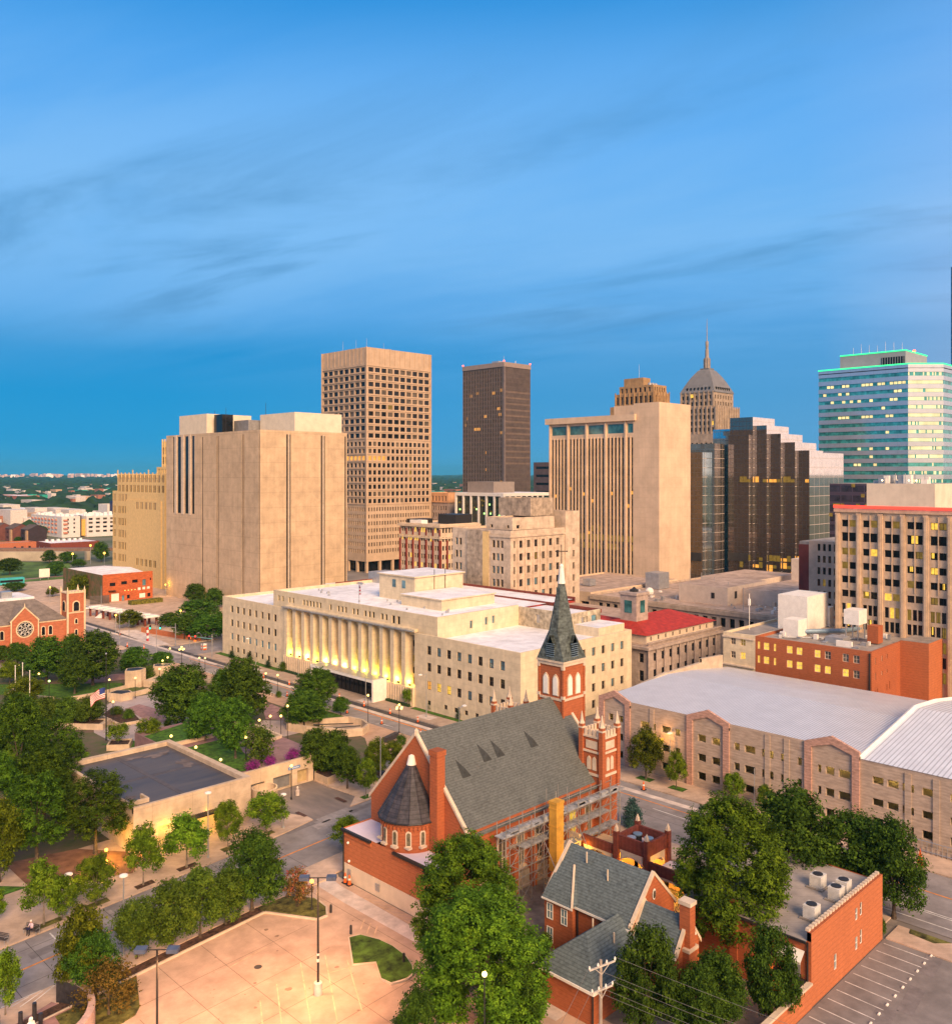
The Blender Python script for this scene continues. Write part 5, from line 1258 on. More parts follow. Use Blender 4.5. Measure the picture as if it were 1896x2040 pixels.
for c_, n_ in (((xt+2.25, yt), 'y'), ((xt, yt+2.35), 'x')):
    arch(tt, c_, 1.0, 10.6, 12.6, n_, .12, 0); arch(tt, c_, .7, 10.8, 12.6, n_, .2, 1)
    arch(tt, c_, .5, 7.2, 8.3, n_, .12, 0); arch(tt, c_, .28, 7.4, 8.3, n_, .2, 1)
    arch(tt, c_, .5, 4.2, 5.4, n_, .12, 0); arch(tt, c_, .3, 4.4, 5.4, n_, .2, 1)
xg = (77.2, 83.9); yw = yt+.5
wl = b.mesh('wall', (RB_,)); wl.wall((50, yw), (91.4, yw), 0, 8.9); wl.box(xg[0], xg[1], yw-.8, yw-.01, 0, 9.6, top=False); xc = sum(xg)/2
wl.face([(xg[0], yw-.8, 9.6), (xg[1], yw-.8, 9.6), (xc, yw-.8, 12.9)]); wl.face([(xg[1], yw-.0, 9.6), (xg[0], yw-.0, 9.6), (xc, yw-.0, 12.9)])
tr = b.mesh('stone_trim', (TRM, G_DARK))
for a, c_ in (((xg[0]-.2, 9.5), (xc, 13.2)), ((xc, 13.2), (xg[1]+.2, 9.5))): tr.tube((a[0], yw-.75, a[1]), (c_[0], yw-.75, c_[1]), .22, n=4)
tr.lathe(xc, yw-.75, [(.2, 13.1), (.05, 14.2)], 5); tr.box(50, 91.3, yw-.12, yw-.01, 8.5, 8.9); tr.box(xg[0]-.15, xg[0]+.15, yw-.95, yw-.81, 0, 9.6); tr.box(xg[1]-.15, xg[1]+.15, yw-.95, yw-.81, 0, 9.6)
for x in (85.4, 87.2, 73.6, 75.2, 70.0, 68.2): arch(tr, (x, yw), .62, 5.0, 7.0, 'y', .1, 0); arch(tr, (x, yw), .4, 5.2, 7.0, 'y', .16, 1)
rw = b.mesh('rose_window', (TRM, G_DARK, WHITE)); cz_ = 7.4
n = 24
def disc(r, yy, m, n=24): rw.face([(xc+r*math.cos(2*math.pi*k/n), yy, cz_+r*math.sin(2*math.pi*k/n)) for k in range(n)][::-1] if False else [(xc+r*math.cos(2*math.pi*k/n), yy, cz_+r*math.sin(2*math.pi*k/n)) for k in range(n)], m)
disc(2.25, yw-.9, 0); disc(1.9, yw-.95, 1); 
for k in range(8):
    t = math.pi*k/4; rw.tube((xc+.35*math.cos(t), yw-.98, cz_+.35*math.sin(t)), (xc+1.9*math.cos(t), yw-.98, cz_+1.9*math.sin(t)), .07, n=4, m=2)
    t += math.pi/8
    for q in range(8): a, c_ = 2*math.pi*q/8, 2*math.pi*(q+1)/8; rw.tube((xc+1.35*math.cos(t)+.4*math.cos(a), yw-.98, cz_+1.35*math.sin(t)+.4*math.sin(a)), (xc+1.35*math.cos(t)+.4*math.cos(c_), yw-.98, cz_+1.35*math.sin(t)+.4*math.sin(c_)), .05, n=3, m=2)
for q in range(10): a, c_ = 2*math.pi*q/10, 2*math.pi*(q+1)/10; rw.tube((xc+.35*math.cos(a), yw-.98, cz_+.35*math.sin(a)), (xc+.35*math.cos(c_), yw-.98, cz_+.35*math.sin(c_)), .06, n=3, m=2)
RG_ = mat('grey_brown_shingle', (.20, .165, .145), .9, .15, .8, .2)
rf = b.mesh('roof', (RG_, WHITEROOF))
rf.face([(50, yw-.3, 8.9), (91.6, yw-.3, 8.9), (86.2, yw+9, 13.9), (50, yw+9, 13.9)]); rf.face([(91.6, yw-.3, 8.9), (91.6, yw+26, 8.9), (86.2, yw+22, 13.9), (86.2, yw+9, 13.9)])
rf.box(50, 86.4, yw+2.3, yw+5, 13.9, 14.4, 1) if False else None
rf.box(50, 86.2, yw+9, yw+22, 13.9, 14.5, 1, 1)
rf.face([(xg[0]-.2, yw-.8, 9.55), (xc, yw-.8, 13.0), (xc, yw+7.4, 13.0), (xg[0]-.2, yw+1, 9.55)]); rf.face([(xc, yw-.8, 13.0), (xg[1]+.2, yw-.8, 9.55), (xg[1]+.2, yw+1, 9.55), (xc, yw+7.4, 13.0)])
pl = b.mesh('rooftop_plant', (GREYMETAL, LAVROOF)); pl.box(74, 77.5, yw+10.5, yw+13, 14.5, 16.2, 1); pl.box(78.3, 81, yw+10.5, yw+13, 14.5, 16.2, 0); pl.box(71, 72, yw+10.5, yw+13, 14.5, 15.5, 0)
dm = b.mesh('dome', (mat('dark_dome', (.05, .05, .08), .4), WHITE)); dm.lathe(67.8, yw-2.5, [(2.9, 9.3), (2.8, 10.2), (2.3, 11.2), (1.4, 12), (0.01, 12.3)], 16); dm.lathe(67.8, yw-2.5, [(3.1, 0), (3.1, 8.4), (3.3, 8.4), (3.3, 9.3), (2.9, 9.31)], 16, 1)
b.done()

# orange brick two storey building ----------------------------------------------------------------------
b = Bldg('orange_brick_building', 'orange brick two storey building with white roof and ivy on its left side', (135, 331.5, 0))
OB = mat('bright_orange_brick', (.46, .115, .04), .9, .14, .9, .1, stretch=(1, 1, 3)); IV = mat('ivy_brick', (.20, .10, .06), .95, .3, .4, .3, col2=(.05, .09, .02))
x0, y0, x1, y1 = 135, 331.5, 154.3, 370.5
rr = [(2.6, 4.8, 6.0, 7.3, 'd'), (7.0, 9.2, 6.3, 7.5, 'd'), (11.2, 13.4, 6.6, 7.8, 'd'), (15.2, 16.6, 5.2, 7.6, 'b'), (18.2, 18.7, 7, 8, 'd'), (3.2, 6.2, .2, 3.2, 'w'), (7.2, 8.2, .2, 2.2, 'b'), (9.2, 10.3, .8, 2.2, 'd'), (14, 16.4, .6, 2.4, 'w'), (13.4, 14.6, 3.6, 4.7, 'w'), (15.2, 16.4, 3.7, 4.8, 'w'), (17, 18.2, 3.8, 4.8, 'w'), (17.2, 18.4, .8, 2.2, 'd')]
b.wall((x0, y0), (x1, y0), 0, 10.6, rr, (OB,), .25, None)
b.mesh('ivy_wall', (IV,)).wall((x0, y1), (x0, y0), 0, 10.4)
rf = b.mesh('roof', (WHITEROOF,)); rf.face([(x0+.2, y0+1.5, 9.9), (x1-2.5, y0+1.5, 10.2), (x1-2.5, y0+14, 11.2), (x0+.2, y1, 9.9)]); rf.face([(x0+.2, y1, 9.9), (x1-2.5, y0+14, 11.2), (x1-2.5, y1, 9.9)])
aw = b.mesh('awning', (DARKMETAL, emit('entrance_lamp', (1, .6, .15), 2.5))); aw.box(x0+2, x0+4.6, y0-1.2, y0-.01, 4.2, 4.4)
for k in range(4): aw.ball((x0+8.3+k*1.3, y0-.3, 4.0), .18, 4, 1)
b.done()

# ------------------------------------------------------------------ old brick church
b = Bldg('brick_cathedral', 'red brick church with grey shingle roof, steep slate spire and round cone roofed apse', (67.5, 69.1, 0), 'church')
xa, xf, ya, yb, ze, zr = 67.5, 93.6, 69.1, 85.6, 8.9, 17.9; yc = (ya+yb)/2
wl = b.mesh('wall', (BRICK,))
wl.wall((xa, yb), (xa, ya), 0, ze); wl.face([(xa, yb, ze), (xa, ya, ze), (xa, yc, zr)])
wl.wall((xf, ya), (xf, yb), 0, ze); wl.face([(xf, ya, ze), (xf, yb, ze), (xf, yc, zr)])
wl.wall((xf, yb), (xa, yb), 0, ze)
def lancet(mb, pos, hw, z0, zs, axis, dd, m=0, flip=1):
    """pointed arch slab standing proud of a wall; axis 'y': wall faces -Y, axis 'x': wall faces -X"""
    n = 6; pts = [(-hw, z0), (hw, z0)]
    for k in range(n+1): t = k/n*math.pi/3; pts.append((-hw+2*hw*math.cos(t), zs+2*hw*math.sin(t)))
    for k in range(n): t = math.pi/3-(k+1)/n*math.pi/3; pts.append((hw-2*hw*math.cos(t), zs+2*hw*math.sin(t)))
    f = [(pos[0]+s, pos[1]-dd, z) if axis == 'y' else (pos[0]-dd, pos[1]-s, z) for s, z in pts]
    g = [(p[0], p[1]+dd-.002, p[2]) if axis == 'y' else (p[0]+dd-.002, p[1], p[2]) for p in f]
    mb.face(f, m)
    for i in range(len(f)): j = (i+1) % len(f); mb.face([f[j], f[i], g[i], g[j]], m)
wl.wall((xa, ya), (xf, ya), 0, ze)
LITG = emit('lit_stained_glass', (1.0, .62, .06), .55, .4, 1.2)
for i in range(7):
    x = 70.0+i*3.18
    f = MB(); lancet(f, (x, ya), .72, 2.6, 6.2, 'y', .06); f.box(x-.85, x+.85, ya-.3, ya-.005, 2.35, 2.6)
    w_ = f.build('window', [WHITETRIM], b.root)
    g = MB(); lancet(g, (x, ya), .5, 2.75, 6.2, 'y', .12); g.build('pane', [LITG if i in (5,) else G_BLIND if i % 2 else mat('leaded_glass', (.16, .14, .09), .4, .3, 3.0)], w_)
    h = MB(); h.box(x-.05, x+.05, ya-.17, ya-.125, 2.75, 7.0).box(x-.5, x+.5, ya-.16, ya-.126, 4.4, 4.48); h.build('mullion', [WHITETRIM], w_)
bt = b.mesh('buttress', (BRICK, WHITETRIM))
for i in range(8):
    x = 68.4+i*3.18; bt.box(x-.35, x+.35, ya-.9, ya-.01, 0, 5.4); bt.box(x-.3, x+.3, ya-.5, ya-.01, 5.4, 7.4); bt.box(x-.4, x+.4, ya-.95, ya-.02, 5.4, 5.55, 1)
sb = b.mesh('stone_base', (mat('rough_stone_base', (.40, .34, .27), .95, .2, .9, .3),)); sb.box(xa+.1, xf-.1, ya-.4, ya-.005, 0, 2.0)
crn = b.mesh('cornice', (BRICK, WHITETRIM)); crn.box(xa, xf, ya-.35, ya-.01, ze-.75, ze-.05)
for k in range(52): crn.box(xa+.2+k*.5, xa+.45+k*.5, ya-.45, ya-.36, ze-.7, ze-.35)
rf = b.mesh('roof', (SLATE,)); ov = .55; sl = (zr-ze)/(yc-ya)
rf.face([(xa+.25, ya-ov, ze-ov*sl+.12), (xf-.2, ya-ov, ze-ov*sl+.12), (xf-.2, yc, zr+.12), (xa+.25, yc, zr+.12)])
rf.face([(xf-.2, yb+ov, ze-ov*sl+.12), (xa+.25, yb+ov, ze-ov*sl+.12), (xa+.25, yc, zr+.12), (xf-.2, yc, zr+.12)])
rf.face([(xa+.25, ya-ov, ze-ov*sl-.1), (xf-.2, ya-ov, ze-ov*sl-.1), (xf-.2, ya-ov, ze-ov*sl+.12), (xa+.25, ya-ov, ze-ov*sl+.12)])
cp = b.mesh('gable_coping', (WHITETRIM,))
for x0 in (xa-.12, xf-.3):
    for y0, s in ((ya-.35, 1), (yb+.35, -1)):
        zz = ze-.35*sl
        P = [(y0, zz), (yc, zr+.0)]
        vs = []
        for x in (x0, x0+.42):
            for (y, z) in P: vs += [(x, y, z-.05), (x, y, z+.36)]
        cp.mesh(vs, [(0, 2, 3, 1), (4, 5, 7, 6), (1, 3, 7, 5), (0, 4, 6, 2), (0, 1, 5, 4)])
cp.lathe(xa+.1, yc, [(.3, zr-.1), (.28, zr+.45), (.01, zr+.75)], 6)
dm = b.mesh('roof_vent', (mat('lead_dormer', (.045, .05, .052), .7, .15, 2),))
Z = lambda y: ze+(y-ya)*sl+.12
for x, y in ((71.4, 73.6), (75.6, 74.3), (77.9, 74.3), (83.9, 74.2)):
    a, c_, d_ = (x-.7, y-.75, Z(y-.75)), (x+.7, y-.75, Z(y-.75)), (x-.35, y+.9, Z(y+.9)); t = (x-.1, y-.6, Z(y-.6)+.8)
    dm.face([a, c_, t]); dm.face([c_, d_, t]); dm.face([d_, a, t])
ch = b.mesh('chimney', (BRICK, WHITETRIM)); ch.box(66.4, 67.6, 72.5, 73.7, 5, 17.0); ch.box(66.3, 67.7, 72.4, 73.8, 16.6, 17.2); ch.box(66.5, 67.49, 73.4, 74.2, 5, 9); 
# apse drum and cone
ax, ay, r = 66.7, 77.2, 3.38
dr = b.mesh('apse_drum', (BRICK, WHITETRIM)); dr.lathe(ax, ay, [(r, 5.5), (r, 8.7), (r+.12, 8.75), (r+.12, 9.2)], 40, 0)
for k in range(46): t = 2*math.pi*k/46; dr.box(ax+(r+.1)*math.cos(t)-.09, ax+(r+.1)*math.cos(t)+.09, ay+(r+.1)*math.sin(t)-.09, ay+(r+.1)*math.sin(t)+.09, 8.35, 8.8)
cr_ = b.mesh('cone_roof', (CONESLATE,)); 
n = 16; tip = (67.2, 77.75, 15.6)
ring = [(ax+(r+.42)*math.cos(2*math.pi*k/n), ay+(r+.42)*math.sin(2*math.pi*k/n), 9.15) for k in range(n)]
top = [(tip[0]+.5*math.cos(2*math.pi*k/n), tip[1]+.5*math.sin(2*math.pi*k/n), 14.4) for k in range(n)]
for k in range(n): cr_.face([ring[k], ring[(k+1) % n], top[(k+1) % n], top[k]])
cr_.face(ring[::-1])
for k in range(n): cr_.tube(ring[k], top[k], .06, .04, 4)
gt = b.mesh('gutter', (DARKMETAL,))
for k in range(n): gt.tube(ring[k], ring[(k+1) % n], .09, n=5)
fc = b.mesh('cone_cap', (WHITE,)); fc.lathe(tip[0], tip[1], [(.58, 14.45), (.34, 15.45), (.02, 15.6)], 12)
for k in range(7):
    t = R(225+(-82+k*27)); x, y = ax+r*math.cos(t), ay+r*math.sin(t); tx, ty = -math.sin(t), math.cos(t)
    f = MB(); g = MB()
    def arc(mb, hw, z0, zs, off, m=0):
        pts = [(-hw, z0), (hw, z0)]+[(hw*math.cos(math.pi*q/8), zs+hw*math.sin(math.pi*q/8)) for q in range(9)]
        P = [(x+tx*s+math.cos(t)*off, y+ty*s+math.sin(t)*off, z) for s, z in pts]; Q = [(x+tx*s-math.cos(t)*.1, y+ty*s-math.sin(t)*.1, z) for s, z in pts]
        mb.face(P, m); 
        for i in range(len(P)): j = (i+1) % len(P); mb.face([P[i], Q[i], Q[j], P[j]], m)
    arc(f, .33, 6.6, 8.0, .07); arc(f, .48, 6.35, 6.36, .16) if False else None
    f.box(x-.42 if abs(tx) > .7 else x-.25+math.cos(t)*.1, x+.42 if abs(tx) > .7 else x+.25+math.cos(t)*.1, y-.42 if abs(tx) <= .7 else y-.25, y+.42 if abs(tx) <= .7 else y+.25, 6.38, 6.6)
    arc(g, .2, 6.75, 7.95, .11)
    w_ = f.build('window', [WHITETRIM], b.root); g.build('pane', [mat('leaded_glass', (.16, .14, .09), .4, .3, 3.0)], w_)
# low sacristy wing
wg = b.mesh('wing_wall', (BRICKL,)); wg.wall((63.3, 85.6), (63.3, 68.6), 2.0, 6.0).wall((63.3, 68.6), (67.5, 68.6), 2.0, 6.0).wall((67.5, 85.62), (63.3, 85.62), 0, 6.0)
wb = b.mesh('white_base_band', (mat('cream_painted_base', (.68, .56, .43), .8, .05, .5, streak=.06),)); wb.wall((63.22, 85.6), (63.22, 68.52), 0, 2.0).wall((63.22, 68.52), (67.5, 68.52), 0, 2.0).face([(63.22, 68.52, 2.0), (63.31, 68.6, 2.0), (63.31, 85.6, 2.0), (63.22, 85.6, 2.0)])
wr = b.mesh('wing_roof', (LAVROOF,)); wr.face([(63.32, 79.6, 5.85), (67.5, 79.6, 5.85), (67.5, 85.6, 5.85), (63.32, 85.6, 5.85)]); wr.face([(63.32, 68.6, 5.85), (67.5, 68.6, 5.85), (67.5, 77, 5.85), (63.32, 77, 5.85)]); wr.face([(64, 77, 5.85), (67.5, 77, 5.85), (67.5, 79.6, 5.85), (64, 79.6, 5.85)])
gg = b.mesh('wing_gutter', (DARKMETAL,)); gg.box(62.95, 63.29, 80.2, 85.7, 5.75, 6.02); gg.box(62.95, 63.29, 68.4, 76.2, 5.75, 6.02); gg.tube((63.15, 85.35, 0), (63.15, 85.35, 5.8), .09)
dt = b.mesh('dentil_course', (BRICKL,))
for k in range(66):
    y = 68.7+k*.255
    if 76.3 < y < 80.1: continue
    dt.box(63.12, 63.29, y, y+.13, 5.3, 5.7)
db = b.mesh('wing_door', (mat('cream_door', (.6, .5, .4), .7), GREYMETAL)); db.box(63.1, 63.2, 71.0, 72.0, 0, 2.0); db.box(63.1, 63.2, 78.6, 79.3, .7, 1.5, 1); db.box(63.1, 63.2, 83.9, 84.5, .8, 1.5, 1)
fx = b.mesh('wall_lamp', (WHITE,)); fx.ball((63.1, 84.4, 4.6), .16, 5); fx.ball((63.1, 84.2, 2.5), .16, 5)
# spire tower
T0x, T1x, T0y, T1y = 91.6, 96.0, 75.2, 79.4
tw = b.mesh('spire_tower', (BRICK,)); tw.box(T0x, T1x, T0y, T1y, 0, 22.3, top=False)
for x, y in ((T0x, T0y), (T0x, T1y), (T1x, T0y)): tw.box(x-.14, x+.14, y-.14, y+.14, 10, 22.2)
tr = b.mesh('tower_trim', (WHITETRIM,)); tr.box(T0x-.16, T1x+.16, T0y-.16, T1y+.16, 22.3, 22.75); tr.box(T0x-.3, T1x+.3, T0y-.3, T1y+.3, 22.75, 23.0); tr.box(T0x-.12, T1x+.12, T0y-.12, T1y+.12, 17.7, 18.0)
for x, y in ((T0x, T0y), (T0x, T1y), (T1x, T0y)): tr.box(x-.22, x+.22, y-.22, y+.22, 18.0, 18.4); tr.box(x-.2, x+.2, y-.2, y+.2, 21.9, 22.3)
for s in (-.85, .85):
    for pos, axx in (((T0x+2.2+s, T0y), 'y'), ((T0x, T0y+2.1-s), 'x')):
        f = MB(); lancet(f, pos, .52, 18.3, 20.3, axx, .1); w_ = f.build('belfry_window', [WHITETRIM], b.root)
        g = MB(); lancet(g, pos, .38, 18.4, 20.3, axx, .16); g.build('louvre_panel', [WHITE], w_)
spm = b.mesh('spire', (SPIRESLATE,)); cx, cy = (T0x+T1x)/2, (T0y+T1y)/2
sq = [(cx+sx*2.42, cy+sy*2.35, 23.0) for sx, sy in ((-1, -1), (1, -1), (1, 1), (-1, 1))]
r8 = [(cx+1.8*math.cos(math.pi/8+math.pi*k/4), cy+1.8*math.sin(math.pi/8+math.pi*k/4), 26.6) for k in range(8)]
t8 = [(cx+.42*math.cos(math.pi/8+math.pi*k/4), cy+.42*math.sin(math.pi/8+math.pi*k/4), 33.4) for k in range(8)]
for k in range(8): spm.face([r8[k], r8[(k+1) % 8], t8[(k+1) % 8], t8[k]])
# square eave broaches into octagon; octagon vertex k at angle 22.5+45k
co = {0: sq[2], 1: sq[3], 2: sq[0], 3: sq[1]}
for k in range(4):
    c_ = co[k]; i, j = (0+2*k), (1+2*k)
    spm.face([c_, r8[j % 8], r8[i % 8]][::-1])
    nx_ = co[(k+1) % 4]; spm.face([c_, nx_, r8[(j+1) % 8], r8[j % 8]])
spm.face([sq[3], sq[2], sq[1], sq[0]])
lv = b.mesh('spire_louvre', (BLUEMETAL, SPIRESLATE))
for nx_, ny_ in ((-1, 0), (0, -1)):
    for q in range(1):
        px_, py_ = cx+nx_*2.3, cy+ny_*2.25; tx, ty = -ny_, nx_
        hw, z0, z1 = .62, 23.3, 25.6
        A = [(px_+tx*s, py_+ty*s, z) for s, z in ((-hw, z0), (hw, z0), (hw, z1-.6), (0, z1+.5), (-hw, z1-.6))]
        if nx_ == 0: pass
        lv.face(A, 0); lv.face(A[::-1], 0)
        back = (cx+nx_*.9, cy+ny_*.9, z1+.6)
        E_ = [(px_+tx*s+nx_*.15, py_+ty*s+ny_*.15, z) for s, z in ((-hw-.2, z1-1.0), (0, z1+.75), (hw+.2, z1-1.0))]
        lv.face([E_[0], E_[1], back], 1); lv.face([E_[1], E_[2], back], 1); lv.face([back, E_[1], E_[0]], 1); lv.face([back, E_[2], E_[1]], 1)
        for s in (-hw, hw): lv.face([(px_+tx*s, py_+ty*s, z0), (px_+tx*s, py_+ty*s, z1-.6), (cx+nx_*1.6+tx*s, cy+ny_*1.6+ty*s, z1-.6), (cx+nx_*1.9+tx*s, cy+ny_*1.9+ty*s, z0)], 1)
        for q in range(7): z = z0+.15+q*.28; lv.box(min(px_-.06, px_+nx_*.1)-abs(tx)*hw, max(px_+.06, px_+nx_*.1)+abs(tx)*hw, min(py_-.06, py_+ny_*.1)-abs(ty)*hw, max(py_+.06, py_+ny_*.1)+abs(ty)*hw, z, z+.09, 0)
fn = b.mesh('spire_finial', (WHITE,)); fn.lathe(cx, cy, [(.55, 33.1), (.5, 33.4), (.28, 35.3), (.3, 35.5), (.12, 35.8)], 8)
crs = b.mesh('cross', (DARKMETAL,)); crs.tube((cx, cy, 35.7), (cx, cy, 38.4), .06); crs.tube((cx-.55, cy+.55, 37.5), (cx+.55, cy-.55, 37.5), .06)
for d in (-.55, .55): crs.ball((cx+d, cy-d, 37.5), .1, 4)
# battlemented turrets at the front corners
for tx0, ty0 in ((90.4, 67.9), (90.4, 83.6)):
    tm = b.mesh('turret#%d' % ty0, (BRICK, WHITETRIM)); w_ = 3.2
    tm.box(tx0, tx0+w_, ty0, ty0+w_, 0, 14.6, 0)
    for z, h in ((9.6, .3), (12.5, .25), (14.4, .25)): tm.box(tx0-.16, tx0+w_+.16, ty0-.16, ty0+w_+.16, z, z+h, 1)
    for q in range(4):
        a = tx0+.45+q*.65
        for zz in (0,):
            tm.box(a, a+.36, ty0-.08, ty0+.25, 14.65, 15.4, 1); tm.box(a, a+.36, ty0+w_-.25, ty0+w_+.08, 14.65, 15.4, 1)
            c_ = ty0+.45+q*.65; tm.box(tx0-.08, tx0+.25, c_, c_+.36, 14.65, 15.4, 1); tm.box(tx0+w_-.25, tx0+w_+.08, c_, c_+.36, 14.65, 15.4, 1)
    tm.box(tx0+.7, tx0+2.5, ty0-.09, ty0-.005, 13.0, 14.0, 1); tm.box(tx0-.09, tx0-.005, ty0+.7, ty0+2.5, 13.0, 14.0, 1)
    for x in (tx0, tx0+w_):
        for y in (ty0, ty0+w_):
            tm.box(x-.3, x+.3, y-.3, y+.3, 8, 15.9, 0); tm.box(x-.36, x+.36, y-.36, y+.36, 15.4, 15.6, 1); tm.lathe(x, y, [(.34, 15.9), (.38, 16.0), (.24, 16.3), (.05, 17.5)], 6, 1)
    for s in (-.42, .42):
        lancet(tm, (tx0+1.6+s, ty0), .3, 10.3, 11.5, 'y', .1, 1); lancet(tm, (tx0, ty0+1.6-s), .3, 10.3, 11.5, 'x', .1, 1)
croot = b.done()
# scaffolding -------------------------------------------------------------------------
sc_ = thing('scaffolding', 'steel tube scaffolding with plank decks along the side wall of the brick church', 'scaffold', (82, 67, 0))
fr = MB(); pk = MB(); rnd = random.Random(4)
xs = [71+2.1*i for i in range(11)]; YS = (66.3, 67.7)
for i, x in enumerate(xs):
    top = 8.6 if i not in (4, 5) else 10.2
    for y in YS: fr.tube((x, y, 0), (x+rnd.uniform(-.05, .05), y, top+.9), .05, n=5)
    for z in (2, 4, 6, 8): fr.tube((x, YS[0], z), (x, YS[1], z), .04, n=4)
for z in (2, 3, 4, 6, 7, 8, 9):
    for y in YS: fr.tube((xs[0], y, z), (xs[-1], y, z), .04, n=4)
for i in range(10):
    for z in (0, 2, 4, 6):
        if rnd.random() < .8: fr.tube((xs[i], YS[0], z), (xs[i+1], YS[0], z+2) , .035, n=4)
        if rnd.random() < .35: fr.tube((xs[i+1], YS[0], z), (xs[i], YS[0], z+2) , .035, n=4)
for i in (3, 4, 6): fr.tube((xs[i], 62.5, 0), (xs[i], YS[0], 6), .05, n=4)
pk.box(70.5, 93, 66.3, 67.6, 8.05, 8.15); pk.box(74, 90, 66.4, 67.5, 6.02, 6.1); pk.box(80, 92, 66.4, 67.5, 4.02, 4.1)
for k in range(26): x = 71+rnd.random()*20; pk.box(x, x+.3+rnd.random()*1.2, 66.5, 67.1, 8.15, 8.2+rnd.random()*.35)
fr.build('tube_frame', SCAF, sc_); pk.build('plank_deck', mat('grey_plank', (.33, .34, .36), .8, .2, 1.5), sc_)
cht = MB(); cht.box(78.1, 79.4, 65.1, 66.2, 2.4, 10.3); cht.box(78.05, 79.45, 65.05, 66.25, 10.1, 10.4)
for k in range(4): cht.box(78.06, 79.44, 65.06, 66.24, 3.5+k*2, 3.65+k*2)
tag(cht.build('debris_chute', mat('yellow_plywood', (.62, .33, .05), .75, .12, .8, streak=.15), loc=(78.7, 65.6, 0)), 'tall yellow plywood chute standing against the scaffolding', 'chute')
# dumpster
d = thing('dumpster', 'green dumpster heaped with rubble behind the rectory', 'dumpster', (66.8, 63.2, 0), rz=0)
g = MB(); g.box(65.4, 68.2, 62.2, 64.2, .15, 1.7, top=False); g.box(65.5, 68.1, 62.3, 64.1, .2, 1.2); 
for k in range(5): g.box(65.5+k*.62, 65.6+k*.62, 62.1, 62.19, .15, 1.7); g.box(65.3, 65.39, 62.3+k*.42, 62.4+k*.42, .15, 1.7)
g.box(65.32, 68.28, 62.12, 62.2, 1.6, 1.75); g.build('bin_body', mat('green_steel', (.03, .17, .11), .5, .1, 1), d)
g = MB(); rnd = random.Random(6)
for k in range(60): x, y, s = 65.6+rnd.random()*2.2, 62.4+rnd.random()*1.5, .1+rnd.random()*.25; z = 1.3+rnd.random()*.55; g.mesh([(x, y, z), (x+s*2, y+.1, z+.05), (x+s*1.8, y+s, z+.2), (x+.1, y+s*1.1, z+.1), (x+s, y+s/2, z+.35)], [(0, 1, 4), (1, 2, 4), (2, 3, 4), (3, 0, 4)], k % 3)
g.build('rubble', [WHITE, mat('cardboard', (.5, .3, .16), .9), GREYMETAL], d)
# rectory ----------------------------------------------------------------------------
b = Bldg('rectory_house', 'two storey red brick house with blue grey shingle roofs and white coped gables', (69.5, 48.7, 0), 'house')
def gable(part_w, part_r, x0, x1, y0, y1, ze_, zr_, ridge, cop=True, wm=BRICK, left=(), right=(), fb=(2, 2)):
    b.wall((x0, y1), (x0, y0), 0, ze_, left, (wm,), .15, WHITE, fb, part=part_w); b.wall((x0, y0), (x1, y0), 0, ze_, right, (wm,), .15, WHITE, fb, part=part_w)
    m = b.mesh(part_w, (wm,)); m.wall((x1, y0), (x1, y1), 0, ze_).wall((x1, y1), (x0, y1), 0, ze_)
    r = b.mesh(part_r, (SLATEB,)); c = b.mesh('gable_coping', (WHITETRIM,))
    if ridge == 'y':
        xm = (x0+x1)/2; s = (zr_-ze_)/(xm-x0); o = .4
        m.face([(x0, y0, ze_), (x1, y0, ze_), (xm, y0, zr_)]); m.face([(x1, y1, ze_), (x0, y1, ze_), (xm, y1, zr_)])
        r.face([(x0-o, y1, ze_-o*s+.1), (x0-o, y0, ze_-o*s+.1), (xm, y0, zr_+.1), (xm, y1, zr_+.1)]); r.face([(x1+o, y0, ze_-o*s+.1), (x1+o, y1, ze_-o*s+.1), (xm, y1, zr_+.1), (xm, y0, zr_+.1)])
        e = b.mesh('eaves_board', (WHITE,)); e.box(x0-o-.06, x0-o+.06, y0, y1, ze_-o*s-.12, ze_-o*s+.09)
        if cop:
            for yy in (y0-.12, y1-.2):
                for xx, sg in ((x0-.3, 1), (x1+.3, -1)):
                    vs = []
                    for y in (yy, yy+.34):
                        for (x, z) in ((xx, ze_-.3*s), (xm, zr_)): vs += [(x, y, z-.05), (x, y, z+.33)]
                    c.mesh(vs, [(0, 1, 3, 2), (4, 6, 7, 5), (1, 5, 7, 3), (0, 2, 6, 4), (0, 4, 5, 1)])
lw = [(9.2, 10.1, 3.0, 4.7, 'b')]
gable('wall', 'roof', 69.5, 76.7, 48.7, 59.1, 5.4, 9.1, 'y', left=lw, right=[(1.3, 1.75, 3.6, 4.9, 'b')])
ov_ = b.mesh('gable_window', (WHITE, G_BLIND)); 
for r_, yy, mm in ((.42, 48.62, 0), (.3, 48.57, 1)): ov_.face([(73.1+r_*.7*math.cos(2*math.pi*k/14), yy, 7.2+r_*1.3*math.sin(2*math.pi*k/14)) for k in range(14)], mm)
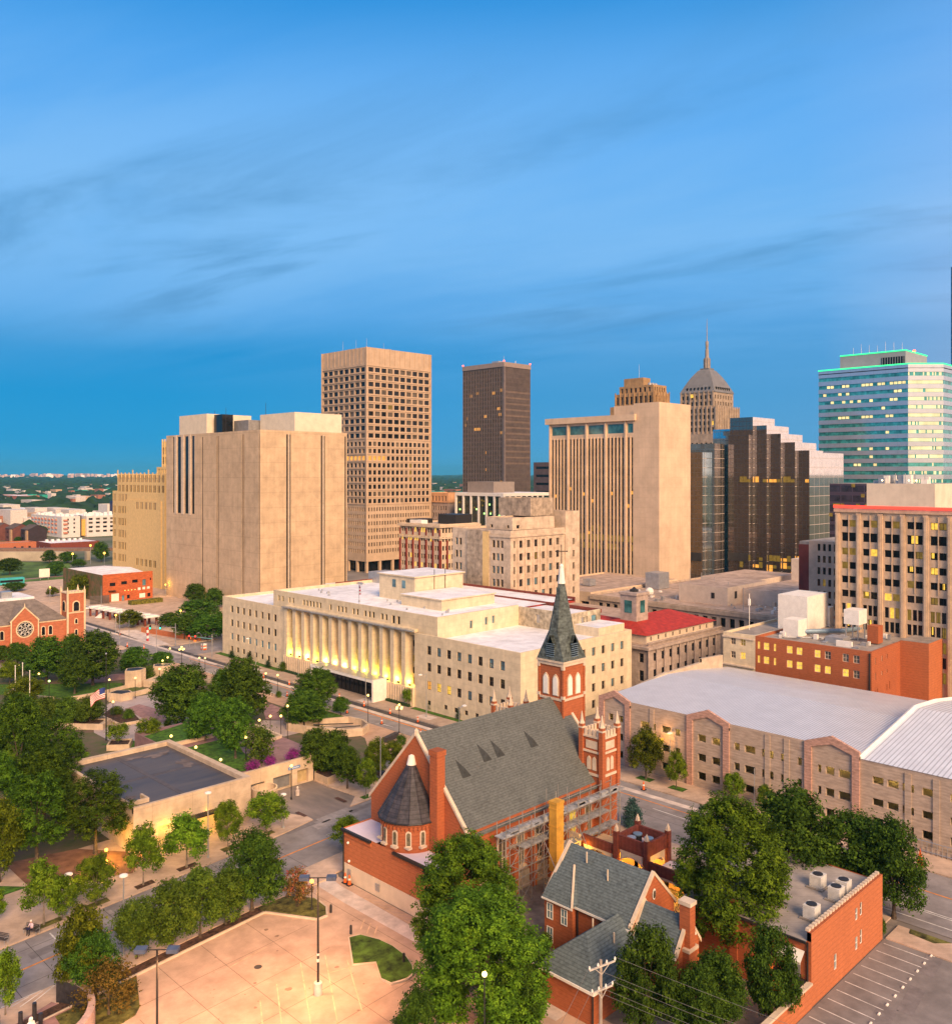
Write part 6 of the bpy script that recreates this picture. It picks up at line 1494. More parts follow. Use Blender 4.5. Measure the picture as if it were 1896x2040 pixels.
# projecting bay with a hip
bay_ = b.mesh('bay_wall', (BRICK,)); bay_.box(68.9, 69.49, 55.4, 59.0, 0, 5.1, top=False)
b.addwins((68.9, 59.0), (68.9, 55.4), [(.35, 1.15, 2.9, 4.5, 'b'), (2.2, 3.0, 2.9, 4.5, 'b'), (.35, 1.15, .5, 2.1, 'b')], -.02, WHITE, (2, 2), 'window')
rb = b.mesh('bay_roof', (SLATEB, WHITETRIM)); s = 3.7/3.6
rb.face([(68.55, 59.1, 5.02), (68.55, 55.2, 5.02), (71.6, 57.3, 7.75), (71.6, 59.1, 7.75)]); rb.face([(68.55, 55.2, 5.02), (69.3, 55.0, 5.3), (71.6, 57.3, 7.76)]); rb.tube((68.55, 55.2, 5.05), (71.6, 57.3, 7.8), .12, n=5, m=1)
b.mesh('eaves_board', (WHITE,)).box(68.49, 68.56, 55.1, 59.1, 4.85, 5.02)
gable('rear_wing_wall', 'roof', 69.7, 73.2, 43.8, 48.69, 4.7, 7.1, 'y', right=[(2.4, 3.2, 1.2, 3.2, 'l')])
chm = b.mesh('chimney', (BRICK, WHITETRIM)); chm.box(70.7, 71.6, 43.2, 44.3, 4.5, 8.6); chm.box(70.4, 71.9, 43.1, 43.79, 0, 4.5); chm.box(70.35, 71.95, 43.05, 43.8, 4.5, 4.8, 1); chm.box(70.6, 71.7, 43.1, 44.4, 8.6, 8.95, 1)
b.mesh('gable_window', (WHITE, G_BLIND)).face([(72.6+.16*math.cos(2*math.pi*k/10), 43.74, 5.4+.2*math.sin(2*math.pi*k/10)) for k in range(10)], 0)
# low hipped wing
lh = b.mesh('low_wing_wall', (BRICK,)); lh.box(61.5, 69.2, 47.2, 53.4, 0, 3.3, top=False)
b.addwins((61.5, 47.2), (69.2, 47.2), [(3.4, 4.4, .6, 2.9, 'b'), (6.0, 7.2, 1.0, 2.8, 'b')], -.02, WHITE, (2, 2), 'window')
hr = b.mesh('low_wing_roof', (SLATEB,))
A, B2, C_, D_ = (61.1, 46.8, 3.2), (69.49, 46.8, 3.2), (69.49, 53.8, 3.2), (61.1, 53.8, 3.2); p0, p1 = (64.6, 50.3, 6.0), (69.49, 50.3, 6.0)
for f in ([A, B2, p1, p0], [C_, D_, p0, p1], [D_, A, p0]): hr.face(f)
eb = b.mesh('eaves_board', (WHITE,)); eb.box(61.02, 61.12, 46.75, 53.85, 3.0, 3.24); eb.box(61.1, 69.5, 46.72, 46.8, 3.0, 3.24)
vp = b.mesh('vent_pipe', (WHITETRIM,))
for x, y, z in ((72, 56, 8.3), (66.5, 51.0, 5.2), (66.8, 48.8, 4.6), (71.5, 53, 7.6)): vp.tube((x, y, z), (x, y, z+1.1), .08)
dp = b.mesh('downpipe', (DARKMETAL,)); dp.tube((69.35, 55.1, 0), (69.35, 55.1, 5), .09); dp.tube((61.4, 47.1, 0), (61.4, 47.1, 3.2), .08)
rr_ = b.done()
lamp('wall_light', rr_, (73.6, 43.0, 3.0), 60, (1, .4, .06), .1)
# arcade with air conditioners on its roof ----------------------------------------------
b = Bldg('brick_arcade', 'brick arcade with glowing arches and air conditioners inside its roof parapet', (84.5, 57.3, 0), 'pavilion')
MB_ = mat('maroon_brick', (.20, .05, .035), .9, .14, 1.0, .1, stretch=(1, 1, 3), vline=(.55, .12, .35))
x0, x1, y0, y1 = 84.5, 88.8, 57.2, 61.4
w_ = b.mesh('parapet', (MB_, WHITETRIM))
for a in ((x0, x0+.3, y0, y1), (x1-.3, x1, y0, y1), (x0+.3, x1-.3, y0, y0+.3), (x0+.3, x1-.3, y1-.3, y1)): w_.box(*a, 4.5, 6.1)
for x in (x0, x1):
    for y in (y0, y1): w_.box(x-.28, x+.28, y-.28, y+.28, 0, 6.5); w_.lathe(x, y, [(.3, 6.5), (.22, 6.9), (.02, 7.3)], 5, 1)
fl = b.mesh('roof', (LAVROOF,)); fl.box(x0+.31, x1-.31, y0+.31, y1-.31, 4.6, 4.8)
ar = b.mesh('arch_wall', (WHITETRIM,))
def archwall(mb, p0, p1, z1, zs, t):
    p0, p1 = Vector((*p0, 0)), Vector((*p1, 0)); d = p1-p0; Ln = d.length; d.normalize(); nrm = Vector((-d.y, d.x, 0)); n = 10; hw = Ln*.5-.3; c = Ln/2
    prev = (0.3, 0.0)
    pts = [(c-hw*math.cos(math.pi*k/n), zs+min(hw*.55, z1-zs-.25)*math.sin(math.pi*k/n)) for k in range(n+1)]
    for (s0, z0), (s1, z1_) in zip(pts, pts[1:]):
        for off, fl_ in ((0, 1), (t, 0)):
            q = [p0+d*s0+nrm*off+Vector((0, 0, z0)), p0+d*s1+nrm*off+Vector((0, 0, z1_)), p0+d*s1+nrm*off+Vector((0, 0, z1)), p0+d*s0+nrm*off+Vector((0, 0, z1))]
            mb.face(q if fl_ else q[::-1])
        mb.face([p0+d*s0+Vector((0, 0, z0)), p0+d*s0+nrm*t+Vector((0, 0, z0)), p0+d*s1+nrm*t+Vector((0, 0, z1_)), p0+d*s1+Vector((0, 0, z1_))])
archwall(ar, (x0+.02, y1-.28), (x0+.02, y0+.28), 4.5, 3.0, .25); archwall(ar, (x0+.28, y0+.02), (x1-.28, y0+.02), 4.5, 3.0, .25)
archwall(ar, (x0+.02, y0-.3), (x0+.02, y0-5.5), 3.0, 1.9, .25); archwall(ar, (x0+.02, 66.5), (x0+.02, y1+.3), 3.6, 2.4, .25)
w2 = b.mesh('low_parapet', (MB_,)); w2.box(x0, x0+.3, y0-5.5, y0-.3, 3.0, 4.2); w2.box(x0, x0+.3, y1+.3, 66.5, 3.6, 4.7); w2.box(x0, x1, y0-5.8, y0-5.5, 0, 4.2)
b.mesh('low_roof', (LAVROOF,)).box(x0+.31, x1, y0-5.49, y0-.3, 2.9, 3.05)
ex = b.mesh('inner_wall', (mat('warm_plaster', (.62, .40, .22), .9, .08, .8),)); ex.box(x1-.28, x1+.1, y0-5.4, 66.5, 0, 2.9); ex.box(x0+.3, x1, y1+.3, 66.5, 3.3, 3.5)
stp = b.mesh('stair_wall', (WHITETRIM,)); stp.prism([(84.2, 66.6), (84.5, 66.6), (84.5, 69.0), (84.2, 69.0)], 0, 4.6)
ar_ = b.done()
for y in (59.3, 54.5, 64): lamp('arcade_lamp', ar_, (86.3, y, 2.4), 520, (1, .45, .05), .2)
for k, (x, y, c_) in enumerate(((85.8, 60.2, 'grey fan topped'), (87.2, 60.3, 'blue topped rear'), (87.0, 58.6, 'blue topped near'))):
    t = thing('air_conditioner', '%s air conditioner inside the brick parapet of the arcade' % c_, 'air conditioner', (x, y, 4.8), 'air conditioners on the arcade roof')
    MB().lathe(x, y, [(.5, 4.85), (.5, 5.6)], 12).build('casing', DARKMETAL, t); m_ = MB(); m_.lathe(x, y, [(.55, 5.6), (.55, 5.75), (.3, 5.78)], 12)
    m_.build('fan_grille', GREYMETAL if k == 0 else BLUEMETAL, t)
# flat roofed brick building -----------------------------------------------------------------
b = Bldg('flat_roofed_brick_building', 'orange brick building with grey flat roof and air conditioners beside the striped parking lot', (77.6, 35, 0))
x0, x1, y0, y1 = 77.6, 94.3, 35.0, 48.0
rr = [(9.8, 10.4, 4.3, 5.5, 'b'), (10.9, 11.5, 4.4, 5.7, 'c'), (9.8, 10.4, 1.4, 2.7, 'b'), (10.9, 11.5, 1.6, 3.0, 'c'), (4.9, 5.5, 1.4, 2.9, 'b')]
b.wall((x0, y0), (x1, y0), 0, 6.7, rr, (BRICKL,), .15, WHITE, (1, 2)); b.wall((x0, y1), (x0, y0), 0, 5.9, (), (BRICK,), part='side_wall')
m = b.mesh('side_wall', (BRICK,)); m.wall((x1, y0), (x1, y1), 0, 6.0).wall((x0, y0+.4), (x1, y0+.4), 5.6, 6.7) 
m.face([(x0, y0, 6.7), (x1, y0, 6.7), (x1, y0+.4, 6.7), (x0, y0+.4, 6.7)]); m.face([(x1, y0+.4, 5.6), (x0, y0+.4, 5.6), (x0, y0+.4, 6.7), (x1, y0+.4, 6.7)])
b.mesh('roof', (mat('grey_membrane_roof', (.36, .32, .30), .85, .10, .5, big=.18, vline=(2.4, .07, .3)),)).face([(x0-.2, y0+.41, 5.9), (x1, y0+.41, 5.9), (x1, y1, 5.9), (x0-.2, y1, 5.9)])
cpn = b.mesh('coping_block', (WHITETRIM,))
for k in range(26): cpn.box(x0+.1+k*.64, x0+.5+k*.64, y0+.25, y0+.6, 6.705, 6.95)
gu = b.mesh('gutter', (DARKMETAL,)); gu.box(x0-.35, x0-.2, y0+.4, y1, 5.7, 5.92); gu.tube((x0-.1, y0+.3, 0), (x0-.1, y0+.3, 5.8), .08)
aw = b.mesh('awning', (WHITE,)); aw.face([(x0-.02, 37.6, 4.9), (x0-.02, 35.6, 4.9), (x0-1.1, 35.5, 4.3), (x0-1.1, 37.7, 4.3)]); aw.face([(x0-1.1, 37.7, 4.3), (x0-1.1, 35.5, 4.3), (x0-1.1, 35.5, 4.1), (x0-1.1, 37.7, 4.1)])
dr_ = b.mesh('door', (GREYMETAL,)); dr_.box(x0-.06, x0-.005, 36, 37.2, 2.4, 4.2)
ck = b.mesh('chimney', (BRICK,)); ck.box(x0-.2, x0+.4, 42.2, 43, 0, 7.0)
bal = b.mesh('balcony', (DARKMETAL,)); bal.box(x0-1.2, x0-.01, 35.4, 38.5, 2.2, 2.35)
for k in range(9): bal.tube((x0-1.15, 35.5+k*.36, 2.35), (x0-1.15, 35.5+k*.36, 3.3), .03, n=4)
bal.tube((x0-1.15, 35.4, 3.3), (x0-1.15, 38.5, 3.3), .04, n=4)
rt_ = b.done()
lamp('wall_light', rt_, (x0-.5, 38.3, 1.9), 75, (1, .42, .05), .12)
for k, (x, y, s, lb) in enumerate(((87.8, 38.6, 1.35, 'farthest boxy air conditioner, alone near the trees on the flat brick building'), (88.5, 36.3, 1.25, 'rear one of two adjoining air conditioners on the flat brick building'), (86.5, 36.2, 1.3, 'front one of two adjoining air conditioners on the flat brick building'), (81.2, 36.3, 1.3, 'nearest boxy air conditioner on the flat brick building'))):
    t = thing('air_conditioner', lb, 'air conditioner', (x, y, 5.9), 'air conditioners on the flat roof')
    mm = MB(); mm.box(x, x+s, y, y+s*.9, 6.05, 7.25)
    for q in range(6): mm.box(x-.02, x-.003, y+.05, y+s*.85, 6.2+q*.16, 6.27+q*.16)
    mm.build('casing', mat('pale_unit_paint', (.62, .60, .57), .6, .08, 1.5), t); f = MB(); f.lathe(x+s/2, y+s*.45, [(.5, 7.255), (.5, 7.33), (.12, 7.34)], 14); f.build('fan', DARKMETAL, t); q = MB(); q.box(x-.2, x+s+.2, y-.2, y+s*1.1, 5.91, 6.04); q.build('roof_curb', ROOFGREY, t)
g = thing('garden_wall', 'orange brick garden wall with pale coping running from the flat roofed building to the bottom edge', 'wall', (70, 35.1, 0))
m = MB(); m.box(55, 77.59, 34.95, 35.25, 0, 2.1); m.build('brickwork', BRICKL, g); m = MB(); m.box(55, 77.59, 34.85, 35.35, 2.1, 2.3); m.build('coping', WHITETRIM, g)

# ------------------------------------------------------------------ park structures
# low flat roofed building
b = Bldg('flat_roofed_park_building', 'low tan concrete building with puddled dark flat roof by the park', (64.5, 109.1, 0))
ROOFD = mat('wet_dark_roof', (.05, .05, .062), .5, .3, .22, col2=(.105, .09, .085), spec=.3, stretch=(.25, 1.3, 1), big=.3)
x0, x1, y0, y1 = 48.2, 64.8, 108.9, 133.3
b.wall((x0, y0), (x1, y0), 0, 6.1, [(3.2, 11.5, .15, 2.9, None)], (TANWALL,), .9)
b.wall((x0, y1), (x0, y0), 0, 6.1, (), (TANWALL,)); m = b.mesh('wall', (TANWALL,)); m.wall((x1, y0), (x1, y1), 0, 6.1).wall((x1, y1), (x0, y1), 0, 6.1)
m.box(x0, x1, y0+.02, y0+.5, 5.3, 6.105); m.box(x1-.9, x1-.01, y0+.51, y1-.9, 5.3, 6.1); m.box(x0, x1-.01, y1-.9, y1-.01, 5.3, 6.1); m.box(x0+.01, x0+.5, y0+.51, y1-.91, 5.3, 6.1)
b.mesh('roof', (ROOFD,)).box(x0+.3, x1-.3, y0+.3, y1-.3, 5.2, 5.45)
rs = b.mesh('roof_seam', (mat('roof_seam', (.10, .085, .085), .6),)); rs.box(x0+.5, x1-.9, 120.5, 121.3, 5.45, 5.47); rs.box(55.5, 56.2, y0+.5, y1-.9, 5.45, 5.474)
pud = b.mesh('dried_puddle', (mat('dry_puddle', (.17, .135, .125), .8, .15, .4),))
for x, y, a, c in ((61, 129, 2.6, 1.3), (57.5, 130, 1.6, .8), (62, 122.5, 1.2, 2.6), (50, 114.5, 1.2, .9)): pud.face([(x+a*(.75+.3*math.sin(k*1.9+x))*math.cos(2*math.pi*k/18), y+c*(.75+.3*math.cos(k*1.3+y))*math.sin(2*math.pi*k/18), 5.478) for k in range(18)])
cb = b.mesh('roof_kerb', (TANWALL,)); cb.box(48.8, 51.4, 111.4, 111.7, 5.45, 6.0); cb.box(51.1, 51.4, 111.7, 113.5, 5.45, 6.0)
aw = b.mesh('slatted_awning', (DARKMETAL,)); 
for k in range(26): aw.box(x0+5.5+k*.25, x0+5.62+k*.25, y0-1.3, y0-.01, 3.0, 3.12)
aw.box(x0+5.4, x0+12, y0-1.35, y0-1.25, 2.95, 3.15)
b.mesh('recess_wall', (TANWALL,)).box(x0+3.1, x0+11.6, y0+.9, y0+1.0, .1, 2.95)
dr = b.mesh('door', (G_DARK, DARKMETAL)); dr.box(x0+6.2, x0+9, y0+.84, y0+.89, .15, 2.5)
for k in range(4): dr.box(x0+6.2+k*.9, x0+6.3+k*.9, y0+.8, y0+.84, .15, 2.5, 1)
bm = b.mesh('soffit_lamp', (emit('warm_soffit_lamp', (1, .72, .25), 6),)); bm.box(x0+5, x0+5.4, y0+.2, y0+.5, 2.75, 2.88); bm.box(x0+9.6, x0+10, y0+.2, y0+.5, 2.75, 2.88)
r_ = b.done()
for x in (4, 7, 10): lamp('soffit_light', r_, (x0+x, y0-.6, 2.5), 200, (1, .58, .06), .2)
for x in (-.6, .8): lamp('wall_wash', r_, (x0+x, y0-.9, 1.0), 90, (1, .55, .06), .15)
# garage entry wall
b = Bldg('garage_entry', 'tan concrete garage entry with grey roller doors and a blue sign', (80, 116.2, 0))
b.wall((64.85, 116.25), (80.2, 116.25), 0, 4.0, [(4.2, 6.6, .1, 2.0, None), (8.1, 11.4, .1, 2.1, None), (12.4, 14.4, .1, 2.2, None)], (TANWALL,), .7)
b.mesh('wall', None).box(64.85, 80.2, 116.26, 116.7, 3.4, 4.01); b.mesh('wall', None).wall((80.2, 116.25), (80.2, 119), 0, 4)
gd = b.mesh('roller_door', (mat('grey_roller_door', (.17, .17, .18), .6, .1, 1), mat('yellowish_door', (.45, .34, .18), .8))); gd.box(69, 71.4, 116.9, 116.95, .1, 2); gd.box(72.9, 76.3, 116.9, 116.95, .1, 2.1); gd.box(77.2, 79.3, 116.9, 116.95, .1, 2.2, 1)
sg = b.mesh('sign_panel', (mat('blue_sign', (.14, .27, .55), .5), WHITE)); sg.box(75.6, 77.7, 116.14, 116.24, 2.65, 3.05)
for k in range(7): sg.box(75.8+k*.25, 75.95+k*.25, 116.12, 116.139, 2.78, 2.92, 1)
wb = b.mesh('wall_lamp', (WHITE,)); wb.ball((68.2, 116.1, 2.8), .18, 5)
r_ = b.done()
lamp('entry_light', r_, (73, 113.5, 3.2), 120, (1, .6, .2), .3)
# round ramp wall and bollard
t = tag(MB().lathe(70.6, 114.8, [(1.9, 0), (1.9, 1.7), (1.65, 1.71), (1.65, .2)], 28, cap=False).build('round_wall', TANWALL, loc=(70.6, 114.8, 0)), 'low round concrete wall beside the garage entry', 'wall')
MB().build
m = MB(); m.lathe(74.6, 112.2, [(.3, .1), (.3, .9), (.16, .95), (.16, 1.35), (.02, 1.5)], 10); tag(m.build('ticket_post', PALEC, loc=(74.6, 112.2, 0)), 'pale ticket post in the middle of the garage drive', 'post')
# low walls
def lowwall(name, label, pts, z0, z1, th=.45, m=TANWALL, cap=True):
    mb = MB()
    for a, c in zip(pts, pts[1:]):
        d = (Vector((*c, 0))-Vector((*a, 0))).normalized(); q = Vector((-d.y, d.x, 0))*th/2; e = d*.02
        mb.prism([(a[0]-q.x-e.x, a[1]-q.y-e.y), (a[0]-q.x+e.x, a[1]-q.y+e.y)][:0]+[(a[0]+q.x, a[1]+q.y), (a[0]-q.x, a[1]-q.y), (c[0]-q.x, c[1]-q.y), (c[0]+q.x, c[1]+q.y)], z0, z1)
    return tag(mb.build(name, m, loc=(pts[0][0], pts[0][1], z0)), label, 'wall')
lowwall('retaining_wall', 'long tan wall with a dark line below it along the upper lawn', [(66.8, 137.9), (77.4, 138.1)], 3.2, 3.9)
lowwall('retaining_wall', 'short tan wall at the right edge of the upper lawn', [(83.3, 138.4), (82.9, 129.7), (81, 129.2), (79, 131.5)], 2.2, 3.75)
lowwall('retaining_wall', 'tan kerb wall behind the upper lawn below the plaza', [(69.8, 150.4), (77, 153.5)], .1, 1.0)
lowwall('retaining_wall', 'low lamp topped wall between dark roof and upper lawn', [(65.6, 117.4), (65.6, 136)], 3.0, 3.75, .5) if False else None
lowwall('retaining_wall', 'curving tan wall along the front of the lit lawn', [(72.2, 193.3), (76, 193.2), (80, 193.8), (85, 195.2)], .1, .9)
lowwall('retaining_wall', 'tan wall between the planting and the pale plaza', [(77.2, 186.4), (82, 187), (88.3, 188.3)], .1, 1.1)
lowwall('retaining_wall', 'tan wall at the left edge of the lit lawn', [(69.2, 215), (64, 207), (69.7, 196.4)], .1, .7)
lowwall('retaining_wall', 'low wall around the brown mulch bed', [(71.2, 177.2), (71.1, 166.8), (75.6, 166.4)], .1, .6)
lowwall('retaining_wall', 'tan stepped wall above the kerb strip by the courthouse street', [(99.8, 205), (100.6, 190), (100.8, 172), (99.9, 162)], .1, 1.1)
pb = MB(); pb.prism([(79.6, 187.2), (88.2, 188.8), (86.4, 194.6), (80.5, 193.4)], .1, .35); o = pb.build('flower_bed', mat('bed_plants', (.05, .09, .02), 1, .4, 2.2, .6, col2=(.12, .13, .03))); o['kind'] = 'stuff'
# clipped planter boxes
def planter(name, label, pts, z1, th=.3):
    t = thing(name, label, 'planter', (pts[0][0], pts[0][1], .1)); c = Vector((sum(p[0] for p in pts)/len(pts), sum(p[1] for p in pts)/len(pts)))
    m = MB(); n = len(pts); inn = [(c.x+(x-c.x)*.86, c.y+(y-c.y)*.86) for x, y in pts]
    for i in range(n):
        j = (i+1) % n; m.face([(*pts[i], .1), (*pts[j], .1), (*pts[j], z1), (*pts[i], z1)]); m.face([(*pts[i], z1), (*pts[j], z1), (*inn[j], z1), (*inn[i], z1)]); m.face([(*inn[j], z1-.4), (*inn[i], z1-.4), (*inn[i], z1), (*inn[j], z1)])
    m.build('box', TANWALL, t); s = MB(); s.face([(*p, z1-.25) for p in inn]); s.build('soil', MULCH, t)
planter('square_planter', 'square tan concrete planter in front of the pine grove', [(63.2, 153.6), (66.2, 151.2), (68.2, 154.4), (65.2, 156.8)], 1.1)
planter('long_planter', 'long tan concrete planter under the clipped olive trees', [(60.2, 175.6), (67.9, 166.6), (70.6, 169.4), (62.8, 179)], 1.2)
# curved fin walls of the water garden
for pts, lb, z1 in (([(84.6, 195.6), (85.6, 194.3), (87.7, 194.2), (89.3, 195.3), (88.6, 197.4), (86, 198)], 'larger curved tan concrete drum with dark top at the lawn edge', 4.0), ([(93, 199.6), (94, 198), (96, 197.4), (97.6, 198.8), (96.4, 201), (94, 201.4)], 'smaller curved tan concrete drum with dark top near the street', 3.2), ([(77.4, 187.8), (79, 184.6), (81.6, 184.8), (81.9, 187), (79.8, 189)], 'low curved tan concrete basin with dark top beside the plaza', 1.7)):
    t = thing('curved_wall_drum', lb, 'wall', (pts[0][0], pts[0][1], .1)); m = MB(); m.prism(pts, .1, z1); m.build('concrete_shell', TANWALL, t)
    c = Vector((sum(p[0] for p in pts)/len(pts), sum(p[1] for p in pts)/len(pts))); s = MB(); s.face([(c.x+(x-c.x)*.85, c.y+(y-c.y)*.85, z1+.01) for x, y in pts]); s.build('dark_top', DARKMETAL, t)
t = thing('water_garden_wall', 'low tan wall box next to the smaller curved drum', 'wall', (88, 191, .1)); m = MB(); m.prism([(88.2, 194.2), (89.8, 190.6), (93.2, 194.6), (92, 196.5)], .1, 1.5); m.build('box', TANWALL, t)
# spiral ramp in the plaza
t = thing('ramp_walls', 'hairpin ramp between curved tan walls near the courthouse street', 'ramp', (92, 141.8, .1))
m = MB()
out = [(92.2, 142), (93.6, 137.6), (97.5, 131), (100.2, 129.6), (102.6, 131), (103.6, 134), (103, 137.5), (98, 140)]
for a, c in zip(out, out[1:]):
    d = Vector((c[0]-a[0], c[1]-a[1])).normalized(); q = Vector((-d.y, d.x))*.22
    m.prism([(a[0]+q.x, a[1]+q.y), (a[0]-q.x, a[1]-q.y), (c[0]-q.x, c[1]-q.y), (c[0]+q.x, c[1]+q.y)], .1, 1.5)
m.build('curved_wall', TANWALL, t)
m = MB(); m.prism([(94, 140), (97.8, 132), (100.2, 130.4), (102.2, 131.6), (102.8, 134.4), (101, 137)], .1, .5); m.build('ramp_floor', mat('tan_floor', (.48, .36, .26), .9, .1, .6), t)
m = MB()
for a, c in (((95.6, 138.6), (101.4, 134)), ((97, 134.2), (101.4, 131.8))): m.tube((*a, 1.2), (*c, 1.2), .12, n=5)
m.build('dark_rail', DARKMETAL, t)
lowwall('stair_parapet', 'dark topped stair wall on the plaza left of the church gable', [(100.2, 123.2), (104, 124.4)], .1, 1.0, .9, mat('dark_slot', (.05, .045, .05), .8))
bd = MB(); bd.prism([(80.3, 116.1), (80.3, 112.6), (83.8, 113.4), (85.8, 117.4), (84.4, 121)], .1, 1.2); tag(bd.build('raised_bed', TANWALL, loc=(82, 116, .1)), 'raised concrete bed under the dark trees beside the garage entry', 'planter')
bd = MB(); bd.prism([(80.5, 116.0), (80.5, 112.9), (83.7, 113.6), (85.6, 117.4), (84.4, 120.6)], 1.1, 1.23); o = bd.build('mulch_bed', MULCH); o['kind'] = 'structure'
bd = MB(); bd.prism([(95, 147), (94, 143), (99, 141.2), (104.6, 141.4), (104.6, 152), (100.4, 153.2)], .1, .5); o = bd.build('grass_mound', GRASS); o['kind'] = 'structure'
lowwall('retaining_wall', 'tan wall below the trees by the courthouse street', [(94.8, 147.2), (93.8, 142.8), (99, 141)], .1, 1.2)
# white flagpoles
for (x, y), z, n in (((63.4, 200.7), 7.5, 'farthest left'), ((64.3, 199), 8.2, 'middle'), ((63.1, 191.1), 8.0, 'nearest')):
    t = thing('flagpole', 'bare white flagpole above the dark grove, %s of three' % n, 'flagpole', (x, y, .1), 'bare white flagpoles'); MB().tube((x, y, .1), (x, y, z), .1, .07, 8).build('pole', WHITE, t); MB().ball((x, y, z+.1), .14, 5).build('finial', WHITE, t)
t = thing('flagpole', 'tall dark flagpole carrying the national flag in the park', 'flagpole', (65.7, 159.8, .1)); MB().tube((65.7, 159.8, .1), (65.7, 159.8, 15.6), .13, .07, 8).build('pole', DARKMETAL, t); MB().ball((65.7, 159.8, 15.7), .18, 5).build('finial', GREYMETAL, t)
f = thing('flag', 'red and white striped flag with blue canton drooping from the tall dark pole', 'flag', (65.6, 159.8, 6)); m = MB()
for i in range(10):
    for j in range(13):
        def P(a, c): 
            s = a/10; return (65.6-2.1*s+.1*math.sin(a*.9), 159.9+1.5*s+.18*math.sin(a*.8+c*.2), 9.6-1.9*(c/13)-1.5*s*s)
        m.face([P(i, j), P(i+1, j), P(i+1, j+1), P(i, j+1)], 0 if (i < 4 and j < 7) else (1 if j % 2 == 0 else 2))
m.build('cloth', [MATS['flag_blue'], MATS['flag_red'], WHITE], f)
# granite memorial at the lower left corner
t = thing('curved_memorial_wall', 'curved granite wall with dark inner face at the lower left corner', 'wall', (30, 80, 0)); cx, cy, r = 25.6, 80.3, 5.4
GRD = mat('dark_granite', (.035, .035, .042), .35, .2, 3); GRP = mat('pinkish_granite', (.42, .31, .29), .7, .1, 2)
m1, m2 = MB(), MB(); n = 20
for k in range(n):
    a0, a1 = R(38-100*k/n), R(38-100*(k+1)/n); C = lambda rr, a, z: (cx+rr*math.cos(a), cy+rr*math.sin(a), z)
    m1.face([C(r, a0, .1), C(r, a1, .1), C(r, a1, 2.1), C(r, a0, 2.1)]); m2.face([C(r, a0, 2.1), C(r, a1, 2.1), C(r+.6, a1, 2.1), C(r+.6, a0, 2.1)]); m2.face([C(r+.6, a1, .1), C(r+.6, a0, .1), C(r+.6, a0, 2.1), C(r+.6, a1, 2.1)])
a0 = R(38); m2.face([C(r, a0, .1), C(r, a0, 2.1), C(r+.6, a0, 2.1), C(r+.6, a0, .1)])
m1.build('inner_face', GRD, t); m2.build('outer_shell', GRP, t)
poly('memorial_paving', [(29.6, 84), (31, 81), (30, 76), (26, 74), (22, 77), (24, 82)], .145, PAVER)
for k, (x, y, h, n) in enumerate(((27.5, 82.1, 1.75, 'tallest black granite post, right behind the white statue'), (24.7, 82.6, 1.6, 'black granite post farthest left, at the bottom edge'), (25.1, 81.2, 1.2, 'short black granite post, second from the left at the bottom edge'), (26.2, 81.6, 1.7, 'black granite post just left of the white statue'), (27.6, 80.9, 1.3, 'short black granite post just right of the white statue'))):
    m = MB(); m.prism([(x+.19*math.cos(2*math.pi*q/8), y+.19*math.sin(2*math.pi*q/8)) for q in range(8)], .1, h); tag(m.build('granite_post', GRD, loc=(x, y, .1)), n, 'post', 'black granite posts')

# ------------------------------------------------------------------ trees
import numpy as np
LEAF = {
 'round': leafmat('leaf_green', (0.011, 0.025, 0.002), (0.052, 0.116, 0.010), (0.137, 0.243, 0.020)),
 'street': leafmat('leaf_street', (0.020, 0.038, 0.002), (0.102, 0.187, 0.010), (0.250, 0.358, 0.024)),
 'pine': leafmat('leaf_pine', (0.009, 0.020, 0.002), (0.052, 0.108, 0.006), (0.137, 0.228, 0.016)),
 'big': leafmat('leaf_big', (0.014, 0.031, 0.002), (0.076, 0.154, 0.009), (0.183, 0.301, 0.017)),
 'dense': leafmat('leaf_dense', (0.009, 0.020, 0.002), (0.042, 0.093, 0.009), (0.111, 0.196, 0.016)),
 'olive': leafmat('leaf_olive', (0.020, 0.038, 0.004), (0.072, 0.126, 0.012), (0.160, 0.242, 0.023)),
 'lime': leafmat('leaf_lime', (0.028, 0.042, 0.002), (0.084, 0.116, 0.006), (0.216, 0.258, 0.015)),
 'sparse': leafmat('leaf_brown', (.07, .055, .012), (.13, .10, .018), (.20, .145, .026)),
 'purple': leafmat('flower_purple', (.06, .06, .03), (.26, .025, .24), (.42, .05, .42)),
 'red': leafmat('flower_red', (.10, .05, .02), (.13, .10, .03), (.42, .03, .06)),
 'spruce': leafmat('leaf_spruce', (.018, .052, .042), (.035, .085, .075), (.07, .13, .12)),
 'topiary': leafmat('leaf_topiary', (.010, .030, .008), (.018, .045, .012), (.03, .065, .015)),
}
LEAF['multi'] = LEAF['street']; LEAF['bush'] = LEAF['olive']
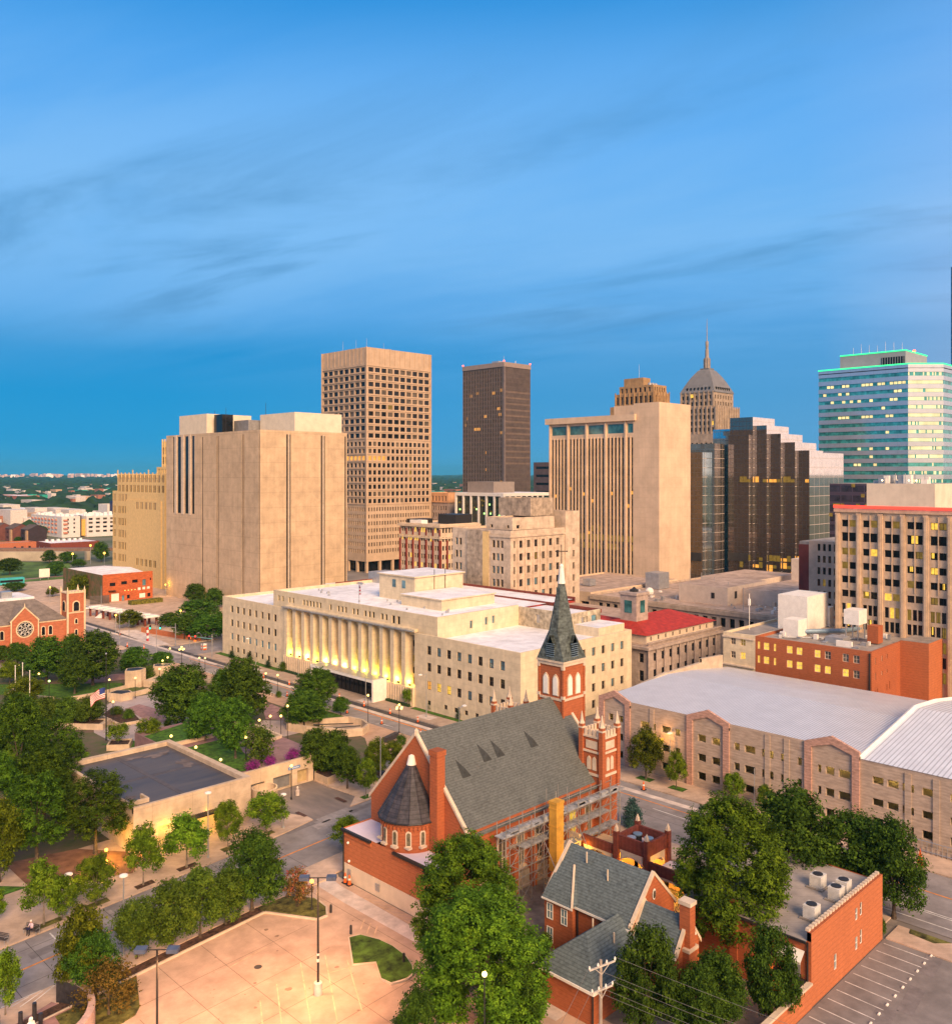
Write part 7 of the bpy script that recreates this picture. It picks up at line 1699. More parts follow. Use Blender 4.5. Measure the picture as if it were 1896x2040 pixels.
def crown(name, seed, lobes, n, ls, mat_, shell=0.75, aspect=.6, up=.35, rnd_=.8, clump=.35, per=14):
    g = np.random.default_rng(seed); L_ = np.array(lobes, float)
    vol = (L_[:, 3]*L_[:, 4])**1.0*L_[:, 5]**.5; pr = vol/vol.sum()
    nc = max(4, n//per)
    idx = g.choice(len(L_), nc, p=pr); u = g.normal(size=(nc, 3)); u /= np.linalg.norm(u, axis=1)[:, None]
    rad = shell+(1.05-shell)*g.random(nc)**.6
    rad[g.random(nc) < .18] *= .7
    cen = L_[idx, :3]+u*L_[idx, 3:6]*rad[:, None]
    hol = L_[g.choice(len(L_), max(3, len(L_)//4), p=pr)]; hu = g.normal(size=(len(hol), 3)); hu /= np.linalg.norm(hu, axis=1)[:, None]; hc = hol[:, :3]+hu*hol[:, 3:6]*1.0
    far = np.min(np.linalg.norm(cen[:, None]-hc[None], axis=2)/(hol[None, :, 3]*.62), axis=1) > 1
    cen, u = cen[far], u[far]; nc = len(cen)
    out_ = g.random(nc) < .09; cen[out_] += u[out_]*L_[:, 3].mean()*.28
    P = np.repeat(cen, per, 0)+g.normal(size=(nc*per, 3))*clump*np.array([1, 1, .75])*.55
    out = np.repeat(u, per, 0)
    N_ = out*.7+np.array([0, 0, up])+g.normal(size=P.shape)*rnd_*.6
    N_ /= np.linalg.norm(N_, axis=1)[:, None]
    A = np.cross(N_, g.normal(size=P.shape)); A /= np.linalg.norm(A, axis=1)[:, None]; B = np.cross(N_, A)
    s = ls*(.6+.8*g.random(len(P)))[:, None]
    q = np.stack([P-A*s*.5, P+B*s*aspect*.5-A*s*.05+N_*s*.08, P+A*s*.5, P-B*s*aspect*.5+A*s*.05+N_*s*.08], 1).reshape(-1, 3)
    me = bpy.data.meshes.new(name); m_ = len(P)
    me.vertices.add(m_*4); me.vertices.foreach_set('co', q.ravel())
    me.loops.add(m_*4); me.loops.foreach_set('vertex_index', np.arange(m_*4)); me.polygons.add(m_)
    me.polygons.foreach_set('loop_start', np.arange(m_)*4); me.polygons.foreach_set('loop_total', np.full(m_, 4))
    me.materials.append(mat_); me.update(calc_edges=True); me.validate()
    return me
def trunk(name, th, r, limbs, m=BARK, lean=0.0, multi=False):
    b = MB()
    if multi:
        for k in range(5): a = 2*math.pi*k/5; b.tube((.1*math.cos(a), .1*math.sin(a), 0), (.6*math.cos(a)*th*.5, .6*math.sin(a)*th*.5, th), r*.6, r*.3, 6)
    else:
        b.tube((0, 0, -.15), (lean*.5, 0, th*.5), r*1.15, r*.85, 8); b.tube((lean*.5, 0, th*.5), (lean, 0, th), r*.85, r*.6, 8); b.tube((0, 0, -.15), (0, 0, .4), r*1.7, r*1.1, 8)
    for (x, y, z) in limbs:
        mid = (x*.45+lean*.6, y*.45, th+(z-th)*.45); b.tube((lean, 0, th*.9), mid, r*.5, r*.3, 6); b.tube(mid, (x, y, z), r*.3, r*.08, 5)
    me = bpy.data.meshes.new(name); me.from_pydata(b.v, [], b.f); me.materials.append(m); return me
SPEC = {}
def species(kind, seed, h0, w0, lobes, n, ls, th, r, m=BARK, multi=False, **k):
    big = sorted(lobes, key=lambda q: -q[3])[:9]
    SPEC.setdefault(kind, []).append((h0, w0, crown('crown', seed, lobes, n, ls, LEAF[kind], **k), trunk('trunk', th, r, [(q[0]*.8, q[1]*.8, q[2]) for q in big], m, multi=multi)))
def lobeset(seed, h0, w0, zb, nl, rmin, rmax, shape='round', flat=.85):
    rn = random.Random(seed); out = []
    for i in range(nl):
        f = (i+.5)/nl; z = zb+(h0-zb)*(.08+.84*f)
        t = (z-zb)/(h0-zb)
        prof = {'round': math.sin(math.pi*min(1, .18+.80*t))**.7, 'cone': (1-t)**.75*.95+.12, 'flat': .95-.35*abs(t-.4), 'egg': math.sin(math.pi*min(1, .3+.68*t))**.6, 'vase': .35+.65*t if t < .7 else 1.0-(t-.7)*1.6}[shape]
        R_ = w0/2*prof; rr = rn.uniform(rmin, rmax)*min(1, .55+prof*.6); a = i*2.399+rn.uniform(-.5, .5); d = max(0, R_-rr*.9)*math.sqrt(rn.uniform(.35, 1))
        out.append((d*math.cos(a), d*math.sin(a), min(z, h0-rr*flat), rr, rr, rr*flat))
    return out
for s in (1, 2, 3): species('round', s, 10, 8.5, lobeset(s*11, 10, 8.5, 2.2, 26, 1.0, 1.9), 21000, .30, 3.2, .22, BARK)
for s in (4, 5, 6): species('street', s, 6, 4.8, lobeset(s*13, 6, 4.8, 1.7, 17, .5, .95, 'egg'), 8500, .22, 2.2, .085, BARKP, shell=.5, clump=.32)
for s in (7, 8, 9): species('pine', s, 11, 8.4, lobeset(s*17, 11, 8.4, 2.6, 44, .65, 1.25, 'round', .6), 24000, .23, 5.5, .2, BARK, up=.9, rnd_=.65, shell=.8, aspect=.5, clump=.26)
for s in (10, 11): species('big', s, 14, 9.5, lobeset(s*19, 14, 10.2, 1.4, 60, .8, 1.45, 'round'), 72000, .21, 5, .35, up=.8, clump=.30, shell=.8)
for s in (12, 13): species('dense', s, 8, 7, lobeset(s*23, 8, 7, 1.4, 30, .75, 1.35), 21000, .23, 2.4, .17)
for s in (14, 15): species('olive', s, 6, 5.4, lobeset(s*29, 6, 5.4, 1.2, 22, .6, 1.1), 13000, .21, 1.8, .12)
for s in (16, 17): species('lime', s, 6, 5, lobeset(s*31, 6, 5, 1.5, 20, .5, .95, 'egg'), 10000, .21, 1.8, .1, shell=.55)
species('multi', 18, 3.6, 5, lobeset(300, 3.6, 5, 1.2, 16, .5, .8, 'flat'), 4200, .22, 1.6, .08, BARKP, multi=True)
for s in (19, 20): species('bush', s, 2, 2.4, lobeset(s*37, 2, 2.4, .2, 12, .35, .55), 2600, .16, .6, .05, multi=True)
species('topiary', 21, 2.2, 1.5, lobeset(500, 2.2, 1.5, .1, 14, .28, .42, 'cone'), 2400, .12, .5, .05)
species('spruce', 22, 4, 3, lobeset(520, 4, 3, .3, 26, .25, .6, 'cone'), 3800, .2, 3.2, .08, up=-.1)
species('purple', 23, 1.6, 2.2, lobeset(540, 1.6, 2.2, .25, 12, .3, .5), 2600, .14, .5, .04, multi=True)
species('red', 24, 4.2, 3.6, lobeset(560, 4.2, 3.6, .9, 16, .5, .8), 3600, .2, 1.2, .05, multi=True, shell=.5)
species('sparse', 25, 5, 5.4, lobeset(580, 5, 5.4, 1.0, 20, .45, .9), 2800, .24, 1.8, .1, shell=.3, clump=.5)
NAMES = {'pine': 'pine_tree', 'round': 'park_tree', 'street': 'street_tree', 'big': 'huge_tree', 'dense': 'dense_tree', 'olive': 'olive_green_tree', 'lime': 'yellow_green_tree', 'multi': 'multi_stem_tree', 'bush': 'shrub', 'topiary': 'clipped_shrub', 'spruce': 'spruce_tree', 'purple': 'flowering_shrub', 'red': 'flowering_tree', 'sparse': 'thin_tree'}
TREES = [
('pine', 38.5, 114.2, 0, 11.8, 8.3, 'dark pine with a bare lower trunk, left of the pair in front of the park'),
('pine', 45.1, 113.0, 0, 10.6, 8.9, 'dark pine with lamplight behind it, beside the corner of the flat dark roof'),
('pine', 42.3, 132.6, 0, 16.8, 8.2, 'tall dark pine mass at the left edge behind the paired pines'),
('pine', 45.6, 130.0, 0, 10.4, 9.0, 'broad dark pine overlapping the left edge of the flat dark roof'),
('pine', 48.6, 137.1, 0, 11.7, 8.7, 'pine between the clipped olive trees and the flat dark roof'),
('pine', 43.5, 126.4, 0, 10.9, 7.1, 'pine crowded in the middle of the dark grove'),
('pine', 36.5, 124.3, 0, 12.9, 6.8, 'pine cut by the left edge of the picture in the dark grove'),
('pine', 47.3, 149.9, 0, 13.6, 7.9, 'farthest pine of the dark grove, just below the three white flagpoles'),
('lime', 34.0, 113.0, 0, 9.4, 6.2, 'pale lime green tree cut by the left edge of the picture'),
('round', 74.7, 198.4, 0, 8.6, 7.9, 'single tree in the middle of the lit lawn'),
('round', 80.7, 203.7, 0, 12.0, 12.2, 'largest dark tree behind the lit lawn, with a visible trunk'),
('round', 74.4, 214.3, 0, 10.3, 10.7, 'dark tree in front of the rose window church'),
('round', 92.1, 207.4, 0, 6.5, 7.8, 'round tree right behind the curved concrete walls'),
('round', 99.2, 208.0, 0, 4.3, 5.8, 'small round tree by the street intersection lamps'),
('bush', 90.9, 197.8, 0, 3.5, 4.0, 'grey green shrub between the two curved concrete walls'),
('lime', 68.0, 218.9, 0, 5.3, 6.3, 'yellow green tree below the rose window church'),
('lime', 62.9, 193.3, 0, 6.4, 8.2, 'yellow green tree behind the three white flagpoles'),
('round', 76.1, 239.2, 0, 5.5, 6.3, 'small tree against the left wall of the rose window church'),
('round', 73.9, 243.5, 0, 4.5, 3.8, 'tree at the left edge in front of the brick church'),
('round', 87.8, 236.0, 0, 6.6, 4.9, 'narrow dark tree at the foot of the square bell tower'),
('olive', 61.6, 176.8, 0, 5.4, 6.2, 'clipped olive green tree in the long planter, left of three'),
('olive', 64.4, 174.0, 0, 5.4, 6.2, 'clipped olive green tree in the long planter, middle of three'),
('olive', 67.3, 171.2, 0, 5.4, 6.2, 'clipped olive green tree in the long planter, right of three'),
('multi', 65.2, 153.6, 1, 3.1, 4.7, 'small multi stemmed tree in the square concrete planter'),
('multi', 69.0, 149.3, 1, 4.2, 5.4, 'bushy bright green tree beside the square planter'),
('bush', 74.2, 175.4, 0, 1.6, 3.0, 'flowering yellow green shrub in the mulch bed'),
('bush', 74.7, 171.0, 0, 1.8, 2.5, 'white flowered shrub in the mulch bed'),
('bush', 75.9, 162.6, 0, 1.4, 1.9, 'dark ball shrub at the edge of the pink plaza'),
('bush', 77.5, 160.3, 0, 1.2, 1.7, 'low dark shrub at the far side of the pink plaza'),
('round', 79.0, 157.1, 0, 11.8, 12.1, 'big loose tree overhanging the pink plaza'),
('round', 72.9, 136.9, 2.2, 9.0, 6.7, 'slender trunked dark tree on the upper lawn'),
('round', 71.8, 125.3, 3.3, 9.4, 6.1, 'bright round tree with a pale trunk on the upper lawn'),
('round', 87.8, 150.7, 0, 12.7, 9.6, 'big dark tree between upper lawn and courthouse street'),
('round', 87.4, 157.1, 0, 9.8, 6.4, 'dark tree behind the bright round one on the upper lawn'),
('bush', 73.7, 121.2, 3.3, 5.1, 5.1, 'bushy tree beside the purple flowering shrub'),
('round', 104.3, 150.6, 0, 8.2, 8.7, 'dark round tree in front of the black glass entrance'),
('round', 95.8, 142.0, 0, 6.8, 8.8, 'tree in front of the dark round one by the courthouse entrance'),
('round', 105.5, 143.5, 0, 3.6, 3.7, 'small tree at the kerb of the courthouse street'),
('round', 81.5, 117.0, 0, 7.7, 5.6, 'dark tree at the garage entry, nearest the concrete wall'),
('round', 83.7, 115.6, 0, 7.1, 6.0, 'dark tree in the middle of the raised bed by the garage entry'),
('round', 81.6, 109.3, 0, 6.3, 4.6, 'tree in the small round pit near the garage entry'),
('street', 81.5, 104.6, 0, 5.7, 3.5, 'tree in a square pit close to the church gable'),
('lime', 88.3, 110.6, 0, 6.0, 4.4, 'yellow green tree left of the church gable'),
('lime', 91.9, 111.2, 0, 4.5, 4.7, 'yellow lit tree half hidden by the church gable'),
('bush', 101.4, 120.0, 0, 1.8, 2.0, 'small grey green bush on the plaza by the church gable'),
('bush', 104.6, 164.6, 0, 1.3, 1.6, 'purple flowering shrub on the kerb strip, left of two'),
('bush', 105.1, 160.4, 0, 1.2, 1.3, 'purple flowering shrub on the kerb strip, right of two'),
('street', 68.7, 92.2, 0, 3.9, 4.5, 'tree right behind the low brick wing of the church'),
('street', 57.9, 102.9, 0, 6.0, 3.7, 'street tree before the middle of the long tan wall'),
('street', 63.7, 103.3, 0, 5.5, 5.9, 'street tree before the right end of the long tan wall'),
('street', 51.4, 101.2, 0, 6.3, 6.6, 'street tree in front of the lit doorway of the tan wall'),
('street', 45.6, 100.4, 0, 6.9, 4.8, 'street tree under the left corner of the tan wall'),
('street', 39.9, 99.9, 0, 5.2, 4.9, 'street tree in a grass pit, next to a white lamp'),
('street', 34.1, 99.0, 0, 6.8, 4.8, 'street tree in a grass pit beside the bench'),
('street', 35.9, 98.7, 0, 4.6, 3.4, 'small street tree behind the one beside the bench'),
('street', 30.2, 102.1, 0, 4.0, 2.7, 'street tree at the left edge across the road from the statue'),
('street', 26.0, 84.9, 0, 5.7, 3.3, 'street tree near the lower left corner, by the painted hatching'),
('dense', 51.3, 86.0, 0, 8.6, 7.8, 'largest dark tree of the planting strip, nearest the church wing'),
('olive', 47.8, 85.4, 0, 5.7, 5.2, 'second tree of the planting strip from the church wing'),
('olive', 44.6, 84.9, 0, 7.1, 5.4, 'third tree of the planting strip from the church wing'),
('olive', 41.5, 84.9, 0, 6.7, 5.4, 'fourth tree of the planting strip from the church wing'),
('olive', 38.2, 85.6, 0, 5.8, 4.8, 'fifth tree of the planting strip from the church wing'),
('lime', 32.2, 83.8, 0, 8.1, 5.4, 'yellow topped tree of the planting strip near the curved granite wall'),
('dense', 32.8, 82.2, 0, 5.8, 5.3, 'dark tree of the planting strip beside the curved granite wall'),
('sparse', 32.5, 78.5, 0, 4.6, 5.6, 'thin brownish tree on the end of the planting strip'),
('red', 55.3, 83.2, 0, 4.3, 3.6, 'red flowering shrub tree on the grass corner by the church wing'),
('big', 58.9, 60.1, 0, 13.8, 9.1, 'huge tree against the church wall, rear one of the pair'),
('big', 53.9, 53.1, 0, 12.4, 10.3, 'huge bright tree in front, largest at the bottom of the picture'),
('dense', 47.0, 53.9, 0, 6.3, 4.5, 'tree at the bottom edge left of the huge bright tree'),
('dense', 53.9, 49.2, 0, 8.0, 4.2, 'tree at the bottom edge against the low hipped house'),
('big', 80.4, 44.5, 0, 16.1, 11.6, 'huge tree between rectory and flat roofed brick building'),
('dense', 95.2, 44.9, 0, 10.5, 8.2, 'dark tree behind the flat roofed building, left of three'),
('dense', 101.2, 40.6, 0, 8.0, 7.4, 'dark tree behind the flat roofed building, middle of three'),
('dense', 99.7, 35.8, 0, 8.7, 6.8, 'dark tree behind the flat roofed building, right of three'),
('dense', 63.2, 42.7, 0, 9.7, 6.0, 'tree before the small gabled wing of the rectory'),
('dense', 67.9, 38.9, 0, 7.0, 5.8, 'bushy tree in the walled courtyard, left of two'),
('dense', 72.5, 36.2, 0, 8.7, 4.9, 'dark tree in the walled courtyard, right of two'),
('dense', 81.8, 44.7, 0, 4.2, 4.7, 'dark tree in the shade of the huge tree by the chimney'),
('dense', 64.8, 38.9, 0, 7.0, 5.2, 'low tree at the bottom edge below the chimney gable'),
('bush', 68.2, 58.3, 0, 1.5, 1.5, 'dark bush at the left wall of the rectory'),
('bush', 95.2, 35.3, 0, 1.5, 0.8, 'clipped shrub at the corner of the flat roofed building'),
('lime', 117.2, 79.5, 0, 7.9, 6.0, 'yellow lit street tree before the garage, left one'),
('lime', 117.2, 74.0, 0, 5.7, 3.4, 'yellow lit street tree before the garage, right one'),
('street', 118.4, 65.0, 0, 4.2, 3.3, 'thin street tree before the middle of the garage'),
('street', 118.4, 60.2, 0, 3.6, 2.4, 'thinnest street tree before the garage'),
('spruce', 100.5, 70.3, 0, 3.7, 3.5, 'blue green spruce beside the scaffolded turret'),
('round', 196.2, 61.2, 0, 3.3, 2.0, 'small round tree behind the windowless brick stair tower'),
('round', 158.7, 306.0, 0, 7.4, 8.1, 'tree at the foot of the windowless tan block, left of two'),
('round', 156.8, 288.4, 0, 7.4, 7.4, 'tree at the foot of the windowless tan block, right of two'),
('round', 138.5, 264.1, 0, 7.6, 13.4, 'wide tree across the side street from the courthouse'),
('round', 125.9, 235.4, 0, 7.4, 10.4, 'dark tree at the side street corner next to the courthouse'),
('round', 121.9, 241.4, 0, 7.2, 8.3, 'tree behind the green traffic lights'),
('round', 128.2, 264.5, 0, 4.5, 6.6, 'small tree left of the green traffic lights'),
('lime', 118.8, 271.4, 0, 5.6, 8.9, 'yellow lit tree beside the white canopies'),
('round', 131.6, 238.1, 0, 7.3, 4.5, 'tree touching the left end wall of the courthouse'),
('round', 141.6, 455.9, 0, 7.9, 11.5, 'wide tree at the left edge of the far park'),
('round', 154.9, 434.6, 0, 7.0, 8.6, 'round tree on the far lawn beside the orange brick building'),
('round', 175.2, 500.5, 0, 7.0, 8.7, 'tree before the concrete rail embankment, left of two'),
('round', 182.0, 493.7, 0, 6.0, 10.2, 'tree before the concrete rail embankment, right of two'),
('round', 198.0, 488.0, 0, 10.8, 8.8, 'tree between the rail embankment and the yellow building'),
('round', 178.2, 468.2, 0, 4.2, 7.6, 'low tree under the orange lamp by the rail embankment'),
('round', 122.9, 390.1, 0, 3.7, 9.2, 'round tree behind the white flat roof of the brick church'),
('lime', 128.0, 362.4, 0, 3.9, 5.3, 'small tree behind the square bell tower'),
('round', 213.8, 671.3, 0, 3.8, 5.7, 'bush before the dark brown townhouse'),
('lime', 132.9, 347.0, 0, 9.3, 11.3, 'bushy tree growing up the ivy side of the orange brick building'),
('topiary', 118.2, 208.2, 0, 2.0, 1.7, 'first clipped cone shrub from the left along the courthouse wall'),
('topiary', 118.6, 200.1, 0, 2.6, 1.9, 'second clipped cone shrub from the left along the courthouse wall'),
('topiary', 118.6, 191.3, 0, 1.9, 1.6, 'third clipped cone shrub from the left along the courthouse wall'),
('topiary', 120.6, 133.7, 0, 1.9, 1.3, 'fourth clipped cone shrub from the left along the courthouse wall'),
('topiary', 120.4, 125.0, 0, 2.1, 1.5, 'fifth clipped cone shrub from the left along the courthouse wall'),
('bush', 119.3, 185.4, 0, 2.2, 2.6, 'loose green bush left of the courthouse canopy'),
('multi', 119.5, 139.3, 0, 3.5, 2.9, 'small loose tree right of the courthouse canopy'),
('purple', 70.4, 117.9, 3.3, 1.6, 2.3, 'brightest purple flowering shrub at the corner of the entry wall'),
('purple', 73.6, 117.9, 3.3, 1.5, 1.8, 'purple flowering shrub, middle of the three on the terrace'),
('purple', 77.6, 118.1, 3.3, 1.6, 2.4, 'dusky purple flowering shrub under the dark trees'),
('purple', 96.9, 142.8, 0, 0.7, 1.4, 'purple bush beside the ramp wall'),
]
rnd = random.Random(99); cnt = {}
for kind, x, y, z, h, wd, label in TREES:
    v = SPEC[kind]; i = cnt.get(kind, 0); cnt[kind] = i+1
    h0, w0, cm, tm = v[i % len(v)]
    t = thing(NAMES[kind], label, 'shrub' if kind in ('bush', 'topiary', 'purple') else 'tree', (x, y, z+.1), rz=rnd.random()*6.28)
    sx = min(wd/w0, 2.2)*{'big': 1.16 if x < 70 else .98, 'dense': (1.38 if y > 37 else 1.2) if x > 90 else 1.0, 'pine': 1.15, 'round': 1.08}.get(kind, 1.0); sz = h/h0*(1.22 if kind == 'dense' and x > 90 else 1.02)
    t.scale = (sx*rnd.uniform(.95, 1.05), sx*rnd.uniform(.95, 1.05), sz)
    for nm, me in (('trunk', tm), ('crown', cm)):
        o = bpy.data.objects.new(nm, me); COL.objects.link(o); o.parent = t

# ------------------------------------------------------------------ lamps, poles, signals, cars, people
def globe_lamp(x, y, z, h, label, power=75, col=(1, .60, .18), gm=None, n=1, r=.22, group='globe lamps of the park'):
    t = thing('globe_lamp', label, 'lamp', (x, y, z), group); p = MB(); p.tube((x, y, z), (x, y, z+h-.2), .07, .05, 7); p.lathe(x, y, [(.16, z), (.14, z+.3), (.07, z+.45)], 8); p.lathe(x, y, [(.06, z+h-.25), (.15, z+h-.2), (.15, z+h-.12)], 8)
    if n > 1:
        for k in range(n-1): a = 2*math.pi*k/(n-1); p.tube((x, y, z+h-1.0), (x+.6*math.cos(a), y+.6*math.sin(a), z+h-.7), .035, n=5)
    p.build('pole', DARKMETAL, t)
    MB().ball((x, y, z+h+.05), r, 7).build('globe', gm or GLOBE, t)
    for k in range(n-1): a = 2*math.pi*k/(n-1); MB().ball((x+.6*math.cos(a), y+.6*math.sin(a), z+h-.5), r, 6).build('globe', gm or GLOBE, t)
    lamp('bulb', t, (x+.02, y, z+h+.45), power*(1 if n == 1 else 2.2), col, .25)
    return t
GG = emit('green_tinted_globe', (.65, 1.0, .25), 3.0)
for a in [
 (70.3, 220.1, 0, 3.6, 'globe lamp below the brick church, leftmost in the park'), (70.4, 207.4, 0, 3.7, 'globe lamp at the left corner of the lit lawn'),
 (78.5, 189.3, 0, 4.0, 'globe lamp standing just behind the tall dark flagpole'), (71.1, 169.7, 0, 4.2, 'globe lamp in the mulch bed before the pale plaza'),
 (82.4, 185.3, 0, 4.4, 'globe lamp in the flower bed before the larger curved drum'), (91.7, 193.6, 0, 3.6, 'globe lamp before the smaller curved drum'),
 (96.8, 202.7, 0, 3.4, 'left one of two globe lamps under the small round tree at the intersection'), (98.9, 204.4, 0, 3.6, 'right one of two globe lamps under the small round tree at the intersection'),
 (103.9, 213.5, 0, 3.8, 'globe lamp at the corner of the intersection, farthest in the park row'), (105.0, 200.3, 0, 3.2, 'left one of two globe lamps on the kerb above the big park trees'),
 (105.4, 198.2, 0, 3.4, 'right one of two globe lamps on the kerb above the big park trees'), (79.2, 164.1, 0, 4.0, 'globe lamp on the pink plaza under the overhanging tree'),
 (90.5, 164.4, 0, 3.8, 'globe lamp between the two biggest trees of the park'), (86.3, 132.9, 0, 7.4, 'tallest globe lamp by the paler plaza next to the dark round tree'),
 (94.5, 144.4, 0, 4.4, 'globe lamp at the left side of the dark round tree, lower one'), (97.5, 148.0, 0, 4.6, 'globe lamp at the left side of the dark round tree, upper one'),
 (85.4, 137, 0, 5.0, 'left one of two globe lamps beside the terrace lawn corner'), (87.2, 136.4, 0, 4.8, 'right one of two globe lamps beside the terrace lawn corner'),
 (83.6, 137.7, 3.3, 1.2, 'low globe lamp on the rim of the terrace lawn'), (72.4, 123.2, 3.3, 3.6, 'globe lamp on the terrace beside the bushy tree'),
 (66.0, 135.2, 3.3, 2.6, 'low globe lamp at the far corner of the dark flat roof'), (66.0, 127, 3.3, 2.6, 'low globe lamp halfway along the right edge of the dark flat roof'),
 (66.0, 119.4, 3.3, 2.4, 'low globe lamp at the near right corner of the dark flat roof'), (73.2, 111.7, 0, 4.9, 'globe lamp in front of the garage entry doors'),
 (103.9, 132.7, 0, 6.2, 'globe lamp alone on the kerb right of the hairpin ramp'), (105.6, 166.5, 0, 4.3, 'right one of two globe lamps by the purple kerb shrubs'), (105.2, 170.6, 0, 4.1, 'left one of two globe lamps by the purple kerb shrubs')]:
    globe_lamp(*a)
globe_lamp(106.0, 126.1, 0, 5.2, 'street lamp with a cluster of five globes left of the church gable', n=5)
globe_lamp(105.0, 209.4, 0, 4.6, 'street lamp with a cluster of five globes at the intersection', n=5)
globe_lamp(69.0, 197.2, 0, 4.0, 'green tinted globe lamp at the left end of the lit lawn', 40, (.6, 1, .2), GG)
globe_lamp(56.1, 81.6, 0, 3.2, 'yellow lantern on a dark post in the grass corner of the lot', 90, (1, .55, .05), GLOBEO)
globe_lamp(85.6, 55.4, 0, 3.3, 'bright sodium lamp glowing at the edge of the huge tree', 200, (1, .5, .05), GLOBEO, r=.3)
globe_lamp(84.0, 65.6, 0, 3.1, 'small sodium lamp at the stair beside the arcade', 90, (1, .5, .05), GLOBEO)
globe_lamp(88.5, 50.6, 0, 3.4, 'sodium lamp showing through the leaves of the huge tree', 90, (1, .45, .04), GLOBEO)
globe_lamp(47.1, 46.2, 0, 10.7, 'tall slim pole with a single glowing globe at the bottom edge', 600, (1, .62, .25), emit('bright_globe', (1, .70, .28), 4.5), r=.2)
# lights in the pine grove
for k, (x, y, z, lb) in enumerate(((41.2, 141, 3.0, 'low orange lamp deep in the dark grove, farthest left'), (43.6, 137.5, 1.6, 'low orange lamp deep in the dark grove, second from left'), (50.3, 116.2, 2.2, 'low orange lamp between pine and dark roofed building, upper'), (45.6, 110.9, .9, 'low orange lamp at the foot of the tan wall, lower'), (44.4, 108.0, .7, 'low orange lamp beside the reddish path'))):
    t = thing('garden_lamp', lb, 'lamp', (x, y, .1)); MB().tube((x, y, .1), (x, y, z), .05, n=6).build('post', DARKMETAL, t); MB().ball((x, y, z+.15), .22, 5).build('globe', GLOBEO, t); lamp('bulb', t, (x+.1, y-.3, z+.5), 380, (1, .5, .05), .2)
# double headed lot lights
def lotlight(x, y, label, band):
    t = thing('parking_lot_light', label, 'lamp', (x, y, 0), 'double headed lot lights')
    m = MB(); m.tube((x, y, 1.1), (x, y, 10.7), .11, .08, 8); m.build('pole', DARKMETAL, t)
    m = MB(); m.lathe(x, y, [(.38, 0), (.38, 1.1), (.3, 1.15)], 14); m.build('concrete_base', PALEC, t)
    if band: m = MB(); m.lathe(x, y, [(.12, 3.0), (.12, 3.3)], 8, cap=False); m.lathe(x, y, [(.12, 3.6), (.12, 3.8)], 8, cap=False); m.build('white_band', WHITE, t)
    h = Vector((.72, -.69, 0))
    m = MB(); m.tube((x-h.x*.9, y-h.y*.9, 10.75), (x+h.x*.9, y+h.y*.9, 10.75), .05, n=6); m.build('arm', DARKMETAL, t)
    for s in (-1, 1):
        c = Vector((x, y, 0))+h*1.25*s; q = Vector((h.y, -h.x, 0))
        vs = []
        for z in (10.6, 10.92):
            for a, e in ((-.45, -.35), (.45, -.35), (.45, .35), (-.45, .35)): p = c+h*a+q*e; vs.append((p.x, p.y, z))
        m = MB(); m.mesh(vs, [(3, 2, 1, 0), (4, 5, 6, 7), (0, 1, 5, 4), (1, 2, 6, 5), (2, 3, 7, 6), (3, 0, 4, 7)]); m.build('lamp_head', mat('slate_blue_housing', (.10, .12, .18), .5), t)
        m = MB(); p = [c+h*a+q*e for a, e in ((-.35, -.25), (.35, -.25), (.35, .25), (-.35, .25))]; m.face([(v.x, v.y, 10.59) for v in p][::-1]); m.build('lens', GLOBEO, t)
        lamp('lamp_beam', t, (c.x, c.y, 10.5), LOTP, (1, .46, .17), .4, 'SPOT', R(165), (0, 0, -1))
LOTP = 5600
lotlight(47.5, 68.1, 'double headed dark lamp pole in the middle of the parking lot', True)
lotlight(31.4, 66.7, 'double headed dark lamp pole at the bottom edge left of the parking lot', False)
# slender light grey street poles
def street_pole(x, y, h, label, arm=None, head=True, z=.13, m=None):
    t = thing('street_light', label, 'street light', (x, y, z)); p = MB(); p.tube((x, y, z), (x, y, z+h), .09, .06, 7); p.lathe(x, y, [(.2, z), (.18, z+.25), (.09, z+.3)], 8)
    if arm: p.tube((x, y, z+h-.2), (x+arm[0], y+arm[1], z+h), .045, n=5)
    p.build('pole', m or GREYMETAL, t)
    a = arm or (0, 0)
    if head: q = MB(); q.lathe(x+a[0], y+a[1], [(.05, z+h-.12), (.42, z+h-.08), (.40, z+h+.05), (.1, z+h+.16)], 10); q.build('lamp_head', WHITE, t)
    return t
for a in [(115.1, 191.2, 8, 'grey street pole on the courthouse pavement, farthest left', (-2.2, 0)), (118.2, 177.4, 8, 'grey street pole before the left end of the entrance canopy', None, False), (115.9, 148.8, 9, 'grey street pole before the right end of the entrance canopy', None, False), (116.6, 130.4, 8.6, 'grey street pole before the right wing of the courthouse', (-1.6, 0)),
          (54.6, 101.9, 8.1, 'tall pale street light before the long tan wall', None), (37.5, 87.0, 8.0, 'pale street light with oval white head on the near pavement', None), (66.3, 103.1, 4.6, 'short pale street light at the pavement corner', None), (36.8, 99.4, 4.4, 'short street light with a yellow glow beside the grass pit', None),
          (87, 108, 7.0, 'yellow lit pole just left of the church gable', None, False), (107.2, 228.1, 8.6, 'tall grey pole in the intersection beside the green signals', None, False), (104.6, 245.2, 9.6, 'tall grey pole left of the new white pavement', None, False), (105.3, 240.7, 7.6, 'second grey pole left of the new white pavement', None, False), (121.2, 298.8, 10.5, 'grey pole rising from a white sheeted heap beyond the bell tower', None, False),
          (119.5, 76.6, 7.4, 'grey street light lit orange against the garage wall', None), (104, 108, 8.5, 'grey pole seen behind the far turret pinnacles', (1.2, 0)), (118.4, 61.8, 5.6, 'pale pole against the garage behind the huge tree', None, False)]:
    street_pole(*a)
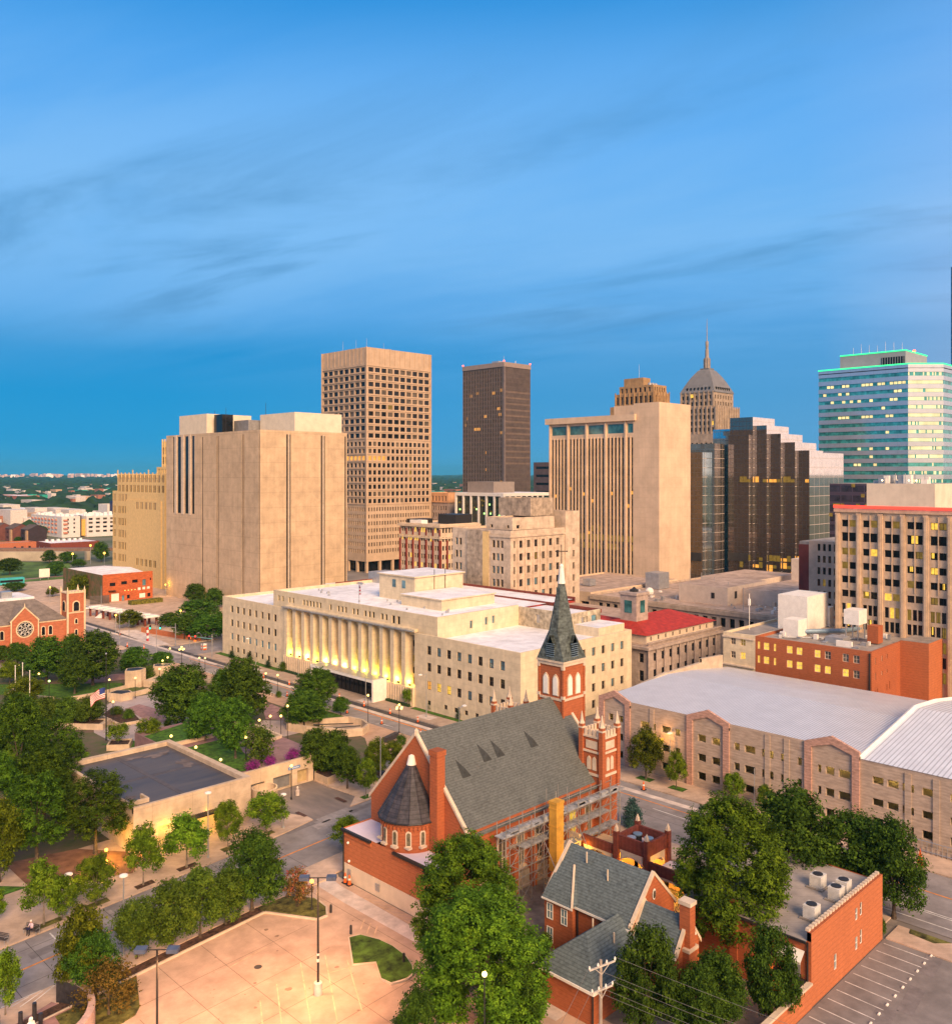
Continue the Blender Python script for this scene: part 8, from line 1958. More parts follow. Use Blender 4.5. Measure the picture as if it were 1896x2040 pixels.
lamp('lamp_beam', None, (37.2, 99.2, 4.2), 90, (1, .6, .1), .2)
# traffic signals
def signal(x, y, h, d, ln, colour, label, armcol, offs):
    t = thing('traffic_signal', label, 'traffic light', (x, y, .1)); p = MB(); p.tube((x, y, .1), (x, y, h+1.2), .13, .1, 7); p.build('pole', GREYMETAL, t)
    a = MB(); a.tube((x, y, h), (x+d[0]*ln, y+d[1]*ln, h+.4), .08, .05, 6); a.build('mast_arm', armcol, t)
    for o_ in offs:
        px_, py_ = x+d[0]*ln*o_, y+d[1]*ln*o_; m = MB(); m.box(px_-.2, px_+.2, py_-.2, py_+.2, h-.5, h+.75); s = m.build('signal_head', DARKMETAL, t)
        m = MB(); m.ball((px_-.2, py_-.2, h-.1 if colour == 'g' else h+.5), .2, 5); m.build('signal_lens', emit('green_signal', (.02, 1, .45), 6) if colour == 'g' else emit('red_signal', (1, .03, .02), 5), s)
signal(115.6, 234.2, 5.2, (-.75, .66), 7.5, 'g', 'traffic signal with two green lights on a grey mast arm', GREYMETAL, (.55, .92))
signal(114.9, 212.3, 5.0, (-.5, .86), 7.0, 'r', 'traffic signal with red lights on a cyan lit arm by the courthouse end', mat('cyan_lit_arm', (.12, .38, .40), .5), (.7, .97))  # cyan light falling on the arm is painted as its colour
for x, y, n in ((117.5, 229.6, 'left'), (116.6, 224.8, 'right')):
    t = thing('pedestrian_signal', 'post with orange pedestrian signal across the intersection, %s of two' % n, 'signal', (x, y, .1)); MB().tube((x, y, .1), (x, y, 2.9), .07, n=6).build('post', GREYMETAL, t); m = MB(); m.box(x-.2, x+.2, y-.2, y+.2, 2.4, 2.9); m.build('signal_box', emit('orange_signal', (1, .12, .01), 2.5), t)
t = thing('barricade', 'orange and white barricade box at the courthouse corner of the intersection', 'barricade', (118.5, 223.8, 0)); m = MB()
for k in range(4): m.box(118, 119.2, 223.2, 224.2, .1+k*.4, .1+k*.4+.4, k % 2)
m.build('panel', [ORANGEPL, WHITE], t); m = MB(); m.box(117.9, 118.1, 223.1, 223.3, 0, 1.9); m.box(119.1, 119.3, 223.1, 223.3, 0, 1.9); m.build('post', GREYMETAL, t)
t = thing('striped_pylon', 'red and white striped pylon on the new white pavement', 'pylon', (113.2, 246.5, 0)); m = MB()
for k in range(5): m.box(112.95, 113.45, 246.3, 246.7, .1+k*.8, .9+k*.8, k % 2)
m.build('panel', [mat('red_paint', (.5, .05, .06), .6), WHITE], t)
# cones
def cone(x, y, label, h=1.15):
    t = thing('traffic_cone', label, 'traffic cone', (x, y, 0), 'orange construction cones'); m = MB(); m.box(x-.32, x+.32, y-.32, y+.32, .01, .1); m.build('rubber_base', RUBBER, t)
    m = MB(); m.lathe(x, y, [(.2, .1), (.15, h*.45), (.12, h*.75), (.07, h)], 9); c = m.build('cone_body', ORANGEPL, t); m = MB(); m.lathe(x, y, [(.165, h*.52), (.135, h*.68)], 9, cap=False); m.build('white_band', WHITE, c)
CN = [(112.1, 182.8), (112.6, 172.7), (106.4, 164.0), (113.3, 154.6), (113.1, 145.8), (107.5, 144.1), (113.2, 137.5), (107.6, 133.2), (113.2, 129.1), (108.0, 122.4)]
for i, (x, y) in enumerate(CN): cone(x, y, 'orange construction cone on the courthouse street, %s of ten counted from the left' % ORD[i])
for i, (x, y) in enumerate(((106.8, 291), (107, 276), (111.8, 262), (105.6, 242.6), (107.6, 236.5))): cone(x, y, 'orange construction cone beyond the intersection, %s of five counted from the bell tower' % ORD[i], 1.3)
for x, y, n in ((62.7, 84.4, 'left'), (62.7, 83.6, 'right')): cone(x, y, 'orange cone standing by the white base of the church wing, %s of the two' % n, 1.2)
cone(113.2, 77.2, 'orange cone on the street before the pink garage gable', 1.3)
t = thing('warning_sign', 'narrow orange roadwork sign on the far right pavement', 'sign', (112.6, 37.4, .1)); MB().tube((112.6, 37.4, .1), (112.6, 37.4, 1.2), .06, n=6).build('post', GREYMETAL, t); m = MB(); m.mesh([(112.5, 37.0, 1.0), (112.5, 37.8, 1.0), (112.5, 37.4, 3.2), (112.62, 37.0, 1.0), (112.62, 37.8, 1.0), (112.62, 37.4, 3.2)], [(0, 2, 1), (3, 4, 5), (0, 1, 4, 3), (1, 2, 5, 4), (2, 0, 3, 5)]); m.build('orange_panel', ORANGEPL, t)
t = thing('garage_fence', 'grey railing before the lower right corner of the garage', 'fence', (119.4, 36, .1)); m = MB()
for k in range(26): m.tube((119.2, 28+k*.6, .1), (119.2, 28+k*.6, 1.7), .04, n=4)
m.tube((119.2, 28, 1.65), (119.2, 43, 1.65), .05, n=5); m.tube((119.2, 28, .4), (119.2, 43, .4), .05, n=5); m.build('rail', GREYMETAL, t); m = MB(); m.box(119.3, 119.6, 26, 43, .1, .9); m.build('kerb_wall', GREYBLOCK, t)
# utility pole with wires
t = thing('utility_pole', 'wooden utility pole with two crossarms and wires at the bottom edge', 'utility pole', (54.3, 40.9, 0)); WOOD = mat('grey_wood', (.34, .28, .23), .9, .2, 2, stretch=(3, 3, .4))
MB().tube((54.3, 40.9, 0), (54.3, 40.9, 11.1), .16, .11, 9).build('pole', WOOD, t); ad = Vector((.97, -.22, 0)).normalized()
ends = []
m = MB(); ins = MB()
for z, hl in ((10.7, 1.25), (8.9, 1.0)):
    a, c = Vector((54.3, 40.75, z))-ad*hl, Vector((54.3, 40.75, z))+ad*hl; m.tube(a, c, .075, n=4); m.tube(Vector((54.3, 40.8, z-.7)), a+ad*.5, .03, n=4); m.tube(Vector((54.3, 40.8, z-.7)), c-ad*.5, .03, n=4)
    for s in (0, .33, .67, 1): p = a+(c-a)*s; ins.lathe(p.x, p.y, [(.06, z+.06), (.09, z+.16), (.05, z+.3), (.01, z+.34)], 6); ends.append(p+Vector((0, 0, .3)))
m.build('crossarm', mat('pale_wood', (.55, .50, .44), .85, .12, 2), t); ins.build('insulator', WHITE, t)
m = MB()
for i, e in enumerate(ends):
    for tgt, sag in ((Vector((66, -14, e.z-.6)), 1.0), (Vector((43.5, 38.4, e.z-2.4)), .25)):
        if i in (1, 2, 6) or (tgt.x < 50 and i % 2): continue
        pts = [e.lerp(tgt+ad*(i % 4)*.5, k/14)-Vector((0, 0, sag*4*(k/14)*(1-k/14))) for k in range(15)]; m.path(pts, .012, 4)
m.build('wire', mat('wire_grey', (.20, .19, .18), .6), t)
# bollards of the grass island
for x, y, n in ((56.0, 74.4, 'far'), (56.4, 66.4, 'near')):
    tag(MB().lathe(x, y, [(.13, .15), (.13, .95), (.1, 1.05), (.02, 1.08)], 8).build('bollard', DARKMETAL, loc=(x, y, .15)), 'black bollard at the %s end of the grass island' % n, 'bollard')
tag(MB().lathe(57.2, 79.6, [(.14, .15), (.14, .85), (.1, 1.0), (.02, 1.02)], 8).build('bollard', DARKMETAL, loc=(57.2, 79.6, .15)), 'black bollard at the tip of the grass corner', 'bollard')
# vehicles
def car(x, y, rz, label, paint, cat='car', group=None):
    t = thing('parked_car', label, cat, (x, y, 0), group, rz); cs, sn = math.cos(rz), math.sin(rz)
    def W(p): return (x+p[0]*cs-p[1]*sn, y+p[0]*sn+p[1]*cs, p[2])
    def loc_build(mb, nm, m, par=t):
        o = mb.build(nm, m); o.parent = par; ORG[o.name] = Vector((0, 0, 0)); return o
    b_ = MB(); prof = [(-2.2, .35), (-2.25, .75), (-1.9, .95), (-1.1, 1.0), (1.0, .95), (2.0, .82), (2.25, .6), (2.2, .3)]
    n = len(prof)
    vs = [(px_, -.86, z) for px_, z in prof]+[(px_, .86, z) for px_, z in prof]
    b_.mesh(vs, [(i, (i+1) % n, n+(i+1) % n, n+i) for i in range(n)]+[tuple(range(n-1, -1, -1)), tuple(range(n, 2*n))]); loc_build(b_, 'body', paint)
    c = MB(); A = [(-1.6, .95), (-1.2, 1.42), (.25, 1.45), (1.0, .95)]
    vs = [(px_, -.78 if z < 1 else -.62, z) for px_, z in A]+[(px_, .78 if z < 1 else .62, z) for px_, z in A]
    c.mesh(vs, [(0, 1, 5, 4), (2, 3, 7, 6), (0, 3, 2, 1), (4, 5, 6, 7)]); loc_build(c, 'window_glass', G_DARK)
    r = MB(); r.mesh([(-1.2, -.62, 1.425), (.25, -.62, 1.455), (.25, .62, 1.455), (-1.2, .62, 1.425), (-1.2, -.62, 1.47), (.25, -.62, 1.5), (.25, .62, 1.5), (-1.2, .62, 1.47)], [(3, 2, 1, 0), (4, 5, 6, 7), (0, 1, 5, 4), (1, 2, 6, 5), (2, 3, 7, 6), (3, 0, 4, 7)]); loc_build(r, 'roof', paint)
    for wx in (-1.35, 1.4):
        for wy in (-.82, .82):
            k = MB(); k.tube((wx, wy-.1, .33), (wx, wy+.1, .33), .33, n=14); w_ = loc_build(k, 'wheel', RUBBER); k = MB(); k.tube((wx, wy-.11, .33), (wx, wy+.11, .33), .18, n=10); loc_build(k, 'rim', GREYMETAL, w_)
    for wy in (-.6, .6):
        k = MB(); k.box(2.2, 2.27, wy-.2, wy+.2, .55, .7); loc_build(k, 'headlight', WHITE); k = MB(); k.box(-2.28, -2.2, wy-.2, wy+.2, .6, .76); loc_build(k, 'tail_light', MATS['red_paint'])
    return t
WP = mat('white_car_paint', (.75, .75, .76), .25, .02, 1, spec=.7); DP = mat('dark_car_paint', (.05, .06, .09), .25, .05, 1, spec=.7)
car(196.5, 58.0, R(80), 'white car parked by the round tree at the right edge', WP)
car(124.2, 319.3, R(10), 'white car at the fence beyond the bell tower, left of two', WP); car(127.6, 317.2, R(-30), 'white car at the fence beyond the bell tower, right of two', WP)
car(87.6, 109.6, R(95), 'dark car parked between the lot trees and the church gable', DP)
car(204, 598, R(20), 'small dark blue car far off beside the white roofed brick shop', DP)
def bus(x, y, rz, label, m, nm, cat, L_=9, h=3):
    t = thing(nm, label, cat, (x, y, 0), None, rz)
    def lb(mb, n_, mm): o = mb.build(n_, mm); o.parent = t
    b_ = MB(); b_.box(-L_/2, L_/2, -1.25, 1.25, .45, h); b_.box(-L_/2+.2, L_/2-.2, -1.1, 1.1, h, h+.2); lb(b_, 'body', m)
    g_ = MB(); g_.box(-L_/2+.4, L_/2-.6, -1.28, -1.255, 1.4, 2.4); g_.box(-L_/2+.4, L_/2-.6, 1.255, 1.28, 1.4, 2.4); g_.box(L_/2, L_/2+.03, -1.1, 1.1, 1.3, 2.5); lb(g_, 'window_glass', G_DARK)
    for wx in (-L_/2+1.6, L_/2-1.8):
        for wy in (-1.15, 1.15): k = MB(); k.tube((wx, wy-.15, .5), (wx, wy+.15, .5), .5, n=14); lb(k, 'wheel', RUBBER)
bus(129, 413.5, R(-4), 'teal and white bus on the far street at the left', mat('teal_paint', (.05, .42, .45), .4), 'city_bus', 'bus', 10)
bus(118, 414.5, R(-4), 'yellow truck behind the teal bus at the left edge', mat('yellow_paint', (.6, .36, .04), .5), 'yellow_truck', 'truck', 6, 2.6)
# white signboard on the far lawn
t = thing('notice_board', 'white blank board on the far lawn', 'sign', (146, 424, 0)); m = MB(); m.box(144, 148.5, 423.8, 424.1, 1.2, 5); m.build('panel', WHITE, t); m = MB(); m.tube((144.6, 424.2, 0), (144.6, 424.2, 1.3), .12); m.tube((148, 424.2, 0), (148, 424.2, 1.3), .12); m.build('post', GREYMETAL, t)
# sodium street lamps in the far left
for x, y, z, lb in ((189, 480, 10, 'orange glowing street lamp among the far trees, upper right of three'), (176, 470, 7, 'orange glowing street lamp above the low far tree'), (180, 440, 9, 'orange glowing street lamp at the foot of the yellow building'), (121, 345, 6, 'orange glowing lamp right above the bell tower top'), (112.5, 266.5, 5.4, 'bright yellow lamp on the wall beside the white canopies'), (131, 262, 5.2, 'yellow lamp among the trees behind the green signals'), (160.5, 333.6, 4.5, 'white lamp on the corner of the yellow stepped building')):
    t = thing('street_lamp', lb, 'street lamp', (x, y, 0)); MB().tube((x, y, 0), (x, y, z-.3), .09, n=6).build('pole', GREYMETAL, t); MB().ball((x, y, z), .55 if y > 400 else .32, 6).build('globe', GLOBEO, t); lamp('bulb', t, (x-.3, y-.6, z+.2), 300, (1, .5, .06), .4)
# white canopies beyond the bell tower
for k in range(9):
    x, y = 120.6+k*.5, 303.5-k*4.1; t = thing('white_canopy', 'white flat canopy on brick piers beyond the bell tower, %s from the far end' % ORD[k], 'canopy', (x, y, 0), 'white canopies in a row')
    m = MB(); m.box(x-1.9, x+3.5, y-1.7, y+1.7, 2.9, 3.2); m.box(x-1.2, x+2.5, y-1, y+1, 3.2, 3.5); m.build('canopy_top', WHITE, t)
    m = MB(); m.box(x-1.4, x-.9, y-.4, y+.4, 0, 2.9); m.box(x+2.4, x+2.9, y-.4, y+.4, 0, 2.9); m.build('brick_pier', BRICKD, t)
lowwall('brick_wall', 'brick garden wall under the trees behind the green signals', [(118.5, 262), (121.5, 244), (124, 236)], 0, 1.6, .4, BRICKL)
t = thing('slatted_fence', 'tall grey slatted screen fence beyond the bell tower', 'fence', (131, 331, 0)); m = MB()
for k in range(26): m.box(130+k*.24, 130.16+k*.24, 330.6-k*.09, 330.75-k*.09, 0, 3.2)
m.build('slat', mat('dark_slat', (.13, .11, .10), .8), t)
hd = MB(); hd.box(140, 152, 318, 321, 0, 1.6); tag(hd.build('hedge', mat('yellowish_hedge', (.16, .15, .02), 1, .35, 1.5, .5), loc=(146, 319, 0)), 'long clipped yellow green hedge at the rear parking area', 'hedge')
tag(MB().lathe(121.2, 298.8, [(2.2, .0), (1.0, .9), (.2, 1.6)], 10).build('sheeted_heap', WHITE, loc=(121.2, 298.8, 0)), 'white sheeted heap at the foot of the grey pole', 'heap')
# bench and seated person
def bench(x, y, rz, label):
    t = thing('park_bench', label, 'bench', (x, y, .13), 'street benches', rz)
    def lb(mb, n_, mm): o = mb.build(n_, mm); o.parent = t
    m = MB()
    for k in range(4): m.box(-.9, .9, -.22+k*.12, -.13+k*.12, .42, .46)
    lb(m, 'seat', mat('dark_bench_slats', (.06, .05, .05), .6)); m = MB()
    for k in range(3): m.box(-.9, .9, .26+k*.03, .29+k*.03, .55+k*.13, .64+k*.13)
    lb(m, 'backrest', MATS['dark_bench_slats'])
    for s in (-.8, .8): m = MB(); m.tube((s, -.2, 0), (s, -.2, .42), .03, n=5); m.tube((s, .25, 0), (s, .34, .9), .03, n=5); m.tube((s, -.2, .41), (s, .27, .41), .03, n=5); m.tube((s, -.2, .64), (s, .3, .64), .025, n=5); lb(m, 'leg', GREYMETAL)
    return t
BR = R(-62)
bench(32.5, 98.0, BR, 'dark slatted bench under the sitting person'); bench(29.6, 98.4, BR, 'empty dark slatted bench at the left edge')
def skin(name, pts, edges, rad, mats, lv=2):
    me = bpy.data.meshes.new(name); me.from_pydata(pts, edges, []); o = bpy.data.objects.new(name, me); COL.objects.link(o)
    sm = o.modifiers.new('skin', 'SKIN'); ss = o.modifiers.new('sub', 'SUBSURF'); ss.levels = lv; ss.render_levels = lv
    for i, v in enumerate(me.skin_vertices[0].data): v.radius = (rad[i], rad[i]); v.use_root = (i == 0)
    dg = bpy.context.evaluated_depsgraph_get(); dg.update(); me2 = bpy.data.meshes.new_from_object(o.evaluated_get(dg)); bpy.data.objects.remove(o); me2.name = name
    me2.materials.clear()
    for m in mats: me2.materials.append(m)
    me2.polygons.foreach_set('use_smooth', [True]*len(me2.polygons))
    return me2
SKINM = mat('skin', (.50, .29, .20), .6, .05, 8); SHIRT = mat('pale_pink_shirt', (.66, .50, .58), .85, .08, 6); TROU = mat('black_trousers', (.018, .017, .02), .85, .1, 6); HAIR = mat('white_hair', (.72, .68, .62), .8, .1, 12)
# seated: local x = sideways, -y = facing, seat top at .46
pts = [(0, .08, .56), (0, .10, .78), (0, .06, 1.0), (0, .0, 1.12), (0, -.04, 1.19), (0, -.07, 1.30),
       (.19, .03, 1.02), (.25, -.06, .80), (.17, -.28, .70), (-.19, .03, 1.02), (-.25, -.06, .80), (-.17, -.28, .70),
       (.10, .02, .54), (.13, -.40, .56), (.13, -.42, .10), (.13, -.55, .04), (-.10, .02, .54), (-.13, -.40, .56), (-.13, -.42, .10), (-.13, -.55, .04)]
ed = [(0, 1), (1, 2), (2, 3), (3, 4), (4, 5), (2, 6), (6, 7), (7, 8), (2, 9), (9, 10), (10, 11), (0, 12), (12, 13), (13, 14), (14, 15), (0, 16), (16, 17), (17, 18), (18, 19)]
rad = [.15, .14, .14, .06, .075, .10, .065, .048, .036, .065, .048, .036, .095, .075, .05, .045, .095, .075, .05, .045]
pm = skin('body', pts, ed, rad, [SKINM, SHIRT, TROU])
for p in pm.polygons:
    c = p.center
    if c.z < .62 and (c.z < .52 or c.y < -.02 or c.z < .56) and not (c.z > .62): p.material_index = 2
    elif c.z < 1.12 and not (c.y < -.12 and c.z > .6): p.material_index = 1
    if abs(c.x) > .12 and c.y < -.2 and c.z > .64: p.material_index = 0
t = thing('person', 'person with white hair, pale pink shirt and black trousers sitting on the dark bench', 'person', (32.5, 98.0, .13), rz=BR)
bo = bpy.data.objects.new('body', pm); COL.objects.link(bo); bo.parent = t
m = MB(); m.ball((0, -.05, 1.335), .112, 8, sz=1.0); m.v = [v for v in m.v]; ho = m.build('hair', HAIR, smooth=True); ho.parent = t; ho.location = (0, .03, .02)
def hand(x, s):
    m = MB(); m.tube((x, -.26, .70), (x, -.35, .67), .034, .04, 8)
    for k in range(4): fx = x-.03+k*.02; l_ = (.055, .068, .063, .05)[k]; m.tube((fx, -.34, .675), (fx, -.34-l_*.6, .665), .010, n=6); m.tube((fx, -.34-l_*.6, .665), (fx, -.34-l_, .64), .009, n=6)
    m.tube((x-s*.03, -.29, .69), (x-s*.055, -.33, .665), .011, n=6); m.tube((x-s*.055, -.33, .665), (x-s*.05, -.36, .65), .009, n=6)
    o = m.build('hand', SKINM, smooth=True); o.parent = bo
hand(.165, 1); hand(-.165, -1)
m = MB()
m.mesh([(-.012, -.165, 1.285), (.012, -.165, 1.285), (0, -.195, 1.28), (0, -.16, 1.325)], [(0, 1, 2), (1, 3, 2), (3, 0, 2)]); o = m.build('nose', SKINM); o.parent = bo
for s in (-1, 1): m = MB(); m.ball((s*.035, -.152, 1.325), .012, 4); o = m.build('eye', DARKMETAL); o.parent = bo; m = MB(); m.ball((s*.105, -.06, 1.30), .026, 4); o = m.build('ear', SKINM); o.parent = bo
m = MB(); m.box(-.03, .03, -.168, -.158, 1.25, 1.258); o = m.build('mouth', mat('lips', (.35, .13, .11), .6)); o.parent = bo
bg2 = MB(); bg2.box(-.2, .2, -.5, -.22, .60, .72); o = bg2.build('shoulder_bag', mat('dark_navy_bag', (.02, .015, .06), .8)); o.location = (32.5, 98.0, .17); o.rotation_euler.z = BR; tag(o, 'dark navy bag resting on the lap of the sitting person', 'bag')
# white robed statue
sx, sy, sz = 25.9, 78.2, .1
t = thing('robed_statue', 'white statue of a standing robed figure with bowed head at the lower left corner', 'statue', (sx, sy, sz)); MARB = mat('white_marble', (.82, .76, .70), .6, .05, 2)
m = MB(); m.box(sx-.6, sx+.6, sy-.6, sy+.6, .1, .75); m.build('plinth', GRP, t)
pts = [(0, 0, 1.45), (0, 0, 1.75), (0, .02, 2.1), (0, .04, 2.4), (0, .0, 2.58), (0, -.08, 2.72), (0, 0, 1.1), (0, 0, .8), (.26, .02, 2.36), (.3, -.05, 2.05), (.14, -.28, 2.28), (-.26, .02, 2.36), (-.3, -.05, 2.05), (-.1, -.28, 2.3)]
ed = [(0, 1), (1, 2), (2, 3), (3, 4), (4, 5), (0, 6), (6, 7), (3, 8), (8, 9), (9, 10), (3, 11), (11, 12), (12, 13)]
me = skin('robed_body', pts, ed, [.3, .27, .25, .2, .09, .15, .36, .42, .12, .11, .06, .12, .11, .06], [MARB]); o = bpy.data.objects.new('robed_body', me); COL.objects.link(o); o.parent = t; o.location = (0, 0, -sz); o.rotation_euler.z = R(20)
m = MB()
for k in range(22): a = 2*math.pi*k/22; m.tube((.43*math.cos(a), .43*math.sin(a), .75), (.2*math.cos(a), .2*math.sin(a), 2.2), .05, .03, 5)
o = m.build('robe_fold', MARB); o.parent = t; o.location = (0, 0, -sz)
m = MB(); m.ball((0, -.05, 2.76), .165, 7); m.lathe(0, .02, [(.12, 2.45), (.18, 2.6), (.17, 2.75)], 10, cap=False); o = m.build('hair', MARB, smooth=True); o.parent = t; o.location = (0, 0, -sz)

# ------------------------------------------------------------------ far left district
def simple(name, label, x0, x1, y0, y1, z1, wm, rm, left=(), right=(), cat='building', part_='wall', depth=.4, **k):
    b = Bldg(name, label, (x0, y0, 0), cat); b.box(x0, x1, y0, y1, 0, z1, (wm,), (rm,), left, right, k.get('parapet', .6), depth, k.get('frame'), (1, 1)); return b
WPL = mat('white_render', (.66, .62, .60), .85, .04, .3); WPD = mat('dark_brown_siding', (.045, .03, .035), .9, .1, .5)
pk_ = mat('salmon_balcony', (.55, .22, .15), .8)
zs = [3.3, 6.6, 9.9, 12.8]
b = simple('white_apartment_block', 'white four storey apartment block with salmon balconies, left one of two', 252.4, 266, 695.3, 761, 16, WPL, WHITEROOF, grid(3, 7.2, 8, 2.2, zs, 2.2, pick(d=2, c=1)), grid(4, 4.6, 2, 1.3, zs, 1.5, 'd'), depth=.8)
bb = b.mesh('balcony', (pk_,))
for i in range(8):
    for z in zs: bb.box(251.4, 252.39, 761-3-i*7.2-2.3, 761-2.9-i*7.2, z-.3, z+.8)
for z in zs: bb.box(253.5, 256.5, 694.2, 695.29, z-.3, z+.9)
rb = b.mesh('roof_unit', (WHITE,)); rnd = random.Random(3)
for k in range(26): x, y = 253.5+rnd.random()*10, 698+rnd.random()*60; rb.box(x, x+2, y, y+2, 15.4, 16.6+rnd.random()*1.3)
b.done()
b = simple('white_apartment_block', 'white four storey apartment block with long dark window slots, right one of two', 269.6, 300, 692, 740, 16, WPL, WHITEROOF, (), grid(1.5, 5.5, 5, 3.2, zs, 1.6, pick(d=3, c=1)), depth=.8)
rb = b.mesh('roof_unit', (WHITE,))
for k in range(22): x, y = 271+rnd.random()*26, 695+rnd.random()*40; rb.box(x, x+2, y, y+2, 15.4, 16.6+rnd.random()*1.6)
lt = b.mesh('lit_stairwell', (G_LITO, WPD)); lt.box(266.6, 269.5, 694.4, 697, 1, 13.5, 0); lt.box(266.1, 266.59, 694.2, 700, 0, 16.5, 1)
b.done()
# dark townhouses
for k, (x, y) in enumerate(((215.8, 655.5), (212, 676), (207, 697), (200, 720))):
    t = thing('dark_townhouse', 'dark brown gabled townhouse, %s of the row counted from the near end' % ORD[k], 'house', (x, y, 0), 'dark brown townhouses'); m = MB(); w_, d, ze, zr = 12, 16, 9.5, 12.5
    m.wall((x, y+d), (x, y), 0, ze).wall((x, y), (x+w_, y), 0, ze).wall((x+w_, y), (x+w_, y+d), 0, ze).wall((x+w_, y+d), (x, y+d), 0, ze); m.face([(x, y, ze), (x+w_, y, ze), (x+w_/2, y, zr)]); m.build('wall', WPD if k == 0 else mat('brown_brick_far', (.16, .06, .05), .9, .1, .4), t)
    r = MB(); r.face([(x-.5, y+d, ze-.2), (x-.5, y-.3, ze-.2), (x+w_/2, y-.3, zr+.2), (x+w_/2, y+d, zr+.2)]); r.face([(x+w_+.5, y-.3, ze-.2), (x+w_+.5, y+d, ze-.2), (x+w_/2, y+d, zr+.2), (x+w_/2, y-.3, zr+.2)]); r.build('roof', mat('brown_shingle_far', (.12, .085, .07), .9, .15, .4), t)
    wq = MB()
    for i in range(3): wq.box(x-.1, x-.01, y+2+i*4.5, y+4+i*4.5, 2, 3.6); wq.box(x-.1, x-.01, y+2+i*4.5, y+4+i*4.5, 6, 7.6)
    wq.build('window', G_DARK, t); cpp = MB(); cpp.box(x-1.2, x-.02, y+1, y+4, 0, 8.8); cpp.build('stair_bay', mat('tan_far_wall', (.42, .27, .17), .85), t)
b = simple('low_orange_shop', 'low salmon brick shop with small dark windows at the left edge', 168, 195, 579, 592, 6.5, RB_, ROOFGREY, (), grid(14, 4.2, 3, 1.5, (2.4,), 1.6, 'd')); b.done()
b = simple('white_roofed_shop', 'low brick shop with a wide white roof beyond the rail embankment', 202, 232, 575, 600, 5.2, BRICKD, WHITEROOF, grid(4, 8, 2, 2.5, (.3,), 2.5, 'g'), (), parapet=.2); rb = b.mesh('roof_unit', (WHITE,))
for k in range(7): rb.box(206+k*3.5, 207.4+k*3.5, 594, 596, 5, 6.3)
b.done()
b = simple('brown_roofed_hall', 'low brown roofed hall with lit timber front at the left edge', 160, 178, 612, 630, 6, mat('timber_lit', (.45, .26, .11), .85), MATS['brown_shingle_far']); b.done()
t = thing('rail_embankment', 'concrete rail embankment wall with a brown girder on top', 'bridge', (170, 540, 0)); m = MB()
def lw_(a, c, z0, z1, th, mb): d = (Vector(c)-Vector(a)).normalized(); q = Vector((-d.y, d.x))*th/2; mb.prism([(a[0]-q.x, a[1]-q.y), (c[0]-q.x, c[1]-q.y), (c[0]+q.x, c[1]+q.y), (a[0]+q.x, a[1]+q.y)], z0, z1)
lw_((140, 560), (188, 512), 0, 5, 6, m); m.build('concrete_wall', mat('far_concrete', (.42, .36, .28), .9, .1, .1), t); m = MB(); lw_((140, 560), (240, 470), 5, 6.6, 5.5, m); m.build('girder', mat('brown_girder', (.20, .13, .10), .8), t); m = MB()
for k in range(4): m.box(196+k*12, 198+k*12, 503-k*10.8, 506-k*10.8, 0, 5)
m.build('pier', MATS['far_concrete'], t)
# far coloured blocks: (label, centre u->direction handled as plan position)
def blk(name, label, x, y, wx, wy, h, m, rm=WHITEROOF, extra=None):
    b = Bldg(name, label, (x, y, 0)); b.box(x, x+wx, y, y+wy, 0, h, (m,), (rm,), grid(2, 6, max(1, int(wy/6)-1), 3, (h*.3,), h*.3, pick(d=1, c=1)) if h > 7 else (), (), .5, .4)
    if extra: extra(b)
    b.done()
def sgn(x, y0, y1, z0, z1, m): return lambda b: b.mesh('coloured_panel', (m,)).box(x-.5, x-.02, y0, y1, z0, z1)
YG = mat('lime_panel', (.42, .48, .02), .7); PKM = mat('magenta_panel', (.62, .02, .14), .7); CY = mat('cyan_panel', (.02, .45, .62), .7); NV = mat('navy_panel', (.02, .03, .11), .5)
blk('white_hall', 'long white far hall with a cyan panel at the left edge', 345, 1060, 18, 130, 9, WPL)
blk('white_hall', 'far white hall with a big lime yellow panel', 366, 985, 20, 70, 9.5, WPL, WHITEROOF, sgn(366, 990, 1040, 3, 9.8, YG))
blk('white_hall', 'far white hall with a magenta panel', 386, 935, 20, 46, 9, WPL, WHITEROOF, sgn(386, 944, 972, 1, 7, PKM))
blk('navy_framed_hotel', 'far modern block with white window bays and navy tower', 330, 800, 22, 20, 21, WPL, ROOFGREY, lambda b: b.mesh('coloured_panel', (NV,)).box(332, 346, 783, 799.9, 0, 24))
blk('navy_framed_hotel', 'far modern block with navy frame, right of the navy tower', 350, 770, 30, 24, 21, mat('pale_blue_render', (.45, .5, .55), .8), ROOFGREY)
blk('pink_mill', 'far red brick mill among the trees', 480, 1500, 30, 120, 14, mat('far_pink_brick', (.42, .14, .09), .9))
blk('tan_block', 'far tan square block beside the red mill', 530, 1400, 30, 40, 14, mat('far_tan', (.55, .36, .22), .9))
blk('highway_deck', 'long pale highway deck behind the far halls', 330, 1120, 12, 330, 8, mat('far_deck', (.55, .42, .32), .9), mat('far_deck', (.5, .4, .3), .9))
blk('red_shed', 'long dark red shed above the white halls', 350, 1220, 20, 160, 7, mat('far_red', (.28, .07, .06), .9), mat('far_red', (.28, .07, .06)))
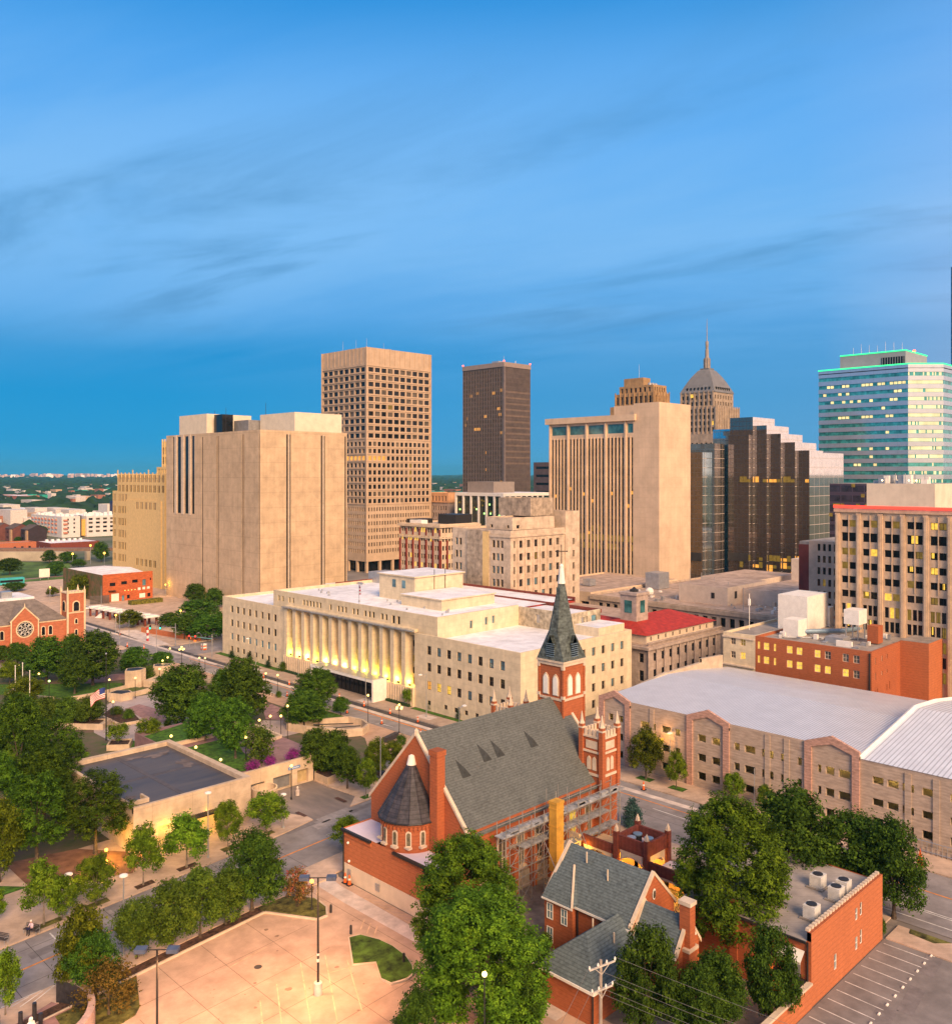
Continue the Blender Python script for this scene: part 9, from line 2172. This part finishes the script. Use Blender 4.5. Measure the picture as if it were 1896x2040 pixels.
# far wood and distant town: nobody could count these
ic = bpy.data.meshes.new('tmp')
import bmesh
bmm = bmesh.new(); bmesh.ops.create_icosphere(bmm, subdivisions=2, radius=1); IV_ = np.array([v.co[:] for v in bmm.verts]); IF_ = np.array([[v.index for v in f.verts] for f in bmm.faces]); bmm.free()
def blobs(name, P, S, m, seed):
    g = np.random.default_rng(seed); n = len(P); nv = len(IV_)
    jit = 1+.28*g.normal(size=(n, nv, 1)); V = (IV_[None]*jit*S[:, None, :]+P[:, None, :]).reshape(-1, 3)
    F_ = (IF_[None]+(np.arange(n)*nv)[:, None, None]).reshape(-1, 3); me = bpy.data.meshes.new(name)
    me.vertices.add(len(V)); me.vertices.foreach_set('co', V.ravel()); me.loops.add(len(F_)*3); me.loops.foreach_set('vertex_index', F_.ravel()); me.polygons.add(len(F_)); me.polygons.foreach_set('loop_start', np.arange(len(F_))*3); me.polygons.foreach_set('loop_total', np.full(len(F_), 3)); me.materials.append(m); me.update(calc_edges=True)
    o = bpy.data.objects.new(name, me); COL.objects.link(o); o['kind'] = 'stuff'; return o
g = np.random.default_rng(5); n = 5200
a = np.radians(45)+np.radians(g.uniform(-8, 30, n)); d = 560*np.exp(g.random(n)**.8*3.0)
P = np.stack([d*np.cos(a), d*np.sin(a), np.full(n, 3.0)], 1); s = 4+.0016*d+g.random(n)*5; S = np.stack([s*(1.2+g.random(n)+d*.0001), s*(1.2+g.random(n)), s*.9+d*.0004], 1)
keep = ~((P[:, 0] < 400) & (P[:, 1] > 560) & (P[:, 1] < 1230) & (d < 1200) & (g.random(n) < .93)); keep &= ~((P[:, 0] < 600) & (d < 700)); keep &= ~((d < 2400) & (g.random(n) < .55)); keep &= (d > 1150) | (a > R(62))
blobs('far_wood', P[keep], S[keep], mat('far_foliage', (.010, .035, .016), 1, .4, .02, col2=(.022, .06, .018)), 6)
n = 900; a = np.radians(45)+np.radians(g.uniform(-2, 30, n)); d = 900+3200*g.random(n)**1.5
mb = MB(); mm_ = [mat('far_white_roofs', (.62, .56, .52), .9), mat('far_brick_blocks', (.34, .15, .10), .9), mat('far_tan', (.55, .36, .22), .9), mat('far_green_metal', (.03, .35, .25), .7)]
for i in range(n):
    x, y = d[i]*math.cos(a[i]), d[i]*math.sin(a[i])
    if 320 < x < 540 and 760 < y < 1300: continue
    w_ = 8+g.random()*40; mb.box(x, x+w_*.4, y, y+w_, 0, 7+g.random()*9, int(g.choice([0, 0, 0, 0, 1, 2, 2, 3], 1)[0]))
o = mb.build('far_town_roofs', mm_); o['kind'] = 'stuff'
n = 520; mb = MB(); dm_ = [mat('distant_pale_walls', (.75, .50, .42), .9), emit('distant_lights', (1.0, .62, .38), 1.6)]
for i in range(n):
    a = R(45)+R(g.uniform(16, 29)); d = g.uniform(8200, 11500); x, y = d*math.cos(a), d*math.sin(a); w_ = 12+g.random()**2*120
    mb.box(x, x+20, y, y+w_, 0, 10+g.random()**2*48, 1 if g.random() < .22 else 0)
o = mb.build('distant_town', dm_); o['kind'] = 'stuff'
hl = MB(); 
for k in range(60):
    a0, a1 = R(45)+R(-16+k*.8), R(45)+R(-16+(k+1)*.8); h0 = 38+6*math.sin(k*.7)+4*math.sin(k*1.9); h1 = 38+6*math.sin((k+1)*.7)+4*math.sin((k+1)*1.9)
    for D0, D1, z0, z1 in ((12000, 13500, 0, 1),): hl.face([(D0*math.cos(a1), D0*math.sin(a1), -1), (D0*math.cos(a0), D0*math.sin(a0), -1), (D1*math.cos(a0), D1*math.sin(a0), h0), (D1*math.cos(a1), D1*math.sin(a1), h1)]); hl.face([(D1*math.cos(a1), D1*math.sin(a1), h1), (D1*math.cos(a0), D1*math.sin(a0), h0), (16000*math.cos(a0), 16000*math.sin(a0), -1), (16000*math.cos(a1), 16000*math.sin(a1), -1)])
struct('hills', hl, mat('hill_woods', (.03, .07, .03), 1, .3, .002))
# air
HAZE = 0.00006
hz = MB(); hz.box(-1500, 18000, -1500, 18000, -2, 210); o = hz.build('haze', bpy.data.materials.new('haze_air')); o['kind'] = 'stuff'
m = o.data.materials[0]; m.use_nodes = True; t = m.node_tree; t.nodes.clear(); v = t.nodes.new('ShaderNodeVolumePrincipled'); v.inputs['Density'].default_value = HAZE; v.inputs['Color'].default_value = (.10, .52, .80, 1); v.inputs['Anisotropy'].default_value = 0.0
oo = t.nodes.new('ShaderNodeOutputMaterial'); t.links.new(v.outputs[0], oo.inputs['Volume'])
